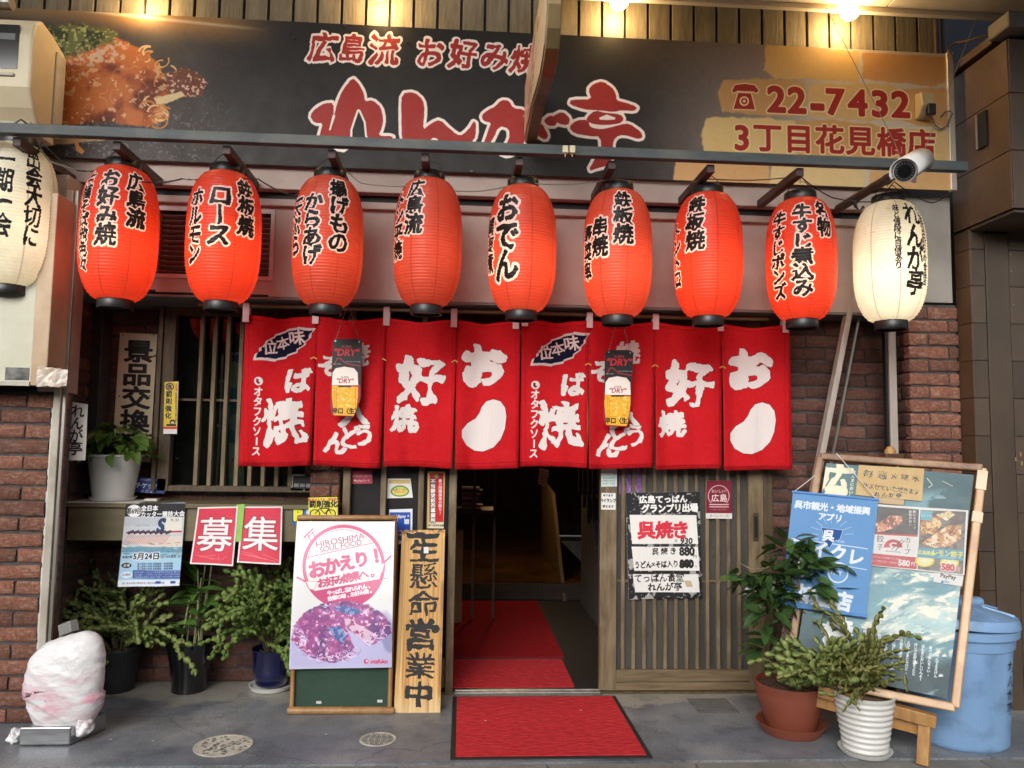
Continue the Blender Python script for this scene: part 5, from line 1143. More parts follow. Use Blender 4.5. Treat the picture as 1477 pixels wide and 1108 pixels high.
# ------------------------------------------------------------------ hanging beer signs
def beer(ol, gl, chs, S, lab, Y=-.20):
    pts = [P(x, y, Y) for x, y in ol]; xs = [p[0] for p in pts]; zs = [p[2] for p in pts]; x0, x1, z0, z1 = min(xs), max(xs), min(zs), max(zs)
    q = [np.array((x0, Y, z1)), np.array((x1, Y, z1)), np.array((x1, Y, z0)), np.array((x0, Y, z0))]; cv = canvas_for(q, 2200, (36, 36, 38))
    ax, ay = S; f = lambda x, y: (ax+x/3.435, ay+y/3.435)
    cv.poly([f(*p) for p in gl], (166, 36, 44), grow=3.5); cv.poly([f(*p) for p in gl], (228, 174, 54)); 
    foam = gl[:2]+gl[-6:]; 
    xl, xr = gl[0][0], gl[1][0]; yf = gl[0][1]
    cv.poly([f(xl-1, yf), f(xl+2, yf-62), f(xl+18, yf-84), f(xl+60, yf-92), f(xr-20, yf-84), f(xr-2, yf-62), f(xr+1, yf)], (232, 228, 218), out=(166, 36, 44), ow=.5)
    for i in range(60): X = random.uniform(xl+8, xr-8); Yy = random.uniform(yf+10, yf+120); cv.ell(*f(X, Yy), random.uniform(.6, 3), random.uniform(.4, 1.4), random.choice([(244, 214, 110), (206, 140, 30), (250, 232, 160)]), al=.6)
    for dx in (12, 20, (xr-xl)-14): cv.line([f(xl+dx, yf+8), f(xl+dx+3, yf+140)], .9, (196, 128, 30), al=.8)
    cv.poly([f(xl+30, yf+2), f(xl+95, yf+2), f(xl+95, yf+9), f(xl+30, yf+9)], (30, 30, 30))
    mx_ = (xl+xr)/2
    cv.text('SUPER', *f(mx_, yf-40), 4, (170, 120, 110), bold=.03); cv.text('"DRY"', *f(mx_, yf-22), 9, (176, 40, 50), bold=.03, slant=.15)
    cv.text('SUPER', *f(mx_+8, yf-190), 5.5, (170, 60, 60), bold=.02, sx=.95); cv.text('"DRY"', *f(mx_+8, yf-163), 13.4, (196, 42, 56), bold=.04, slant=.15)
    cv.line([f(mx_-55, yf-100), f(mx_-38, yf-134), f(mx_-26, yf-134), f(mx_+5, yf-108), f(mx_+75, yf-95)], .9, (196, 60, 56))
    cv.text('GENUINE DRAFT BEER', *f(mx_+40, yf-117), 2.1, (190, 190, 190)); cv.text('DRAFT BEER', *f(mx_-40, yf-105), 2, (190, 190, 190))
    cv.text('辛口〈生〉', *f(mx_-2, yf+128), 8.8, (30, 24, 20), bold=.05, sx=.88)
    t = thing('beer_sign', ((x0+x1)/2, Y, z0), lab, 'sign', 'hanging beer glass signs')
    n = len(pts); b = MB(); uv = [((p[0]-x0)/(x1-x0), (p[2]-z0)/(z1-z0)) for p in pts]
    b.add(pts, [tuple(range(n))[::-1]], 0, uv); bk = [p+np.array((0, .005, 0)) for p in pts]; b.add(bk, [tuple(range(n))], 1); b.add(pts+bk, [(i, (i+1) % n, n+(i+1) % n, n+i) for i in range(n)], 1)
    b.build('panel', [immat('beer_print', cv, .4, .3), M_blk], t)
    for (a, c_) in chs:
        A, Bz = np.array(P(*a, Y-.003)), np.array(P(*c_, Y-.02)); L = np.linalg.norm(Bz-A); nl = int(L/.0075); lk = MB()
        for k in range(nl):
            p = A+(Bz-A)*(k+.5)/nl; w = .0022 if k % 2 else .0007
            lk.tube([p-(Bz-A)/nl*.6, p+(Bz-A)/nl*.6], [w, w], 5)
        tag(lk.build('chain', M_steel, t), kind='stuff')
        MB().tube([A+np.array((0, -.004, -.004)), A+np.array((0, .001, -.004))], .004, 10).build('grommet', M_steel, t)
beer([(480, 492), (484, 489), (519, 489), (522.5, 493), (521, 532), (520.5, 574), (510, 600.5), (480, 600), (476, 594)], [(512, 432), (640, 440), (640, 480), (628, 584), (520, 580), (510, 480)], [((484, 491), (499, 446)), ((518, 492), (505, 446))], (330, 430), 'black and gold beer glass sign hanging on chains before the left curtain')
beer([(873, 509), (877, 505), (909, 505), (913.5, 509), (911.5, 548), (908, 607), (903, 616), (876, 614.5), (870, 608)], [(456, 480), (582, 488), (582, 520), (568, 634), (462, 628), (452, 520)], [((878, 507), (890, 462)), ((909, 508), (897, 462))], (740, 430), 'black and gold beer glass sign hanging on chains before the right curtain')
# ------------------------------------------------------------------ standing boards
M_bamb = mat('varnished_bamboo', (168, 130, 84), .4, col2=(140, 100, 60), nscale=6, stretch=(3, 3, 1))
def lerp4(q, u, v): return (q[0]*(1-u)+q[1]*u)*(1-v)+(q[3]*(1-u)+q[2]*u)*v
YT, YB = -.10, -.28
A = thing('poster_stand', P(490, 1030, YB), 'framed chalkboard stand covered by a white okonomiyaki poster, left of the wooden sign', 'poster stand')
fr = qpx([(431, 748), (570, 748), (562, 1026), (421, 1028)], [YT, YT, YB, YB])
cvb = canvas_for(fr, 500, (42, 66, 52)); cvb.noise(6, 5, 3); cvb.noise(3, 40, 4)
board('chalkboard', fr, .012, immat('green_chalkboard', cvb, .7, .3), M_frame, A)
MB().tube([fr[0]+(0, -.01, -.01), fr[3]+(0, -.01, .01)], .011, 10).tube([fr[1]+(0, -.01, -.01), fr[2]+(0, -.01, .01)], .011, 10).build('side_pole', M_bamb, A)
for nm, y, Y, x0, x1, r in (('top_pole', 747, YT, 429, 573, .014), ('bottom_pole', 1025, YB, 415, 568, .0175)):
    a, b_ = P(x0, y, Y-.015), P(x1, y, Y-.015); MB().tube([a, a*.98+b_*.02, a*.5+b_*.5, b_*.98+a*.02, b_], [r*.85, r, r, r, r*.85], 14).tube([a*.51+b_*.49, a*.49+b_*.51], r*1.12, 14).tube([a*.60+b_*.40, a*.59+b_*.41], r*1.1, 14).build(nm, M_bamb, A)
for s_, e_ in ((fr[0], fr[3]), (fr[1], fr[2])):
    MB().bar(s_+np.array((0, .03, -.06)), e_+np.array((0, .24, 0)), .02, .02).build('rear_leg', M_bamb, A)
f5 = lambda x, y: (410+x/3.69, 740+y/3.69)
q = qpx([f5(68, 45), f5(588, 45), f5(572, 822), f5(25, 832)], [YT-.035, YT-.035, YB-.0, YB-.0])
cv = canvas_for(q, 1250, (218, 218, 219)); cv.noise(3, 4, 2)
MG = (192, 44, 110); X0, Y0 = f5(318, 285)
cv.ell(X0, Y0, 59.5, 60.5, MG, n=60); cv.ell(X0, Y0, 54.5, 55.5, (218, 218, 219), n=60)
cv.poly([f5(120, 425), f5(548, 345), f5(520, 420), f5(430, 500), f5(200, 500)], MG)
c2 = Cv(cv.w, cv.h, (0, 0, 0)); c2.H = cv.H; c2.ell(X0, Y0, 57, 58, (1, 1, 1), n=60); msk = 1-c2.a[..., 0]
PXp, PYp = grid_px(cv); band = (PYp > Y0+18) & (np.hypot((PXp-X0)/57, (PYp-Y0)/58) > 1.04); cv.a[band] = (218, 218, 219)
cv.line([f5(125, 238), f5(480, 158)], .8, MG); 
for k in range(18):
    a0 = math.pi*(1.06+k*.045); cv.line([(X0+52*math.cos(a0), Y0+53*math.sin(a0)), (X0+52*math.cos(a0+.12), Y0+53*math.sin(a0+.12))], .6, MG)
ra = -.19
cv.text('HIROSHIMA', *f5(300, 145), 12, (160, 60, 110), bold=.004, rot=ra, sx=1.08); cv.text('SOUL FOOD', *f5(302, 176), 10.6, (160, 60, 110), bold=.004, rot=ra, sx=1.)
for i, (ch, s_) in enumerate((('お', 25), ('か', 25), ('え', 23), ('り', 23), ('！', 24))):
    cv.text(ch, *f5(178+i*78, 302-i*18), s_, MG, bold=.06, rot=ra)
for i, ch in enumerate('お好み焼県へ。'): cv.text(ch, *f5(205+i*44, 374-i*9), 14, MG, bold=.05, rot=ra)
for i, ch in enumerate('やっぱし忘れられん、'): cv.text(ch, *f5(242+i*23.5, 427-i*4.2), 7.2, (240, 232, 236), bold=.05, rot=ra)
for i, ch in enumerate('故郷の味、お好み焼。'): cv.text(ch, *f5(246+i*24, 457-i*4.6), 7.2, (240, 232, 236), bold=.05, rot=ra)
for a_, b_ in ((f5(68, 343), f5(120, 368)), (f5(570, 228), f5(530, 268))): cv.line([a_, b_], 2.6, MG)
cv.poly([f5(118, 365), f5(178, 368), f5(158, 410), f5(138, 405)], (226, 226, 226), out=MG, ow=.5); cv.poly([f5(534, 268), f5(520, 320), f5(482, 292)], (226, 226, 226), out=MG, ow=.5)
for a_, b_, w in (((105, 134), (155, 84), 2), ((118, 138), (160, 98), 1), ((125, 112), (148, 158), 1.4), ((150, 100), (172, 142), 1.4)): cv.line([f5(*a_), f5(*b_)], w, MG)
# dish print in purples
low = cv.mask([f5(20, 690), f5(120, 560), f5(540, 540), f5(590, 600), f5(590, 840), f5(20, 840)], soft=60)
mixin(cv, (176, 172, 214), low*.9); mixin(cv, (110, 112, 160), low*sstep(.52, .62, fbm(cv.h, cv.w, 3, 3, 44))*.6)
dish = cv.mask([f5(*p) for p in ((60, 590), (110, 530), (200, 485), (330, 468), (450, 490), (530, 540), (565, 590), (572, 640), (480, 700), (430, 690), (380, 650), (330, 610), (384, 740), (330, 780), (250, 800), (150, 770), (90, 730), (40, 680))], soft=4, rag=7)
nA, nB, nC = fbm(cv.h, cv.w, 9, 4, 31), fbm(cv.h, cv.w, 30, 3, 32), fbm(cv.h, cv.w, 52, 3, 33)
mixin(cv, (164, 74, 138), dish); mixin(cv, (84, 48, 112), dish*sstep(.42, .66, nA)); mixin(cv, (214, 132, 188), dish*sstep(.50, .66, nB)*.55); mixin(cv, (110, 50, 120), dish*sstep(.46, .34, nC)*.6); mixin(cv, (236, 226, 240), dish*sstep(.63, .70, nC)*.75)
cut = cv.mask([f5(*p) for p in ((318, 560), (345, 560), (420, 610), (500, 650), (480, 690), (430, 690), (380, 650), (330, 600))], soft=3, rag=5); mixin(cv, (222, 196, 214), cut*.85); mixin(cv, (150, 70, 120), cut*sstep(.55, .62, nB))
for pl in (((260, 505), (330, 495), (420, 520), (390, 545), (300, 530)), ((238, 610), (300, 605), (335, 660), (300, 695), (262, 660))):
    g_ = cv.mask([f5(*p) for p in pl], soft=6, rag=6); mixin(cv, (56, 84, 150), g_*.9); mixin(cv, (120, 150, 200), g_*sstep(.55, .62, nC))
for i in range(150):
    t_ = random.random(); cx_, cy_ = random.choice([(60+50*t_, 600+90*t_), (90+230*t_, 740+45*math.sin(t_*3)), (330+60*t_, 780-50*t_), (440+110*t_, 700-90*t_)])
    a = random.uniform(0, 6.28); r = random.uniform(8, 26)
    cv.line([f5(cx_+r*math.cos(a+k*.4), cy_+r*.7*math.sin(a+k*.4)) for k in range(6)], .9, random.choice([(236, 224, 240), (206, 180, 222), (160, 120, 180)]), al=.85)
cv.ell(*f5(437, 790), 3.4, 3.4, (200, 40, 80)); cv.ell(*f5(440, 788), 1.6, 1.8, (232, 200, 230)); cv.text('otafuku', *f5(505, 789), 8, (200, 50, 90), bold=.05)
board('poster', q, .0012, immat('okonomiyaki_poster', cv, .42, .5, coat=.25), M_paperw, A, n=14, warp=lambda u, v: -.010*math.sin(v*3.1)-.004*math.sin(u*6+v*3))
for x, y in ((185, 1011), (517, 1003)):
    X, Y_ = f5(x, y); 
for px, py in ((460, 1013), (548, 1011)):
    pq = onplane(px, py, fr[3], np.cross(fr[1]-fr[0], fr[3]-fr[0])/np.linalg.norm(np.cross(fr[1]-fr[0], fr[3]-fr[0])), 0)
    MB().box(pq[0]-.012, pq[0]+.012, pq[1]-.004, pq[1]-.002, pq[2]-.006, pq[2]+.006).build('price_label', M_paperw, A)

# wooden sign 一生懸命営業中
q = qpx([(580, 765), (642, 764), (635, 1029), (568, 1028)], [-.055, -.055, -.285, -.285])
cv = canvas_for(q, 1300, (204, 162, 100)); PXw, PYw = grid_px(cv)
gr = fbm(cv.h, cv.w, 3, 5, 51, aspect=24); mixin(cv, (168, 118, 62), sstep(.45, .65, gr)*.8); mixin(cv, (226, 190, 130), sstep(.55, .72, fbm(cv.h, cv.w, 2, 4, 52, aspect=14))*.7)
edge = np.minimum(sstep(573, 579, PXw+(.05*(PYw-765))), 1-sstep(636, 641, PXw+.03*(PYw-765))); mixin(cv, (120, 76, 40), (1-edge)*.5*sstep(.4, .6, fbm(cv.h, cv.w, 5, 4, 54)))
mixin(cv, (112, 74, 42), sstep(785, 764, PYw)*.8*sstep(.42, .55, fbm(cv.h, cv.w, 20, 4, 53))); mixin(cv, (232, 196, 140), sstep(782, 766, PYw)*sstep(.56, .62, fbm(cv.h, cv.w, 26, 4, 58))*.8); mixin(cv, (222, 200, 160), sstep(990, 1029, PYw)*.5)
cv.line([(618, 985), (617, 1030)], .7, (90, 60, 36)); cv.line([(622, 862), (618, 900)], .4, (110, 74, 46), al=.6)
for px_k, py_k in ((589, 992), (626, 958)): cv.ell(px_k, py_k, 1.6, 2, (150, 84, 44))
BK = (40, 40, 40)
cv.text('一', 611, 775, 44, BK, bold=.05, brush=1.2, sx=1.05)
cv.text('生', 611.5, 795, 33, BK, bold=.03, brush=1.0, sx=1.34, slant=-.02); cv.text('懸', 611, 831, 40, BK, bold=.015, brush=.8, sx=1.1); cv.text('命', 610, 871, 39, BK, bold=.02, brush=.8, sx=1.2)
cv.text('営', 607, 916, 46, BK, bold=.04, brush=1.0, sx=1.1); cv.text('業', 606, 961, 39, BK, bold=.015, brush=.8, sx=1.18); cv.text('中', 604.5, 1002, 36, BK, bold=.05, brush=.8, sx=1.2)
cv.rect(611, 789, 618, 798, (214, 218, 220), rag=1)
W_ = thing('wooden_sign', (q[2]+q[3])/2, 'tall weathered wooden plank sign reading 一生懸命営業中 leaning beside the doorway', 'sign')
board('plank', q, .028, immat('wooden_sign_print', cv, .62, .3, bump=.15, bscale=50), mat('sign_wood_edge', (150, 108, 62), .7), W_)

# ------------------------------------------------------------------ easel with chalkboard
bq = qpx([(1183, 660), (1417, 677), (1376, 1020), (1137, 974)], [-.44, -.74, -.95, -.66])
n_ = np.cross(bq[1]-bq[0], bq[3]-bq[0]); n_ /= np.linalg.norm(n_); n_ = n_ if n_[1] < 0 else -n_      # towards the street
def onb(px, py, off=0.0):
    q_ = onplane(px, py, bq[0], n_, 0); return q_+n_*off
EA = thing('easel', (1.75, -.8, 0), 'wooden easel holding the painted chalkboard in front of the right brick wall', 'easel')
M_pine = mat('easel_pine', (190, 146, 88), .5, col2=(160, 112, 62), nscale=6, stretch=(5, 5, .7), bump=.1, dirt=(120, 84, 50), dscale=5)
CB = thing('chalkboard', (bq[2]+bq[3])/2, 'big wood framed chalkboard painted with Hiroshima lettering and white clouds, tilted on the easel', 'chalkboard')
M_tape = mat('frame_varnished', (142, 104, 66), .42, col2=(104, 70, 44), nscale=5, stretch=(3, 3, 3), bump=.15, dirt=(204, 172, 132), dscale=4)
M_tapel = mat('tan_packing_tape', (206, 168, 122), .35, col2=(180, 138, 96), nscale=6, rvar=.1, bump=.08)
cor = [onb(1183, 659), onb(1417, 676), onb(1377, 1021), onb(1136, 973)]
inn = [onb(1192, 668), onb(1405, 685), onb(1366, 1008), onb(1146, 960)]
cv = canvas_for(inn, 900, (62, 92, 98)); PXc, PYc = grid_px(cv)
mixin(cv, (84, 120, 124), sstep(.5, .66, fbm(cv.h, cv.w, 3, 4, 61))*.6); mixin(cv, (46, 66, 72), sstep(890, 960, PYc)*.7)
w1, w2_, w3 = fbm(cv.h, cv.w, 11, 5, 62, aspect=.3), fbm(cv.h, cv.w, 26, 4, 63, aspect=.25), fbm(cv.h, cv.w, 60, 3, 64, aspect=.3)
sh_ = (fbm(cv.h, cv.w, 4, 3, 69)*90).astype(int); I_, J_ = np.meshgrid(np.arange(cv.h), np.arange(cv.w), indexing='ij'); w1, w2_, w3 = [w_[(I_+sh_+(J_*.25).astype(int)) % cv.h, J_] for w_ in (w1, w2_, w3)]
wave = sstep(790, 830, PYc-.05*(PXc-1250))*sstep(948, 915, PYc-.32*(PXc-1300)+6*np.sin(PXc*.12))
mixin(cv, (120, 164, 176), wave*.75); mixin(cv, (184, 198, 192), wave*sstep(.42, .58, w1)); mixin(cv, (98, 138, 148), wave*sstep(.48, .64, w2_)*.7); mixin(cv, (226, 222, 206), wave*sstep(.50, .56, w3)*sstep(.46, .52, w1)*.9)
mixin(cv, (150, 190, 198), sstep(.64, .70, w1)*sstep(700, 720, PYc)*.6*sstep(1250, 1350, PXc))
f6 = lambda x, y: (1120+x/4.616, 650+y/4.616)
for ch, x, y, s_ in (('広', 392, 190, 48), ('島', 385, 330, 46)):
    cv.text(ch, *f6(x, y), s_*.9, (222, 212, 186), bold=.055, brush=1.2, rot=.05)
for i, ch in enumerate('ほんまにおいしい'): cv.text(ch, *f6(512-i*3.4, 145+i*27), 5.6, (230, 228, 220), bold=.02)
cv.text('焼', 1208, 912, 40, (226, 228, 226), bold=.05, brush=.6)
for a_, b_, w in (((1180, 902), (1236, 908), 4), ((1184, 912), (1230, 917), 2.6), ((1192, 905), (1188, 950), 3.4), ((1222, 908), (1218, 952), 3.4), ((1206, 904), (1206, 914), 3)): cv.line([a_, b_], w, (222, 226, 226))
lines = ['いっぺんでええけん', '食べてみんちゃい。', 'ほんまにおいしいんよ！', 'ほいでお好み食うたら', 'えびすさまじゃけど、', '平和を希求する', '似た物じゃって。', 'うちらん町の', 'お好み焼で', 'みんなで', '呼ようし。']
for i, l in enumerate(lines):
    x = 1352-i*10.6+1; y = 938-i*2.6
    for k, ch in enumerate(l): cv.text(ch, x-k*.45, y+k*4.7, 5.0, (236, 238, 236), bold=.035)
for x, y in ((1362, 948), (1357, 976), (1320, 957), (1294, 923), (1237, 930), (1256, 944), (1285, 966)):
    for k in range(5): a = -1.57+(k-2)*.75; cv.poly([(x, y), (x+1.4*math.cos(a-.6), y+1.4*math.sin(a-.6)), (x+5.2*math.cos(a), y+5.2*math.sin(a)), (x+1.4*math.cos(a+.6), y+1.4*math.sin(a+.6))], (234, 234, 230))
cv.line([(1306, 915), (1305, 928), (1308, 938)], 1.3, (200, 190, 140)); cv.line([(1336, 690), (1344, 700), (1338, 704)], 1.2, (190, 200, 170)); cv.line([(1358, 694), (1374, 702)], 1, (190, 190, 150)); cv.noise(4, 50, 7)
board('painted_panel', inn, .012, immat('chalkboard_painting', cv, .48, .4, bump=.2, bscale=30), M_frame, CB)
def fbar(a, b, w, h, m, nm): MB().bar(a+n_*.004, b+n_*.004, w, h, up=tuple(n_)).build(nm, m, CB, bevel=.006)
fw = .034
fbar(cor[0], cor[1], fw, .03, M_tape, 'frame_top'); fbar(cor[3], cor[2], fw, .032, M_tapel, 'frame_bottom'); fbar(cor[0], cor[3], fw, .028, M_tape, 'frame_side'); fbar(cor[1], cor[2], fw, .028, M_tapel, 'frame_side')
MB().bar(cor[1]*.985+cor[2]*.015+n_*.005, cor[1]*.90+cor[2]*.10+n_*.005, fw+.006, .034, up=tuple(n_)).build('tape_patch', mat('pale_tape', (216, 190, 156), .3, col2=(196, 164, 126), nscale=8), CB)
MB().bar(cor[1]*.80+cor[2]*.20+n_*.005, cor[1]*.755+cor[2]*.245+n_*.005, fw+.006, .034, up=tuple(n_)).build('tape_patch', mat('pale_tape', (216, 190, 156), .3), CB)
# easel legs and ledge
leg_r = G(1331, 1104); 
MB().bar(leg_r, P(1335, 1032, -.90), .045, .03).build('leg', M_pine, EA, bevel=.003)
MB().bar((1.52, -.34, 0), (1.55, -.44, .3), .045, .03).build('leg', M_pine, EA, bevel=.003)
MB().bar((1.70, -.25, 0), P(1287, 662, -.58)+np.array((0, .03, 0)), .04, .03).build('rear_leg', M_pine, EA, bevel=.003)
a, b_ = onb(1180, 988, -.005), onb(1350, 1033, -.005)
MB().bar(a+(0, 0, -.02), b_+(0, 0, -.02), .05, .05).build('ledge', M_pine, EA, bevel=.004)
MB().bar(a+(0, .03, -.075), b_+(0, .03, -.075), .03, .045).build('ledge_support', M_pine, EA, bevel=.004)
mt = onb(1285, 655, -.03); MB().tube([mt+(0, .01, -.1), mt+(0, .0, .025), mt+(0, 0, .045)], [.028, .026, .012], 12).build('mast', M_pine, EA)
MB().box(mt[0]-.045, mt[0]+.045, mt[1]-.04, mt[1]+.02, mt[2]-.018, mt[2]+.012).build('clamp', mat('dark_clamp_wood', (84, 58, 38), .4), EA, bevel=.006)
# paper notice, flyer, pay card
def onsign(name, pts, off, col, draw, lab, cat, res=1300, thick=.001, coat=0, n=1, warp=None, rough=.45):
    q = [onb(x, y, off) for x, y in pts]; cv = canvas_for(q, res, col); draw(cv); cv.a *= (.88 if name != 'food_flyer' else .82)
    o = board(name, q, thick, immat(name+'_print', cv, rough, .5, coat=coat), M_paperw, None, n=n, warp=warp); return tag(o, lab, cat)
def d_note(c):
    c.noise(7, 5, 2)
    for i, (ch, x) in enumerate((('毎', 605), ('週', 700), ('火', 782), ('曜', 850), ('水', 925))): c.text(ch, *f6(x, 155+i*8), 12 if i < 2 else 9, INK, bold=.0, brush=1.4, rot=.05, sx=1.2)
    for i, ch in enumerate('休ませていただきます'): c.text(ch, *f6(590+i*38, 232+i*5), 8.6, INK, bold=.01, brush=1.6, sx=1.05)
    for i, ch in enumerate('れんが亭'): c.text(ch, *f6(665+i*48, 290+i*3), 7, INK, bold=.02, brush=1.5, sx=1.2)
onsign('paper_notice', [f6(548, 98), f6(983, 124), f6(968, 340), f6(525, 296)], .006, (204, 168, 98), d_note, 'tan paper notice with brush writing 毎週 taped to the top of the chalkboard', 'notice', n=5, warp=lambda u, v: .002*math.sin(u*6))
onsign('blank_paper', [f6(660, 312), f6(850, 328), f6(845, 366), f6(655, 350)], .005, (196, 164, 112), lambda c: c.noise(5, 5, 1), 'blank tan paper strip under the brush written notice', 'paper')
def d_pay(c): c.text('PayPay', *f6(1145, 838), 8, INK, bold=.03); c.text('加盟店', *f6(1130, 874), 3.4, (40, 120, 170)); c.rect(*f6(1097, 868), *f6(1112, 882), (40, 120, 190))
onsign('pay_card', [f6(1052, 800), f6(1246, 830), f6(1234, 906), f6(1042, 876)], .005, (226, 226, 224), d_pay, 'white PayPay card tucked under the food flyer', 'card', thick=.002)
def d_fly(c):
    def pl(pts, col, **k): c.poly([f6(*p) for p in pts], col, **k)
    pl([(636, 368), (946, 392), (938, 566), (628, 550)], (48, 42, 40)); pl([(634, 556), (938, 574), (926, 712), (622, 680)], (232, 228, 226)); pl([(634, 548), (938, 566), (937, 578), (633, 560)], (190, 34, 44)); pl([(620, 684), (934, 714), (930, 790), (616, 762)], (192, 32, 44))
    m1 = c.mask([f6(*p) for p in ((636, 490), (700, 470), (760, 430), (830, 440), (840, 480), (780, 520), (700, 545), (640, 545))], soft=3, rag=4); a_, b_2 = fbm(c.h, c.w, 12, 4, 71), fbm(c.h, c.w, 34, 3, 72)
    mixin(c, (132, 50, 26), m1); mixin(c, (214, 130, 90), m1*sstep(.52, .6, a_)); mixin(c, (240, 200, 170), m1*sstep(.6, .66, b_2))
    c.line([f6(830, 440), f6(930, 400)], 1, (96, 80, 60)); c.line([f6(835, 470), f6(935, 430)], 1, (96, 80, 60))
    for i, ch in enumerate('弾けるカープ鉄板が旨い'): c.text(ch, *f6(915-(i//6)*26, 408+(i % 6)*22), 4.4, WHT, bold=.02)
    c.text('餃', *f6(690, 592), 10.6, INK, bold=.0); c.text('子', *f6(688, 645), 9.5, INK, bold=.0)
    for i, ch in enumerate('カープ'): c.text(ch, *f6(872-i*1, 600+i*38), 9, INK, bold=.0, rot=math.pi/2 if ch == 'ー' else 0)
    fan = [f6(775+62*math.cos(t), 648+54*math.sin(t)) for t in [math.pi*(1+k/16) for k in range(17)]]; c.poly(fan, (196, 36, 44)); c.text('C', *f6(775, 632), 10, WHT, bold=.05, sx=1.5)
    c.line([f6(790, 670), f6(850, 600)], .9, INK); c.line([f6(765, 662), f6(835, 595)], .9, INK); c.text('HIROSHIMA GYOZA', *f6(775, 675), 2.4, INK)
    for i in range(2): c.text(junk(14, i+3), *f6(705, 714+i*26), 3.2, (240, 220, 220))
    c.text('580', *f6(848, 748), 11, WHT, bold=.05); c.text('円', *f6(908, 756), 6, WHT, bold=.03)
    pl([(956, 396), (1262, 408), (1240, 824), (936, 790)], (120, 112, 100)); c.blot((70, 62, 52), .52, 10, 75, mask=c.mask([f6(*p) for p in ((956, 396), (1262, 408), (1240, 824), (936, 790))]), al=.7)
    for pp, col, hi in ((((955, 480), (1000, 450), (1080, 440), (1100, 500), (1040, 560), (960, 560)), (196, 130, 60), (240, 210, 150)), (((965, 620), (1050, 560), (1140, 500), (1230, 500), (1225, 590), (1150, 640), (1050, 650)), (206, 150, 90), (246, 226, 190)), (((1060, 430), (1150, 400), (1190, 430), (1130, 470)), (226, 206, 150), (250, 240, 210))):
        mm = c.mask([f6(*p) for p in pp], soft=4, rag=4); mixin(c, col, mm); mixin(c, hi, mm*sstep(.48, .58, a_)); mixin(c, (150, 74, 30), mm*sstep(.60, .66, b_2)*.8)
    for x, y in ((985, 735), (1150, 750)): c.ell(*f6(x, y), 14, 9, (226, 208, 70)); c.ell(*f6(x, y), 11, 7, (240, 232, 150)); c.ell(*f6(x, y), 1.4, 1.2, (250, 250, 230)); [c.line([f6(x, y), f6(x+50*math.cos(t), y+32*math.sin(t))], .5, (250, 250, 230)) for t in [k*.785 for k in range(8)]]
    c.line([f6(1225, 440), f6(1150, 570)], 1.4, (110, 30, 40)); c.line([f6(1205, 440), f6(1145, 560)], 1.2, (110, 30, 40)); pl([(958, 400), (1036, 406), (1030, 470), (958, 464)], (96, 176, 196)); c.text('おすすめ', *f6(996, 436), 4, (210, 236, 240))
    pl([(940, 652), (1245, 664), (1240, 738), (934, 712)], (54, 150, 176)); c.text('広島県産', *f6(995, 684), 6, (236, 222, 80), bold=.04); c.text('レモン餃子', *f6(1140, 690), 9, (240, 226, 90), bold=.04); c.text('LEMON GYOZA', *f6(1130, 716), 3.4, WHT)
    c.text('580', *f6(1140, 778), 12.5, (206, 34, 48), bold=.06, out=(.09, WHT)); c.text('円', *f6(1205, 792), 6, (206, 34, 48), bold=.04, out=(.08, WHT))
onsign('food_flyer', [f6(628, 358), f6(1275, 402), f6(1248, 834), f6(608, 766)], .009, (236, 234, 232), d_fly, 'laminated flyer of two gyoza dishes priced 580 on the chalkboard', 'flyer', res=1700, thick=.0015, coat=.08, n=4, warp=lambda u, v: .0015*math.sin(u*5))
# blue cloth banner hanging from strings
def d_ban(c):
    W1 = (226, 234, 244)
    c.noise(4, 5, 3)
    for i, ch in enumerate('呉市観光・地域振興'): c.text(ch, *f6(148+i*56, 362+i*5.5), 12.2, W1, bold=.045, rot=.06)
    for i, ch in enumerate('アプリ'): c.text(ch, *f6(305+i*54, 445+i*6), 12, W1, bold=.045, rot=.06)
    c.line([f6(85, 590), f6(608, 662)], 1.2, W1); c.poly([f6(300, 520), f6(440, 538), f6(420, 600), f6(380, 610), f6(350, 660), f6(320, 610), f6(310, 560)], (38, 84, 150), out=W1, ow=.5); c.text('呉', *f6(345, 575), 17, W1, bold=.05)
    for k in range(9):
        a = math.pi*(1.02+.12*k); c.line([f6(365+85*math.cos(a), 570+80*math.sin(a)), f6(365+150*math.cos(a), 570+130*math.sin(a))], .6, W1, al=.7)
    c.text('MY', *f6(270, 598), 4, W1); c.text('KURE', *f6(432, 615), 4, W1)
    for i, ch in enumerate('マイクレ'): c.text(ch, *f6(160+i*125, 640+i*27), 24, W1, bold=.05, rot=.06)
    c.line([f6(480, 780), f6(600, 800)], 1, W1); c.line([f6(100, 740), f6(200, 752)], 1, W1)
    c.ell(*f6(410, 820), 15, 15, W1); c.ell(*f6(410, 820), 13, 13, (112, 164, 216)); c.text('PAY', *f6(400, 820), 9, W1, bold=.03)
    for i, ch in enumerate('加盟店'): c.text(ch, *f6(190+i*125, 960+i*24), 27, W1, bold=.055, rot=.06)
bp = [(1144, 713), (1266, 725), (1249, 890), (1127, 872)]
q = [onb(x, y, .03) for x, y in bp]
cv = canvas_for(q, 1000, (106, 154, 204)); d_ban(cv)
BN = thing('blue_banner', (q[2]+q[3])/2, 'light blue cloth banner hung by strings over the left half of the chalkboard', 'banner')
o = board('cloth', q, .001, immat('blue_banner_print', cv, .7, .3, trans=.12), mat('banner_edge', (76, 134, 200), .8), BN, n=12, warp=lambda u, v: .006*math.sin(u*7+v*2)*v)
MB().tube([q[0]+(-.004, 0, .004), q[1]+(.004, 0, .004)], .006, 10).build('rod_sleeve', mat('banner_sleeve', (88, 142, 204), .6), BN)
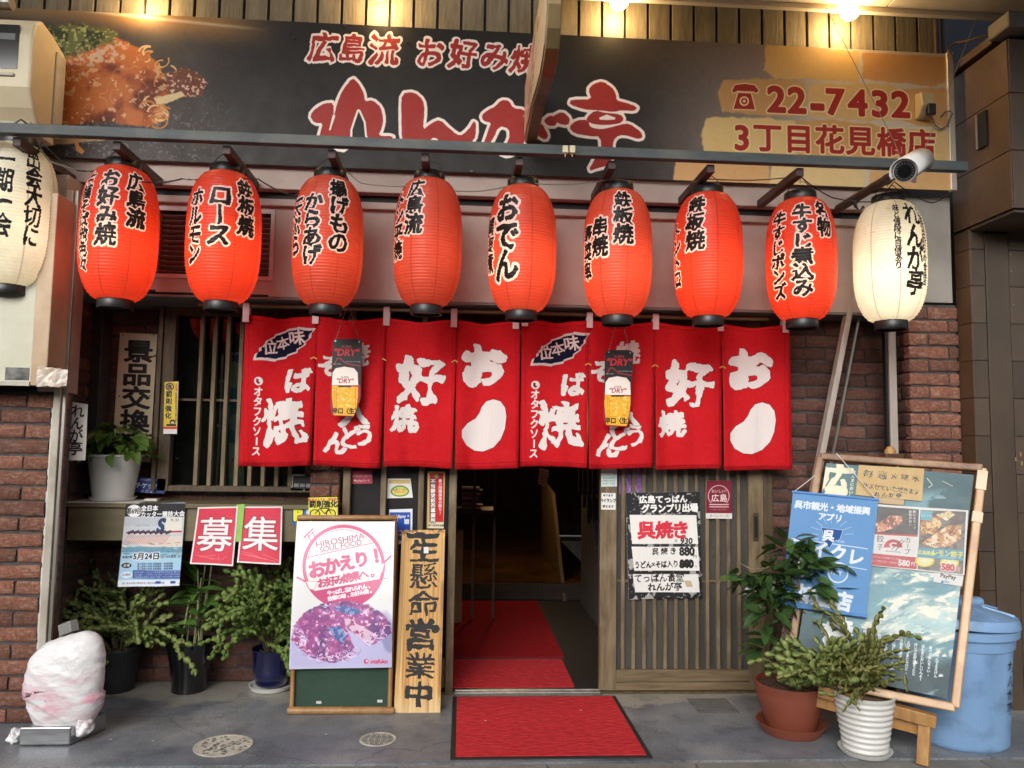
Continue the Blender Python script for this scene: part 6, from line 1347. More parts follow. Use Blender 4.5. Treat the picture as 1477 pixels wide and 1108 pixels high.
MB().tube([q[3]+(-.002, 0, -.003), q[2]+(.004, 0, -.003)], .007, 10).build('rod_sleeve', mat('banner_sleeve', (88, 142, 204), .6), BN)
MB().tube([q[0], onb(1176, 688, .024)], .002, 6).tube([q[1], onb(1206, 656, .024)], .002, 6).build('string', mat('white_string', (222, 220, 214), .8), BN)

# leaning aluminium rails
wire_ = MB().bar(P(1112, 985, -.16)*np.array((1, 1, 0))+np.array((0, -.02, 0)), P(1236, 385, -.18), .045, .03).build('leaning_rail', mat('dull_grey_rail', (176, 166, 154), .5, col2=(150, 140, 130), nscale=5, stretch=(6, 6, .5)), bevel=.003)
tag(wire_, 'wide aluminium rail leaning diagonally against the right brick wall', 'rail')
tag(MB().bar(P(1133, 985, -.13)*np.array((1, 1, 0)), P(1244, 430, -.1), .010, .012).build('thin_rail', M_alu), 'thin pale rail leaning beside the wide diagonal aluminium rail', 'rail')
xv = P(1283, 560, -.15)[0]
vp = thing('vertical_channel', (xv, -.15, 0), 'upright aluminium channel below the right white lantern, behind the easel', 'channel')
MB().box(xv-.010, xv+.030, -.17, -.13, 0, 1.985).build('channel_flange', mat('dull_grey_rail', (0, 0, 0)), vp, bevel=.002); MB().box(xv-.024, xv-.012, -.16, -.13, 0, 1.985).build('channel_groove', M_blk, vp)

# ------------------------------------------------------------------ blue bin
M_bin = mat('blue_bin_plastic', (138, 174, 212), .38, col2=(122, 158, 200), nscale=2, dirt=(100, 126, 158), dscale=9, bump=.08, rvar=.12)
bc = np.array((2.235, -.63, 0)); T = thing('garbage_bin', bc, 'big light blue round garbage bin with lid at the right edge', 'garbage bin')
b = MB(); seg = 64; pr = [(r_*1.14, z_*1.03) for r_, z_ in [(.172, .0), (.178, .006), (.180, .02), (.198, .40), (.200, .405), (.206, .408), (.209, .455), (.222, .457), (.224, .488), (.214, .492), (.2, .49)]]
vs = []
for j, (r, z) in enumerate(pr):
    for k in range(seg):
        a = 2*math.pi*k/seg; rr = r+(.0035 if 1 < j < 4 and (k//4) % 2 else 0); vs.append((bc[0]+rr*math.cos(a), bc[1]+rr*math.sin(a), z))
b.add(vs, [(j*seg+k, j*seg+(k+1) % seg, (j+1)*seg+(k+1) % seg, (j+1)*seg+k) for j in range(len(pr)-1) for k in range(seg)]+[tuple(range(seg))[::-1]], sm=True)
b.build('body', M_bin, T)
lid = MB().lathe([(.256, .512), (.261, .514), (.258, .535), (.248, .553), (.19, .571), (.11, .585), (.001, .589)], (bc[0], bc[1]-.0, 0), 64)
lo_ = lid.build('lid', M_bin, T); lo_.rotation_euler = (math.radians(0), math.radians(2.5), 0)
MB().box(bc[0]-.17, bc[0]+.17, bc[1]-.05, bc[1]+.05, .565, .612).build('lid_handle', M_bin, T, bevel=.02).rotation_euler = (0, math.radians(2.5), math.radians(25))
for k in range(8):
    a = math.radians(45*k+10); c0_, c1_ = math.cos(a), math.sin(a)
    MB().bar((bc[0]+.11*c0_, bc[1]+.11*c1_, .582), (bc[0]+.235*c0_, bc[1]+.235*c1_, .552), .02, .012).build('lid_rib', M_bin, T, bevel=.004)
# painted name on the bin
cvn = Cv(150, 420, (255, 255, 255))
for i, ch in enumerate('れんが亭'): cvn.text(ch, 76, 60+i*98, 92, (0, 0, 0), bold=.0, brush=1.6)
vs, uvs, fs = [], [], []
a0 = math.radians(-70); 
for j in range(9):
    for k in range(7):
        z = .14+.25*j/8; r = (.181+.018*z/.4)*1.14+.0058; a = a0+math.radians(26)*k/6; vs.append((bc[0]+r*math.cos(a), bc[1]+r*math.sin(a), z)); uvs.append((k/6, j/8))
b = MB().add(vs, [(j*7+k, j*7+k+1, (j+1)*7+k+1, (j+1)*7+k) for j in range(8) for k in range(6)], 0, uvs, sm=True); b.build('painted_name', immat('bin_name', cvn, .4, ink=True), T, auto=False)

# ------------------------------------------------------------------ wrapped signboard in a white bag
wb = G(70, 1062); S_ = thing('bagged_sign', (wb[0], -.55, 0), 'low stand on a steel base wrapped in a crumpled white plastic bag, bottom left', 'wrapped stand')
p0, p1 = G(27, 1077), G(103, 1077)
MB().hexa([(p0[0], p0[1], .004), (p1[0]-.01, p0[1], .004), (p1[0]+.055, p0[1]+.18, .004), (p0[0]+.05, p0[1]+.18, .004), (p0[0], p0[1], .075), (p1[0]-.01, p0[1], .075), (p1[0]+.055, p0[1]+.18, .075), (p0[0]+.05, p0[1]+.18, .075)]).build('steel_base', M_steel, S_, bevel=.004)
bm = bmesh.new(); bmesh.ops.create_icosphere(bm, subdivisions=6, radius=1)
from mathutils import noise as mn
cx_ = P(80, 985, p0[1])[0]; zc_ = P(80, 993, p0[1]+.03)[2]; yc_ = p0[1]+.075
for v in bm.verts:
    n = v.co.copy(); e = 3.4; k = (abs(n.x)**e+abs(n.z)**e+abs(n.y)**2)**(-1/e)
    q_ = n*k; w = Vector((q_.x*.158, q_.y*.078, q_.z*.205))
    w.z += .042*max(-1, min(1, q_.x))*(1 if q_.z > 0 else .15)
    if q_.z < -.2: w.x = w.x*(1-.28*(-q_.z-.2))+.012
    a_ = w.z*1.0+w.x*.55
    m1 = mn.noise(Vector((w.x*4+3, w.y*5, a_*7))); m2 = (1-min(1, 2.6*abs(mn.noise(Vector((w.x*3.2, w.y*5+4, a_*17))))))**1.5; m3 = (1-min(1, 3*abs(mn.noise(Vector((w.x*15+9, w.y*10, (w.z-w.x*.8)*44))))))**1.5
    w += n*(m1*.006+m2*.0042+m3*.0016-.002)
    v.co = w+Vector((cx_, yc_, zc_))
me = bpy.data.meshes.new('plastic_bag'); bm.to_mesh(me); bm.free(); me.polygons.foreach_set('use_smooth', [True]*len(me.polygons))
mb_ = bpy.data.materials.new('white_bag_film'); mb_.use_nodes = True; N, L = mb_.node_tree.nodes, mb_.node_tree.links; bb_ = N['Principled BSDF']
tcn = N.new('ShaderNodeTexCoord'); sp = N.new('ShaderNodeSeparateXYZ'); L.new(tcn.outputs['Object'], sp.inputs[0])
nn = N.new('ShaderNodeTexNoise'); nn.inputs['Scale'].default_value = 9; nn.inputs['Detail'].default_value = 5; mpn = N.new('ShaderNodeMapping'); mpn.inputs['Scale'].default_value = (1, 1, 2.2); mpn.inputs['Rotation'].default_value = (0, .3, 0); L.new(tcn.outputs['Object'], mpn.inputs[0]); L.new(mpn.outputs[0], nn.inputs[0])
r1 = N.new('ShaderNodeMapRange'); r1.inputs['From Min'].default_value = .0; r1.inputs['From Max'].default_value = .13; r1.inputs['To Min'].default_value = 1; r1.inputs['To Max'].default_value = 0
ma = N.new('ShaderNodeMath'); ma.operation = 'ADD'; ma.inputs[1].default_value = -float(zc_)+.04; ab = N.new('ShaderNodeMath'); ab.operation = 'ABSOLUTE'; L.new(sp.outputs[2], ma.inputs[0]); L.new(ma.outputs[0], ab.inputs[0]); L.new(ab.outputs[0], r1.inputs[0])
r2 = N.new('ShaderNodeMapRange'); r2.inputs['From Min'].default_value = .42; r2.inputs['From Max'].default_value = .60; L.new(nn.outputs[0], r2.inputs[0])
mu = N.new('ShaderNodeMath'); mu.operation = 'MULTIPLY'; L.new(r1.outputs[0], mu.inputs[0]); L.new(r2.outputs[0], mu.inputs[1])
mxx = N.new('ShaderNodeMix'); mxx.data_type = 'RGBA'; mxx.inputs['A'].default_value = (*s2l((226, 225, 226)), 1); mxx.inputs['B'].default_value = (*s2l((218, 160, 174)), 1); L.new(mu.outputs[0], mxx.inputs['Factor']); L.new(mxx.outputs['Result'], bb_.inputs['Base Color'])
bb_.inputs['Roughness'].default_value = .28; bb_.inputs['Subsurface Weight'].default_value = .2; bb_.inputs['Subsurface Radius'].default_value = (.02, .02, .02); nb_ = N.new('ShaderNodeTexNoise'); nb_.inputs['Scale'].default_value = 15; nb_.inputs['Detail'].default_value = 7; L.new(mpn.outputs[0], nb_.inputs[0]); bpn = N.new('ShaderNodeBump'); bpn.inputs['Strength'].default_value = .45; bpn.inputs['Distance'].default_value = .02; L.new(nb_.outputs[0], bpn.inputs['Height']); L.new(bpn.outputs[0], bb_.inputs['Normal'])
me.materials.append(mb_); o = bpy.data.objects.new('plastic_bag', me); C.collection.objects.link(o); o.parent = S_; o.location = -Vector(world_loc(S_))
for (x0, y0, sc_) in ((122, 1048, 1.), (24, 1062, .8)):
    bm = bmesh.new(); bmesh.ops.create_icosphere(bm, subdivisions=4, radius=1); c_ = P(x0, y0, p0[1]+.05)
    for v in bm.verts:
        w = Vector((v.co.x*.036*sc_, v.co.y*.04*sc_, v.co.z*.04*sc_)); w += v.co*.016*mn.noise(v.co*1.6+Vector((x0, 0, 0)))+v.co*.005*mn.noise(v.co*4); v.co = w+Vector(c_)
    me = bpy.data.meshes.new('bag_end'); bm.to_mesh(me); bm.free(); me.polygons.foreach_set('use_smooth', [True]*len(me.polygons)); me.materials.append(mb_); o = bpy.data.objects.new('bag_end', me); C.collection.objects.link(o); o.parent = S_; o.location = -Vector(world_loc(S_))

# ------------------------------------------------------------------ mats, drain covers
def matcol(name, col):
    m = bpy.data.materials.new(name); m.use_nodes = True; N, L = m.node_tree.nodes, m.node_tree.links; b = N['Principled BSDF']; b.inputs['Roughness'].default_value = .95; b.inputs['Specular IOR Level'].default_value = .15
    tc = N.new('ShaderNodeTexCoord'); w = N.new('ShaderNodeTexNoise'); w.inputs['Scale'].default_value = 46; w.inputs['Detail'].default_value = 6; mp = N.new('ShaderNodeMapping'); mp.inputs['Rotation'].default_value = (0, 0, math.radians(35)); mp.inputs['Scale'].default_value = (.5, 1.5, 1)
    L.new(tc.outputs['Object'], mp.inputs[0]); L.new(mp.outputs[0], w.inputs['Vector'])
    r = N.new('ShaderNodeMapRange'); r.inputs['From Min'].default_value = .35; r.inputs['From Max'].default_value = .6; L.new(w.outputs[0], r.inputs[0])
    x = N.new('ShaderNodeMix'); x.data_type = 'RGBA'; c = s2l(col); x.inputs['A'].default_value = (c[0]*.72, c[1]*.62, c[2]*.62, 1); x.inputs['B'].default_value = (*c, 1); L.new(r.outputs[0], x.inputs['Factor']); L.new(x.outputs['Result'], b.inputs['Base Color'])
    bp = N.new('ShaderNodeBump'); bp.inputs['Distance'].default_value = .012; bp.inputs['Strength'].default_value = .8; L.new(w.outputs[0], bp.inputs['Height']); L.new(bp.outputs[0], b.inputs['Normal']); return m
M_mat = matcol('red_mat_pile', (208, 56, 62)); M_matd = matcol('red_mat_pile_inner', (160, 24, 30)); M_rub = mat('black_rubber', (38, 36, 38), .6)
def doormat(x0, x1, y0, y1, m, lab, z=.001):
    t = thing('door_mat', ((x0+x1)/2, (y0+y1)/2, z), lab, 'mat', 'red door mats'); e = .022
    MB().box(x0, x1, y0, y1, z, z+.004).build('rubber_border', M_rub, t, bevel=.001)
    pb = MB(); nx, ny = 40, 40; vs = []
    for j in range(ny+1):
        for i in range(nx+1): vs.append((x0+e+(x1-x0-2*e)*i/nx, y0+e+(y1-y0-2*e)*j/ny, z+.0085+random.uniform(-.0008, .0008)))
    pb.add(vs, [(j*(nx+1)+i, j*(nx+1)+i+1, (j+1)*(nx+1)+i+1, (j+1)*(nx+1)+i) for j in range(ny) for i in range(nx)], sm=True).box(x0+e, x1-e, y0+e, y1-e, z+.0041, z+.0076).build('pile', m, t, auto=False)
ga, gb, gc = G(651, 1097), G(941, 1096), G(890, 1006)
doormat(ga[0]-.005, gb[0]+.005, ga[1], -.065, M_mat, 'bright red door mat with black border outside on the pavement')
gi = G(830, 990); doormat(-.06, gi[0]+.01, .035, .60, M_mat, 'red mat just inside the doorway behind the threshold', .005)
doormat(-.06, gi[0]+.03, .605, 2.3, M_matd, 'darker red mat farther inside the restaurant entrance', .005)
c0 = G(322, 1076); D_ = thing('drain_cover', (c0[0], c0[1], 0), 'pale round manhole cover with relief pattern in the floor at lower left', 'manhole cover')
M_iron = mat('pale_worn_iron', (212, 208, 192), .5, col2=(170, 166, 152), nscale=20, bump=.2); M_irond = mat('dark_iron', (84, 84, 82), .5, col2=(110, 110, 106), nscale=20)
MB().lathe([(.118, .0), (.118, .003), (.108, .003), (.108, .0015), (.0, .0015)], (c0[0], c0[1], 0.0005), 48).build('ring', M_iron, D_)
pat = MB(); r_ = random.Random(6)
for k in range(70):
    a, r = r_.uniform(0, 6.28), .1*math.sqrt(r_.random()); x, y = c0[0]+r*math.cos(a), c0[1]+r*math.sin(a); s_ = .006; pat.box(x-s_, x+s_*r_.uniform(.3, 1.4), y-s_*.5, y+s_*.5, .002, .0042)
tag(pat.build('relief', M_irond, D_), kind='stuff')
c1 = G(545, 1067); D2 = thing('drain_cover', (c1[0], c1[1], 0), 'small grey round slotted grate in the floor in front of the poster stand', 'drain grate')
MB().lathe([(.078, .0), (.078, .003), (.07, .003), (.07, .001), (.0, .001)], (c1[0], c1[1], 0.0005), 40).build('ring', M_iron, D2)
g2 = MB()
for k in range(9):
    y = -.06+k*.015; w = math.sqrt(max(0, .068**2-y*y)); 
    for j in range(5):
        xa, xb = -w+2*w*j/5+.002, -w+2*w*(j+1)/5-.002; g2.box(c1[0]+xa, c1[0]+xb, c1[1]+y-.003, c1[1]+y+.003, .0012, .0034)
tag(g2.build('grate_bars', M_irond, D2), kind='stuff')
s0, s1, s2_ = G(984, 1008), G(1046, 1008), G(1071, 1026); xx0, xx1, yy0, yy1 = s0[0]+.02, s2_[0]-.02, s2_[1]-.02, s0[1]
D3 = thing('drain_cover', ((xx0+xx1)/2, (yy0+yy1)/2, 0), 'dark square iron cover in the floor in front of the sliding door', 'access cover')
MB().box(xx0, xx1, yy0, yy1, .0005, .002).build('frame_plate', M_irond, D3); q3 = MB()
for i in range(18):
    for j in range(9):
        x, y = xx0+.015+(xx1-xx0-.03)*i/17, yy0+.012+(yy1-yy0-.024)*j/8; q3.box(x-.004, x+.004, y-.003, y+.003, .0021, .0036)
tag(q3.build('relief', mat('worn_iron_grey', (110, 110, 106), .5), D3), kind='stuff')

# ------------------------------------------------------------------ plants
def leaf_mesh(name, L, W, m, fold=.25, curl=.3, n=5, tip=1.0):
    vs = []; fs = []
    for i in range(n+1):
        t = i/n; w = W*math.sin(math.pi*(t**.8)*.97+.04)**.8*(1 if t < .98 else .1); z = -curl*L*t*t
        vs += [(-w/2, L*t, z+fold*w/2), (0, L*t, z), (w/2, L*t, z+fold*w/2)]
    for i in range(n):
        a = i*3; fs += [(a, a+1, a+4, a+3), (a+1, a+2, a+5, a+4)]
    me = bpy.data.meshes.new(name); me.from_pydata(vs, [], fs); me.materials.append(m); me.polygons.foreach_set('use_smooth', [True]*len(fs)); me.update(); return me
def leafmat(name, c1, c2, rough=.35, randv=.35, trans=.25):
    m = mat(name, c1, rough, col2=c2, nscale=30, randv=randv, spec=.5); N, L = m.node_tree.nodes, m.node_tree.links
    b = N['Principled BSDF']; tb = N.new('ShaderNodeBsdfTranslucent'); tb.inputs[0].default_value = (*[min(1, x*1.6) for x in s2l(c1)], 1); mx = N.new('ShaderNodeMixShader'); mx.inputs[0].default_value = trans
    L.new(b.outputs[0], mx.inputs[1]); L.new(tb.outputs[0], mx.inputs[2]); L.new(mx.outputs[0], N['Material Output'].inputs[0]); return m
def put_leaf(me, parent, p, d, roll=0., s=1.):
    o = bpy.data.objects.new('leaf', me); C.collection.objects.link(o); o.parent = parent; o.location = Vector(p)-world_loc(parent)
    q = Vector(d).to_track_quat('Y', 'Z'); o.rotation_mode = 'QUATERNION'; o.rotation_quaternion = q @ Matrix.Rotation(roll, 4, 'Y').to_quaternion(); o.scale = (s, s, s); return o
def pot(t, c, prof, m, name='pot', sx=1, soilr=None, soilz=None, soilm=M_soil, seg=48):
    MB().lathe(prof, c, seg).build(name, m, t)
    if soilr: 
        b = MB(); vs = [(c[0], c[1], c[2]+soilz+.008)]; rings = 7
        for j in range(1, rings+1):
            for k in range(24): a = k*2*math.pi/24; r = soilr*j/rings; vs.append((c[0]+r*math.cos(a), c[1]+r*math.sin(a), c[2]+soilz+.008*(1-j/rings)+random.uniform(-.004, .004)))
        fs = [(0, 1+k, 1+(k+1) % 24) for k in range(24)]+[(1+(j-1)*24+k, 1+j*24+k, 1+j*24+(k+1) % 24, 1+(j-1)*24+(k+1) % 24) for j in range(1, rings) for k in range(24)]
        b.add(vs, fs, sm=True).build('soil', soilm, t, auto=False)
# 1 pothos on the counter
pc = np.array((P(163, 712, .03)[0], .03, KZ1+.004)); kx = 3.9/1109
T = thing('potted_pothos', pc, 'leafy green pothos in a ribbed white pot standing on the counter', 'potted plant')
pw = [(.090, .012), (.094, .012)]+[(.094+.034*(z/.22)+(.0018 if i % 2 else 0), .014+z) for i, z in enumerate([k*.0094 for k in range(23)])]+[(.136, .222), (.136, .232), (.126, .232), (.122, .20)]
pot(T, pc, pw, M_white, soilr=.12, soilz=.20)
MB().lathe([(.085, 0), (.104, .002), (.112, .018), (.108, .018), (.098, .006), (.0, .006)], pc, 40).build('saucer', M_white, T)
M_poth = leafmat('pothos_leaf', (62, 98, 40), (96, 128, 56), .3); M_poth2 = leafmat('pothos_leaf_pale', (120, 148, 70), (70, 104, 44), .3)
lm = [leaf_mesh('leaf', .075, .05, M_poth), leaf_mesh('leaf', .085, .055, M_poth2, curl=.5), leaf_mesh('leaf', .065, .045, M_poth, curl=.1), leaf_mesh('leaf', .085, .052, M_poth, curl=.6)]
rr = random.Random(12); stm = MB()
for i in range(120):
    a = rr.uniform(0, 2*math.pi); r = rr.uniform(.0, .125); h = rr.uniform(.02, .13)*(1.15-r*3)+.0; p = pc+np.array((r*math.cos(a)*1.3, r*math.sin(a)*.9, .235+h))
    if rr.random() < .25: p = pc+np.array((.15*math.cos(a)*1.2, .12*math.sin(a), .235+rr.uniform(-.02, .04)))
    el = rr.uniform(-.6, .5); put_leaf(rr.choice(lm), T, p, (math.cos(a), math.sin(a)*.8-.25, el), rr.uniform(-.6, .6), rr.uniform(.65, 1.1))
    if i % 2 == 0: stm.tube([pc+np.array((rr.uniform(-.03, .03), rr.uniform(-.03, .03), .19)), p], .0018, 5)
stm.build('stems', M_poth, T)

# segmented cactus clumps
def cactus(T, c, z0, R, H, nst, m, seed, lean=(0, 0), droop=1., segl=.038, segw=.033, xs=1., dens=.72):
    rr = random.Random(seed); b = MB(); st = MB()
    def seg(p, d, L, W):
        d = d.normalized(); s_ = d.cross(Vector((rr.uniform(-.5, .5), -1, rr.uniform(-.3, .6)))).normalized(); u = s_.cross(d).normalized()
        vs = []; pr = [(0, .15), (.3, .85), (.6, 1.), (.86, .78), (1., .3)]
        for (t, w) in pr:
            q_ = p+d*L*t; vs += [q_-s_*W/2*w, q_+u*W*.06*w, q_+s_*W/2*w, q_-u*W*.06*w]
        fs = []
        for i in range(4):
            for k in range(4): fs.append((i*4+k, i*4+(k+1) % 4, (i+1)*4+(k+1) % 4, (i+1)*4+k))
        fs.append((16, 17, 18, 19)); b.add(vs, fs, sm=True); return p+d*L
    def grow(p, d, n, dep):
        for i in range(n):
            d = (d+Vector((rr.uniform(-.22, .22), rr.uniform(-.22, .22), -.13*droop*(1+i*.35)+rr.uniform(-.08, .08)))).normalized()
            L = segl*rr.uniform(.75, 1.25); p = seg(p, d, L, segw*rr.uniform(.75, 1.2))
            if rr.random() < (dens if dep < 3 else .12): grow(p, (d+Vector((rr.uniform(-.8, .8), rr.uniform(-.8, .8), rr.uniform(-.2, .5)))).normalized(), max(2, n-i-1), dep+1)
            if p.z < z0-.06: return
    for k in range(nst):
        a = rr.uniform(0, 6.28); r = rr.uniform(0, .5)*R; p = Vector((c[0]+r*math.cos(a), c[1]+r*math.sin(a), z0))
        d = Vector((math.cos(a)*xs*rr.uniform(.2, 1)+lean[0], math.sin(a)*rr.uniform(.1, .7)+lean[1], rr.uniform(.8, 1.6))).normalized(); h = H*rr.uniform(.25, .62)
        q_ = p+d*h; st.tube([p, (p+q_)/2+Vector((0, 0, h*.05)), q_], .0032, 5); grow(q_, d, rr.randint(3, 6), 0)
        for _ in range(2): grow(p+d*h*rr.uniform(.3, .9), (d+Vector((rr.uniform(-1, 1), rr.uniform(-1, .4), 0))).normalized(), rr.randint(3, 5), 1)
    tag(b.build('foliage', m, T, auto=False), kind='stuff'); st.build('stems', mat('woody_cactus_stem', (110, 96, 66), .8), T)
M_cac = leafmat('cactus_pad', (104, 134, 64), (168, 172, 104), .45, 0.); M_cacd = leafmat('cactus_pad_dark', (80, 116, 50), (146, 160, 86), .45, 0.); M_cacy = leafmat('cactus_pad_yellow', (120, 130, 66), (150, 148, 86), .45, 0.)
M_pblk = mat('black_pot_matte', (34, 36, 38), .5, col2=(46, 48, 50), nscale=8)
def gpt(px, py, Yc): p = P(px, py, Yc); return np.array((p[0], Yc, 0.0))
c = gpt(167, 1000, .08); T = thing('potted_cactus', c, 'bushy leaf cactus in a matte black pot under the left end of the counter', 'potted plant', 'plants under the counter')
pot(T, c, [(.078, 0), (.082, .004), (.086, .03), (.108, .20), (.112, .205), (.112, .212), (.104, .212), (.1, .18)], M_pblk, soilr=.1, soilz=.185)
cactus(T, c, .20, .10, .26, 13, M_cac, 3, lean=(-.1, -.1), xs=1.1, dens=.6)
rr = random.Random(5); 
for k in range(7): put_leaf(leaf_mesh('leaf', .03, .034, M_poth), T, c+np.array((-.03+.05*rr.random()-.03, -.118, .13+.06*rr.random())), (rr.uniform(-1, 1), -1, -.3), 0, 1)
c = gpt(272, 1004, .07); T = thing('potted_orchid', c, 'upright stemmed orchid in a glossy black pot, middle of the three plants under the counter', 'potted plant', 'plants under the counter')
M_gblk = mat('glossy_black_glaze', (16, 16, 18), .12, coat=.6)
pot(T, c, [(.082, 0), (.086, .004), (.084, .04), (.098, .13), (.112, .2), (.120, .238), (.122, .246), (.112, .246), (.104, .2)], M_gblk, soilr=.105, soilz=.215)
M_orch = leafmat('orchid_leaf', (76, 122, 50), (112, 150, 70), .35); lo2 = [leaf_mesh('leaf', .11, .036, M_orch, curl=.35, n=7), leaf_mesh('leaf', .085, .032, M_orch, curl=.2, n=6)]
stm = MB(); rr = random.Random(8)
for k in range(9):
    a = rr.uniform(0, 6.28); b0 = c+np.array((.05*math.cos(a), .04*math.sin(a), .215)); h = rr.uniform(.16, .40) if k > 1 else .42; tip = b0+np.array((rr.uniform(-.03, .05), rr.uniform(-.05, .01), h)); nd = 10
    pts = [b0+(tip-b0)*i/nd for i in range(nd+1)]; stm.tube(pts, [.0042 if i % 2 else .0030 for i in range(nd+1)], 7)
    for i in range(rr.randint(4, 7)):
        t_ = rr.uniform(.25, 1); a2 = rr.uniform(0, 6.28); put_leaf(rr.choice(lo2), T, b0+(tip-b0)*t_, (math.cos(a2), math.sin(a2)*.6-.3, rr.uniform(.1, .9)), rr.uniform(-.4, .4), rr.uniform(1., 1.5))
stm.build('canes', mat('orchid_cane', (128, 134, 84), .5, col2=(170, 166, 130), nscale=30, stretch=(1, 1, 4)), T)
c = gpt(391, 996, .09); T = thing('potted_cactus', c, 'large arching leaf cactus in a dark blue glazed pot left of the poster stand', 'potted plant', 'plants under the counter')
M_blue = mat('cobalt_glaze', (22, 26, 78), .1, col2=(16, 18, 52), nscale=4, coat=.7)
pot(T, c, [(.07, .022), (.08, .03), (.095, .10), (.102, .20), (.106, .206), (.098, .206), (.09, .17)], M_blue, soilr=.09, soilz=.175)
MB().lathe([(.075, 0), (.10, .004), (.112, .026), (.106, .026), (.09, .012), (0, .012)], c, 40).build('saucer', M_white, T)
cactus(T, c, .19, .09, .42, 22, M_cacd, 9, lean=(-.12, -.12), xs=.95, dens=.62)
# terracotta pot with camellia
M_terr = mat('terracotta_plastic', (142, 76, 56), .5, col2=(126, 66, 48), nscale=3, rvar=.06)
c = np.array((P(1141, 1060, -.56)[0], -.56, 0.)); T = thing('potted_camellia', c, 'dark leaved small tree in a wide terracotta coloured pot in front of the easel', 'potted plant')
pot(T, c, [(.095, .014), (.103, .018), (.140, .13), (.152, .165), (.154, .205), (.157, .212), (.157, .220), (.148, .220), (.142, .18)], M_terr, soilr=.145, soilz=.198, seg=64)
MB().lathe([(.10, 0), (.125, .002), (.152, .044), (.154, .048), (.148, .048), (.122, .010), (0, .010)], c, 56).build('saucer', M_terr, T)
M_bark = mat('pale_bark', (150, 132, 108), .8, col2=(110, 92, 70), nscale=20, stretch=(1, 1, .4), bump=.4)
M_cam = leafmat('camellia_leaf', (52, 78, 40), (72, 100, 52), .16, .45, .12); lc = [leaf_mesh('leaf', .072, .032, M_cam, curl=.15), leaf_mesh('leaf', .062, .03, M_cam, curl=.35), leaf_mesh('leaf', .078, .034, M_cam, curl=.0)]
D0 = -.60
K = lambda x, y, Y=D0: P(x, y, Y)
tr = MB(); base = c+np.array((.0, -.02, .19)); fork = K(1140, 920)
tr.tube([base, K(1142, 965), fork, K(1150, 890)], [.012, .011, .009, .007], 10)
br_ = [[K(1150, 890), K(1154, 860), K(1140, 830), K(1120, 812)], [K(1150, 890), K(1160, 850), K(1172, 820), K(1180, 800)], [fork, K(1125, 890), K(1112, 860), K(1110, 830)], [K(1140, 830), K(1110, 818), K(1085, 822), K(1066, 812)], [K(1154, 860), K(1150, 820), K(1146, 790), K(1140, 776)], [K(1160, 850), K(1185, 850), K(1195, 832)], [fork, K(1120, 930), K(1108, 950)], [K(1172, 820), K(1190, 812), K(1203, 806)]]
for q_ in br_: tr.tube(q_, [.006, .005, .004, .003][:len(q_)], 7)
tr.build('trunk', M_bark, T)
rr = random.Random(21)
blobs = [(1138, 795, 22, 20, 30), (1160, 812, 30, 18, 34), (1112, 835, 26, 18, 28), (1072, 838, 22, 16, 20), (1155, 845, 36, 16, 34), (1190, 820, 22, 18, 24), (1185, 850, 20, 12, 16), (1120, 862, 24, 12, 20), (1110, 890, 16, 24, 20), (1108, 935, 16, 22, 18), (1150, 868, 26, 12, 18), (1098, 850, 16, 14, 12), (1170, 790, 18, 12, 14)]
for (x, y, rx, ry, n) in blobs:
    for k in range(n):
        a = rr.uniform(0, 6.28); q_ = math.sqrt(rr.random()); p = K(x+rx*q_*math.cos(a), y+ry*q_*math.sin(a), D0+rr.uniform(-.09, .08))
        put_leaf(rr.choice(lc), T, p, (math.cos(a)*.9+rr.uniform(-.3, .3), rr.uniform(-.9, .3), rr.uniform(-.7, .5)), rr.uniform(-.8, .8), rr.uniform(1.1, 1.65))
# white ribbed pot with cactus
c = np.array((P(1248, 1092, -.80)[0], -.80, 0.)); T = thing('potted_cactus', c, 'spreading leaf cactus in a ribbed white pot at the foot of the easel', 'potted plant')
pr = [(.080, .014), (.086, .016)]
for k in range(60): z = .018+.212*k/59; pr.append((.088+.032*(k/59)+.0026*math.sin(k*2*math.pi/6.6), z))
pot(T, c, pr+[(.123, .236), (.123, .246), (.115, .246), (.11, .22)], M_white, soilr=.11, soilz=.224)
MB().lathe([(.08, 0), (.096, .002), (.108, .020), (.104, .020), (.09, .008), (0, .008)], c, 48).build('saucer', M_white, T)
cactus(T, c, .235, .10, .17, 15, M_cacy, 17, lean=(-.30, -.12), xs=.9, droop=.9, dens=.5, segl=.031, segw=.021)
cactus(T, c+np.array((-.07, .02, 0)), .235, .05, .26, 5, M_cac, 27, lean=(-1.3, -.1), xs=.3, droop=.6, dens=.6)
T2 = MB()
# grey lamp bracket on the post, far items inside the entrance
p = P(92, 905, -.42); t = thing('post_bracket', p, 'small grey hinged bracket on the pale metal post above the plants', 'bracket')
MB().bar(p+(.0, -.01, -.01), p+(.07, -.05, .02), .04, .05).build('arm', mat('grey_bracket', (140, 140, 136), .5), t, bevel=.004)
MB().box(p[0]-.01, p[0]+.03, -.44, -.4, p[2]-.06, p[2]-.02).build('mount', mat('bracket_mount', (120, 118, 112), .5), t, bevel=.003)
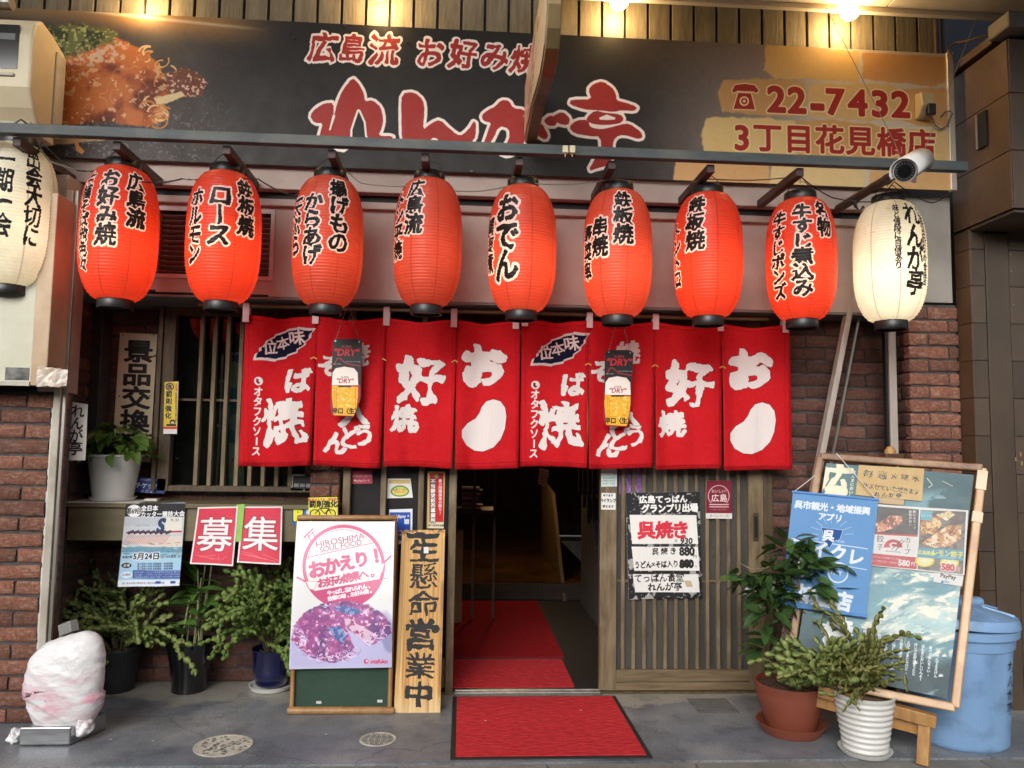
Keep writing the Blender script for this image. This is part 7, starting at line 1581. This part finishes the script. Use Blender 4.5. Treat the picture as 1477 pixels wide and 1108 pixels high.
# shelf with books inside
sx = P(662, 730, 1.6)[0]; z1 = P(690, 736, 1.6)[2]
t = thing('inner_shelf', (sx+.1, 1.7, 0), 'dark wooden shelf rack just inside the doorway on the left', 'shelf')
M_shelf = mat('shelf_wood', (84, 58, 40), .5, col2=(60, 40, 28))
MB().box(sx-.3, sx+.27, 1.6, 1.95, z1-.03, z1).build('board', M_shelf, t); MB().box(sx-.3, sx+.27, 1.6, 1.95, z1+.32, z1+.34).build('board', M_shelf, t)
for x in (sx+.10, sx+.25): MB().box(x, x+.02, 1.60, 1.62, .0, 2.0).build('upright', M_shelf, t)
for i in range(9):
    w = random.uniform(.1, .16); o = MB().box(sx+.02, sx+.02+w, 1.63, 1.8, z1+.002+i*.018, z1+.002+i*.018+.015).build('book', mat('book_%s' % ['cream', 'rust', 'tan', 'dark'][i % 4], [(190, 180, 150), (140, 70, 50), (160, 130, 90), (50, 44, 44)][i % 4], .6)); tag(o, ['lowest', 'second', 'third', 'fourth', 'fifth', 'sixth', 'seventh', 'eighth', 'topmost'][i]+(' book' if i in (0, 8) else ' book from the bottom')+' of the pile on the shelf inside the doorway', 'book', 'books stacked on the inner shelf')
p = P(668, 780, 1.55); tag(MB().box(p[0]-.10, p[0]+.0, 1.5, 1.62, .005, p[2]+.08).build('cardboard_box', mat('cardboard', (150, 116, 78), .8)), 'cardboard box standing inside the doorway at the left edge', 'box')
sign('inner_notice', [(778, 675), (792, 678), (789, 703), (776, 698)], 1.4, (196, 170, 120), lambda c: [c.text(junk(5, i), 784, 681+i*4, 2.6, (60, 50, 40)) for i in range(5)], 'yellowed paper notice on the inner wall seen through the doorway', 'notice')
# warm lamp deep inside the restaurant
ip = P(737, 600, 3.0); t = thing('pendant_bulb', ip, 'small warm pendant bulb glimpsed through the slit between the curtains', 'lamp')
MB().lathe([(.001, -.03), (.025, -.02), (.03, 0), (.02, .02), (.01, .04)], ip, 16, capb=False).tube([ip+(0, 0, .035), (ip[0], ip[1], 2.29)], .003, 6).build('bulb', MATS['sign_bulb'], t)
ld = bpy.data.lights.new('pendant_light', 'POINT'); ld.energy = 9; ld.color = (1, .6, .25); ld.shadow_soft_size = .05; lo = bpy.data.objects.new('pendant_light', ld); C.collection.objects.link(lo); lo.parent = t; lo.location = (0, 0, -.06)

t = thing('counter_table', (-.35, 3.9, .13), 'dark wooden counter table inside the restaurant on the left', 'table')
MB().box(-.66, -.08, 2.7, 5.2, .80, .85).build('tabletop', M_shelf, t)
for y in (2.75, 5.1): MB().box(-.16, -.10, y, y+.05, .131, .799).build('leg', M_shelf, t)
# a few dry leaves and grit on the floor
for i, (px, py) in enumerate(((158, 1068), (220, 1070), (470, 1060), (1128, 1062), (838, 1030), (700, 1045))):
    g_ = G(px, py); o = MB().add([(g_[0]-.008, g_[1], .0155 if px in (838, 700) else .002), (g_[0], g_[1]-.005, .018 if px in (838, 700) else .006), (g_[0]+.009, g_[1]+.002, .0155 if px in (838, 700) else .002), (g_[0], g_[1]+.005, .017 if px in (838, 700) else .004)], [(0, 1, 2, 3)]).build('paper_scrap', M_paperw)
    tag(o, ['tiny pale scrap on the floor right of the bagged stand', 'tiny pale scrap on the floor left of the pale manhole cover', 'tiny pale scrap on the floor left of the small grate', 'tiny pale scrap beside the terracotta saucer', 'tiny white speck on the right side of the outdoor red mat', 'tiny white speck on the left part of the outdoor red mat'][i], 'scrap')
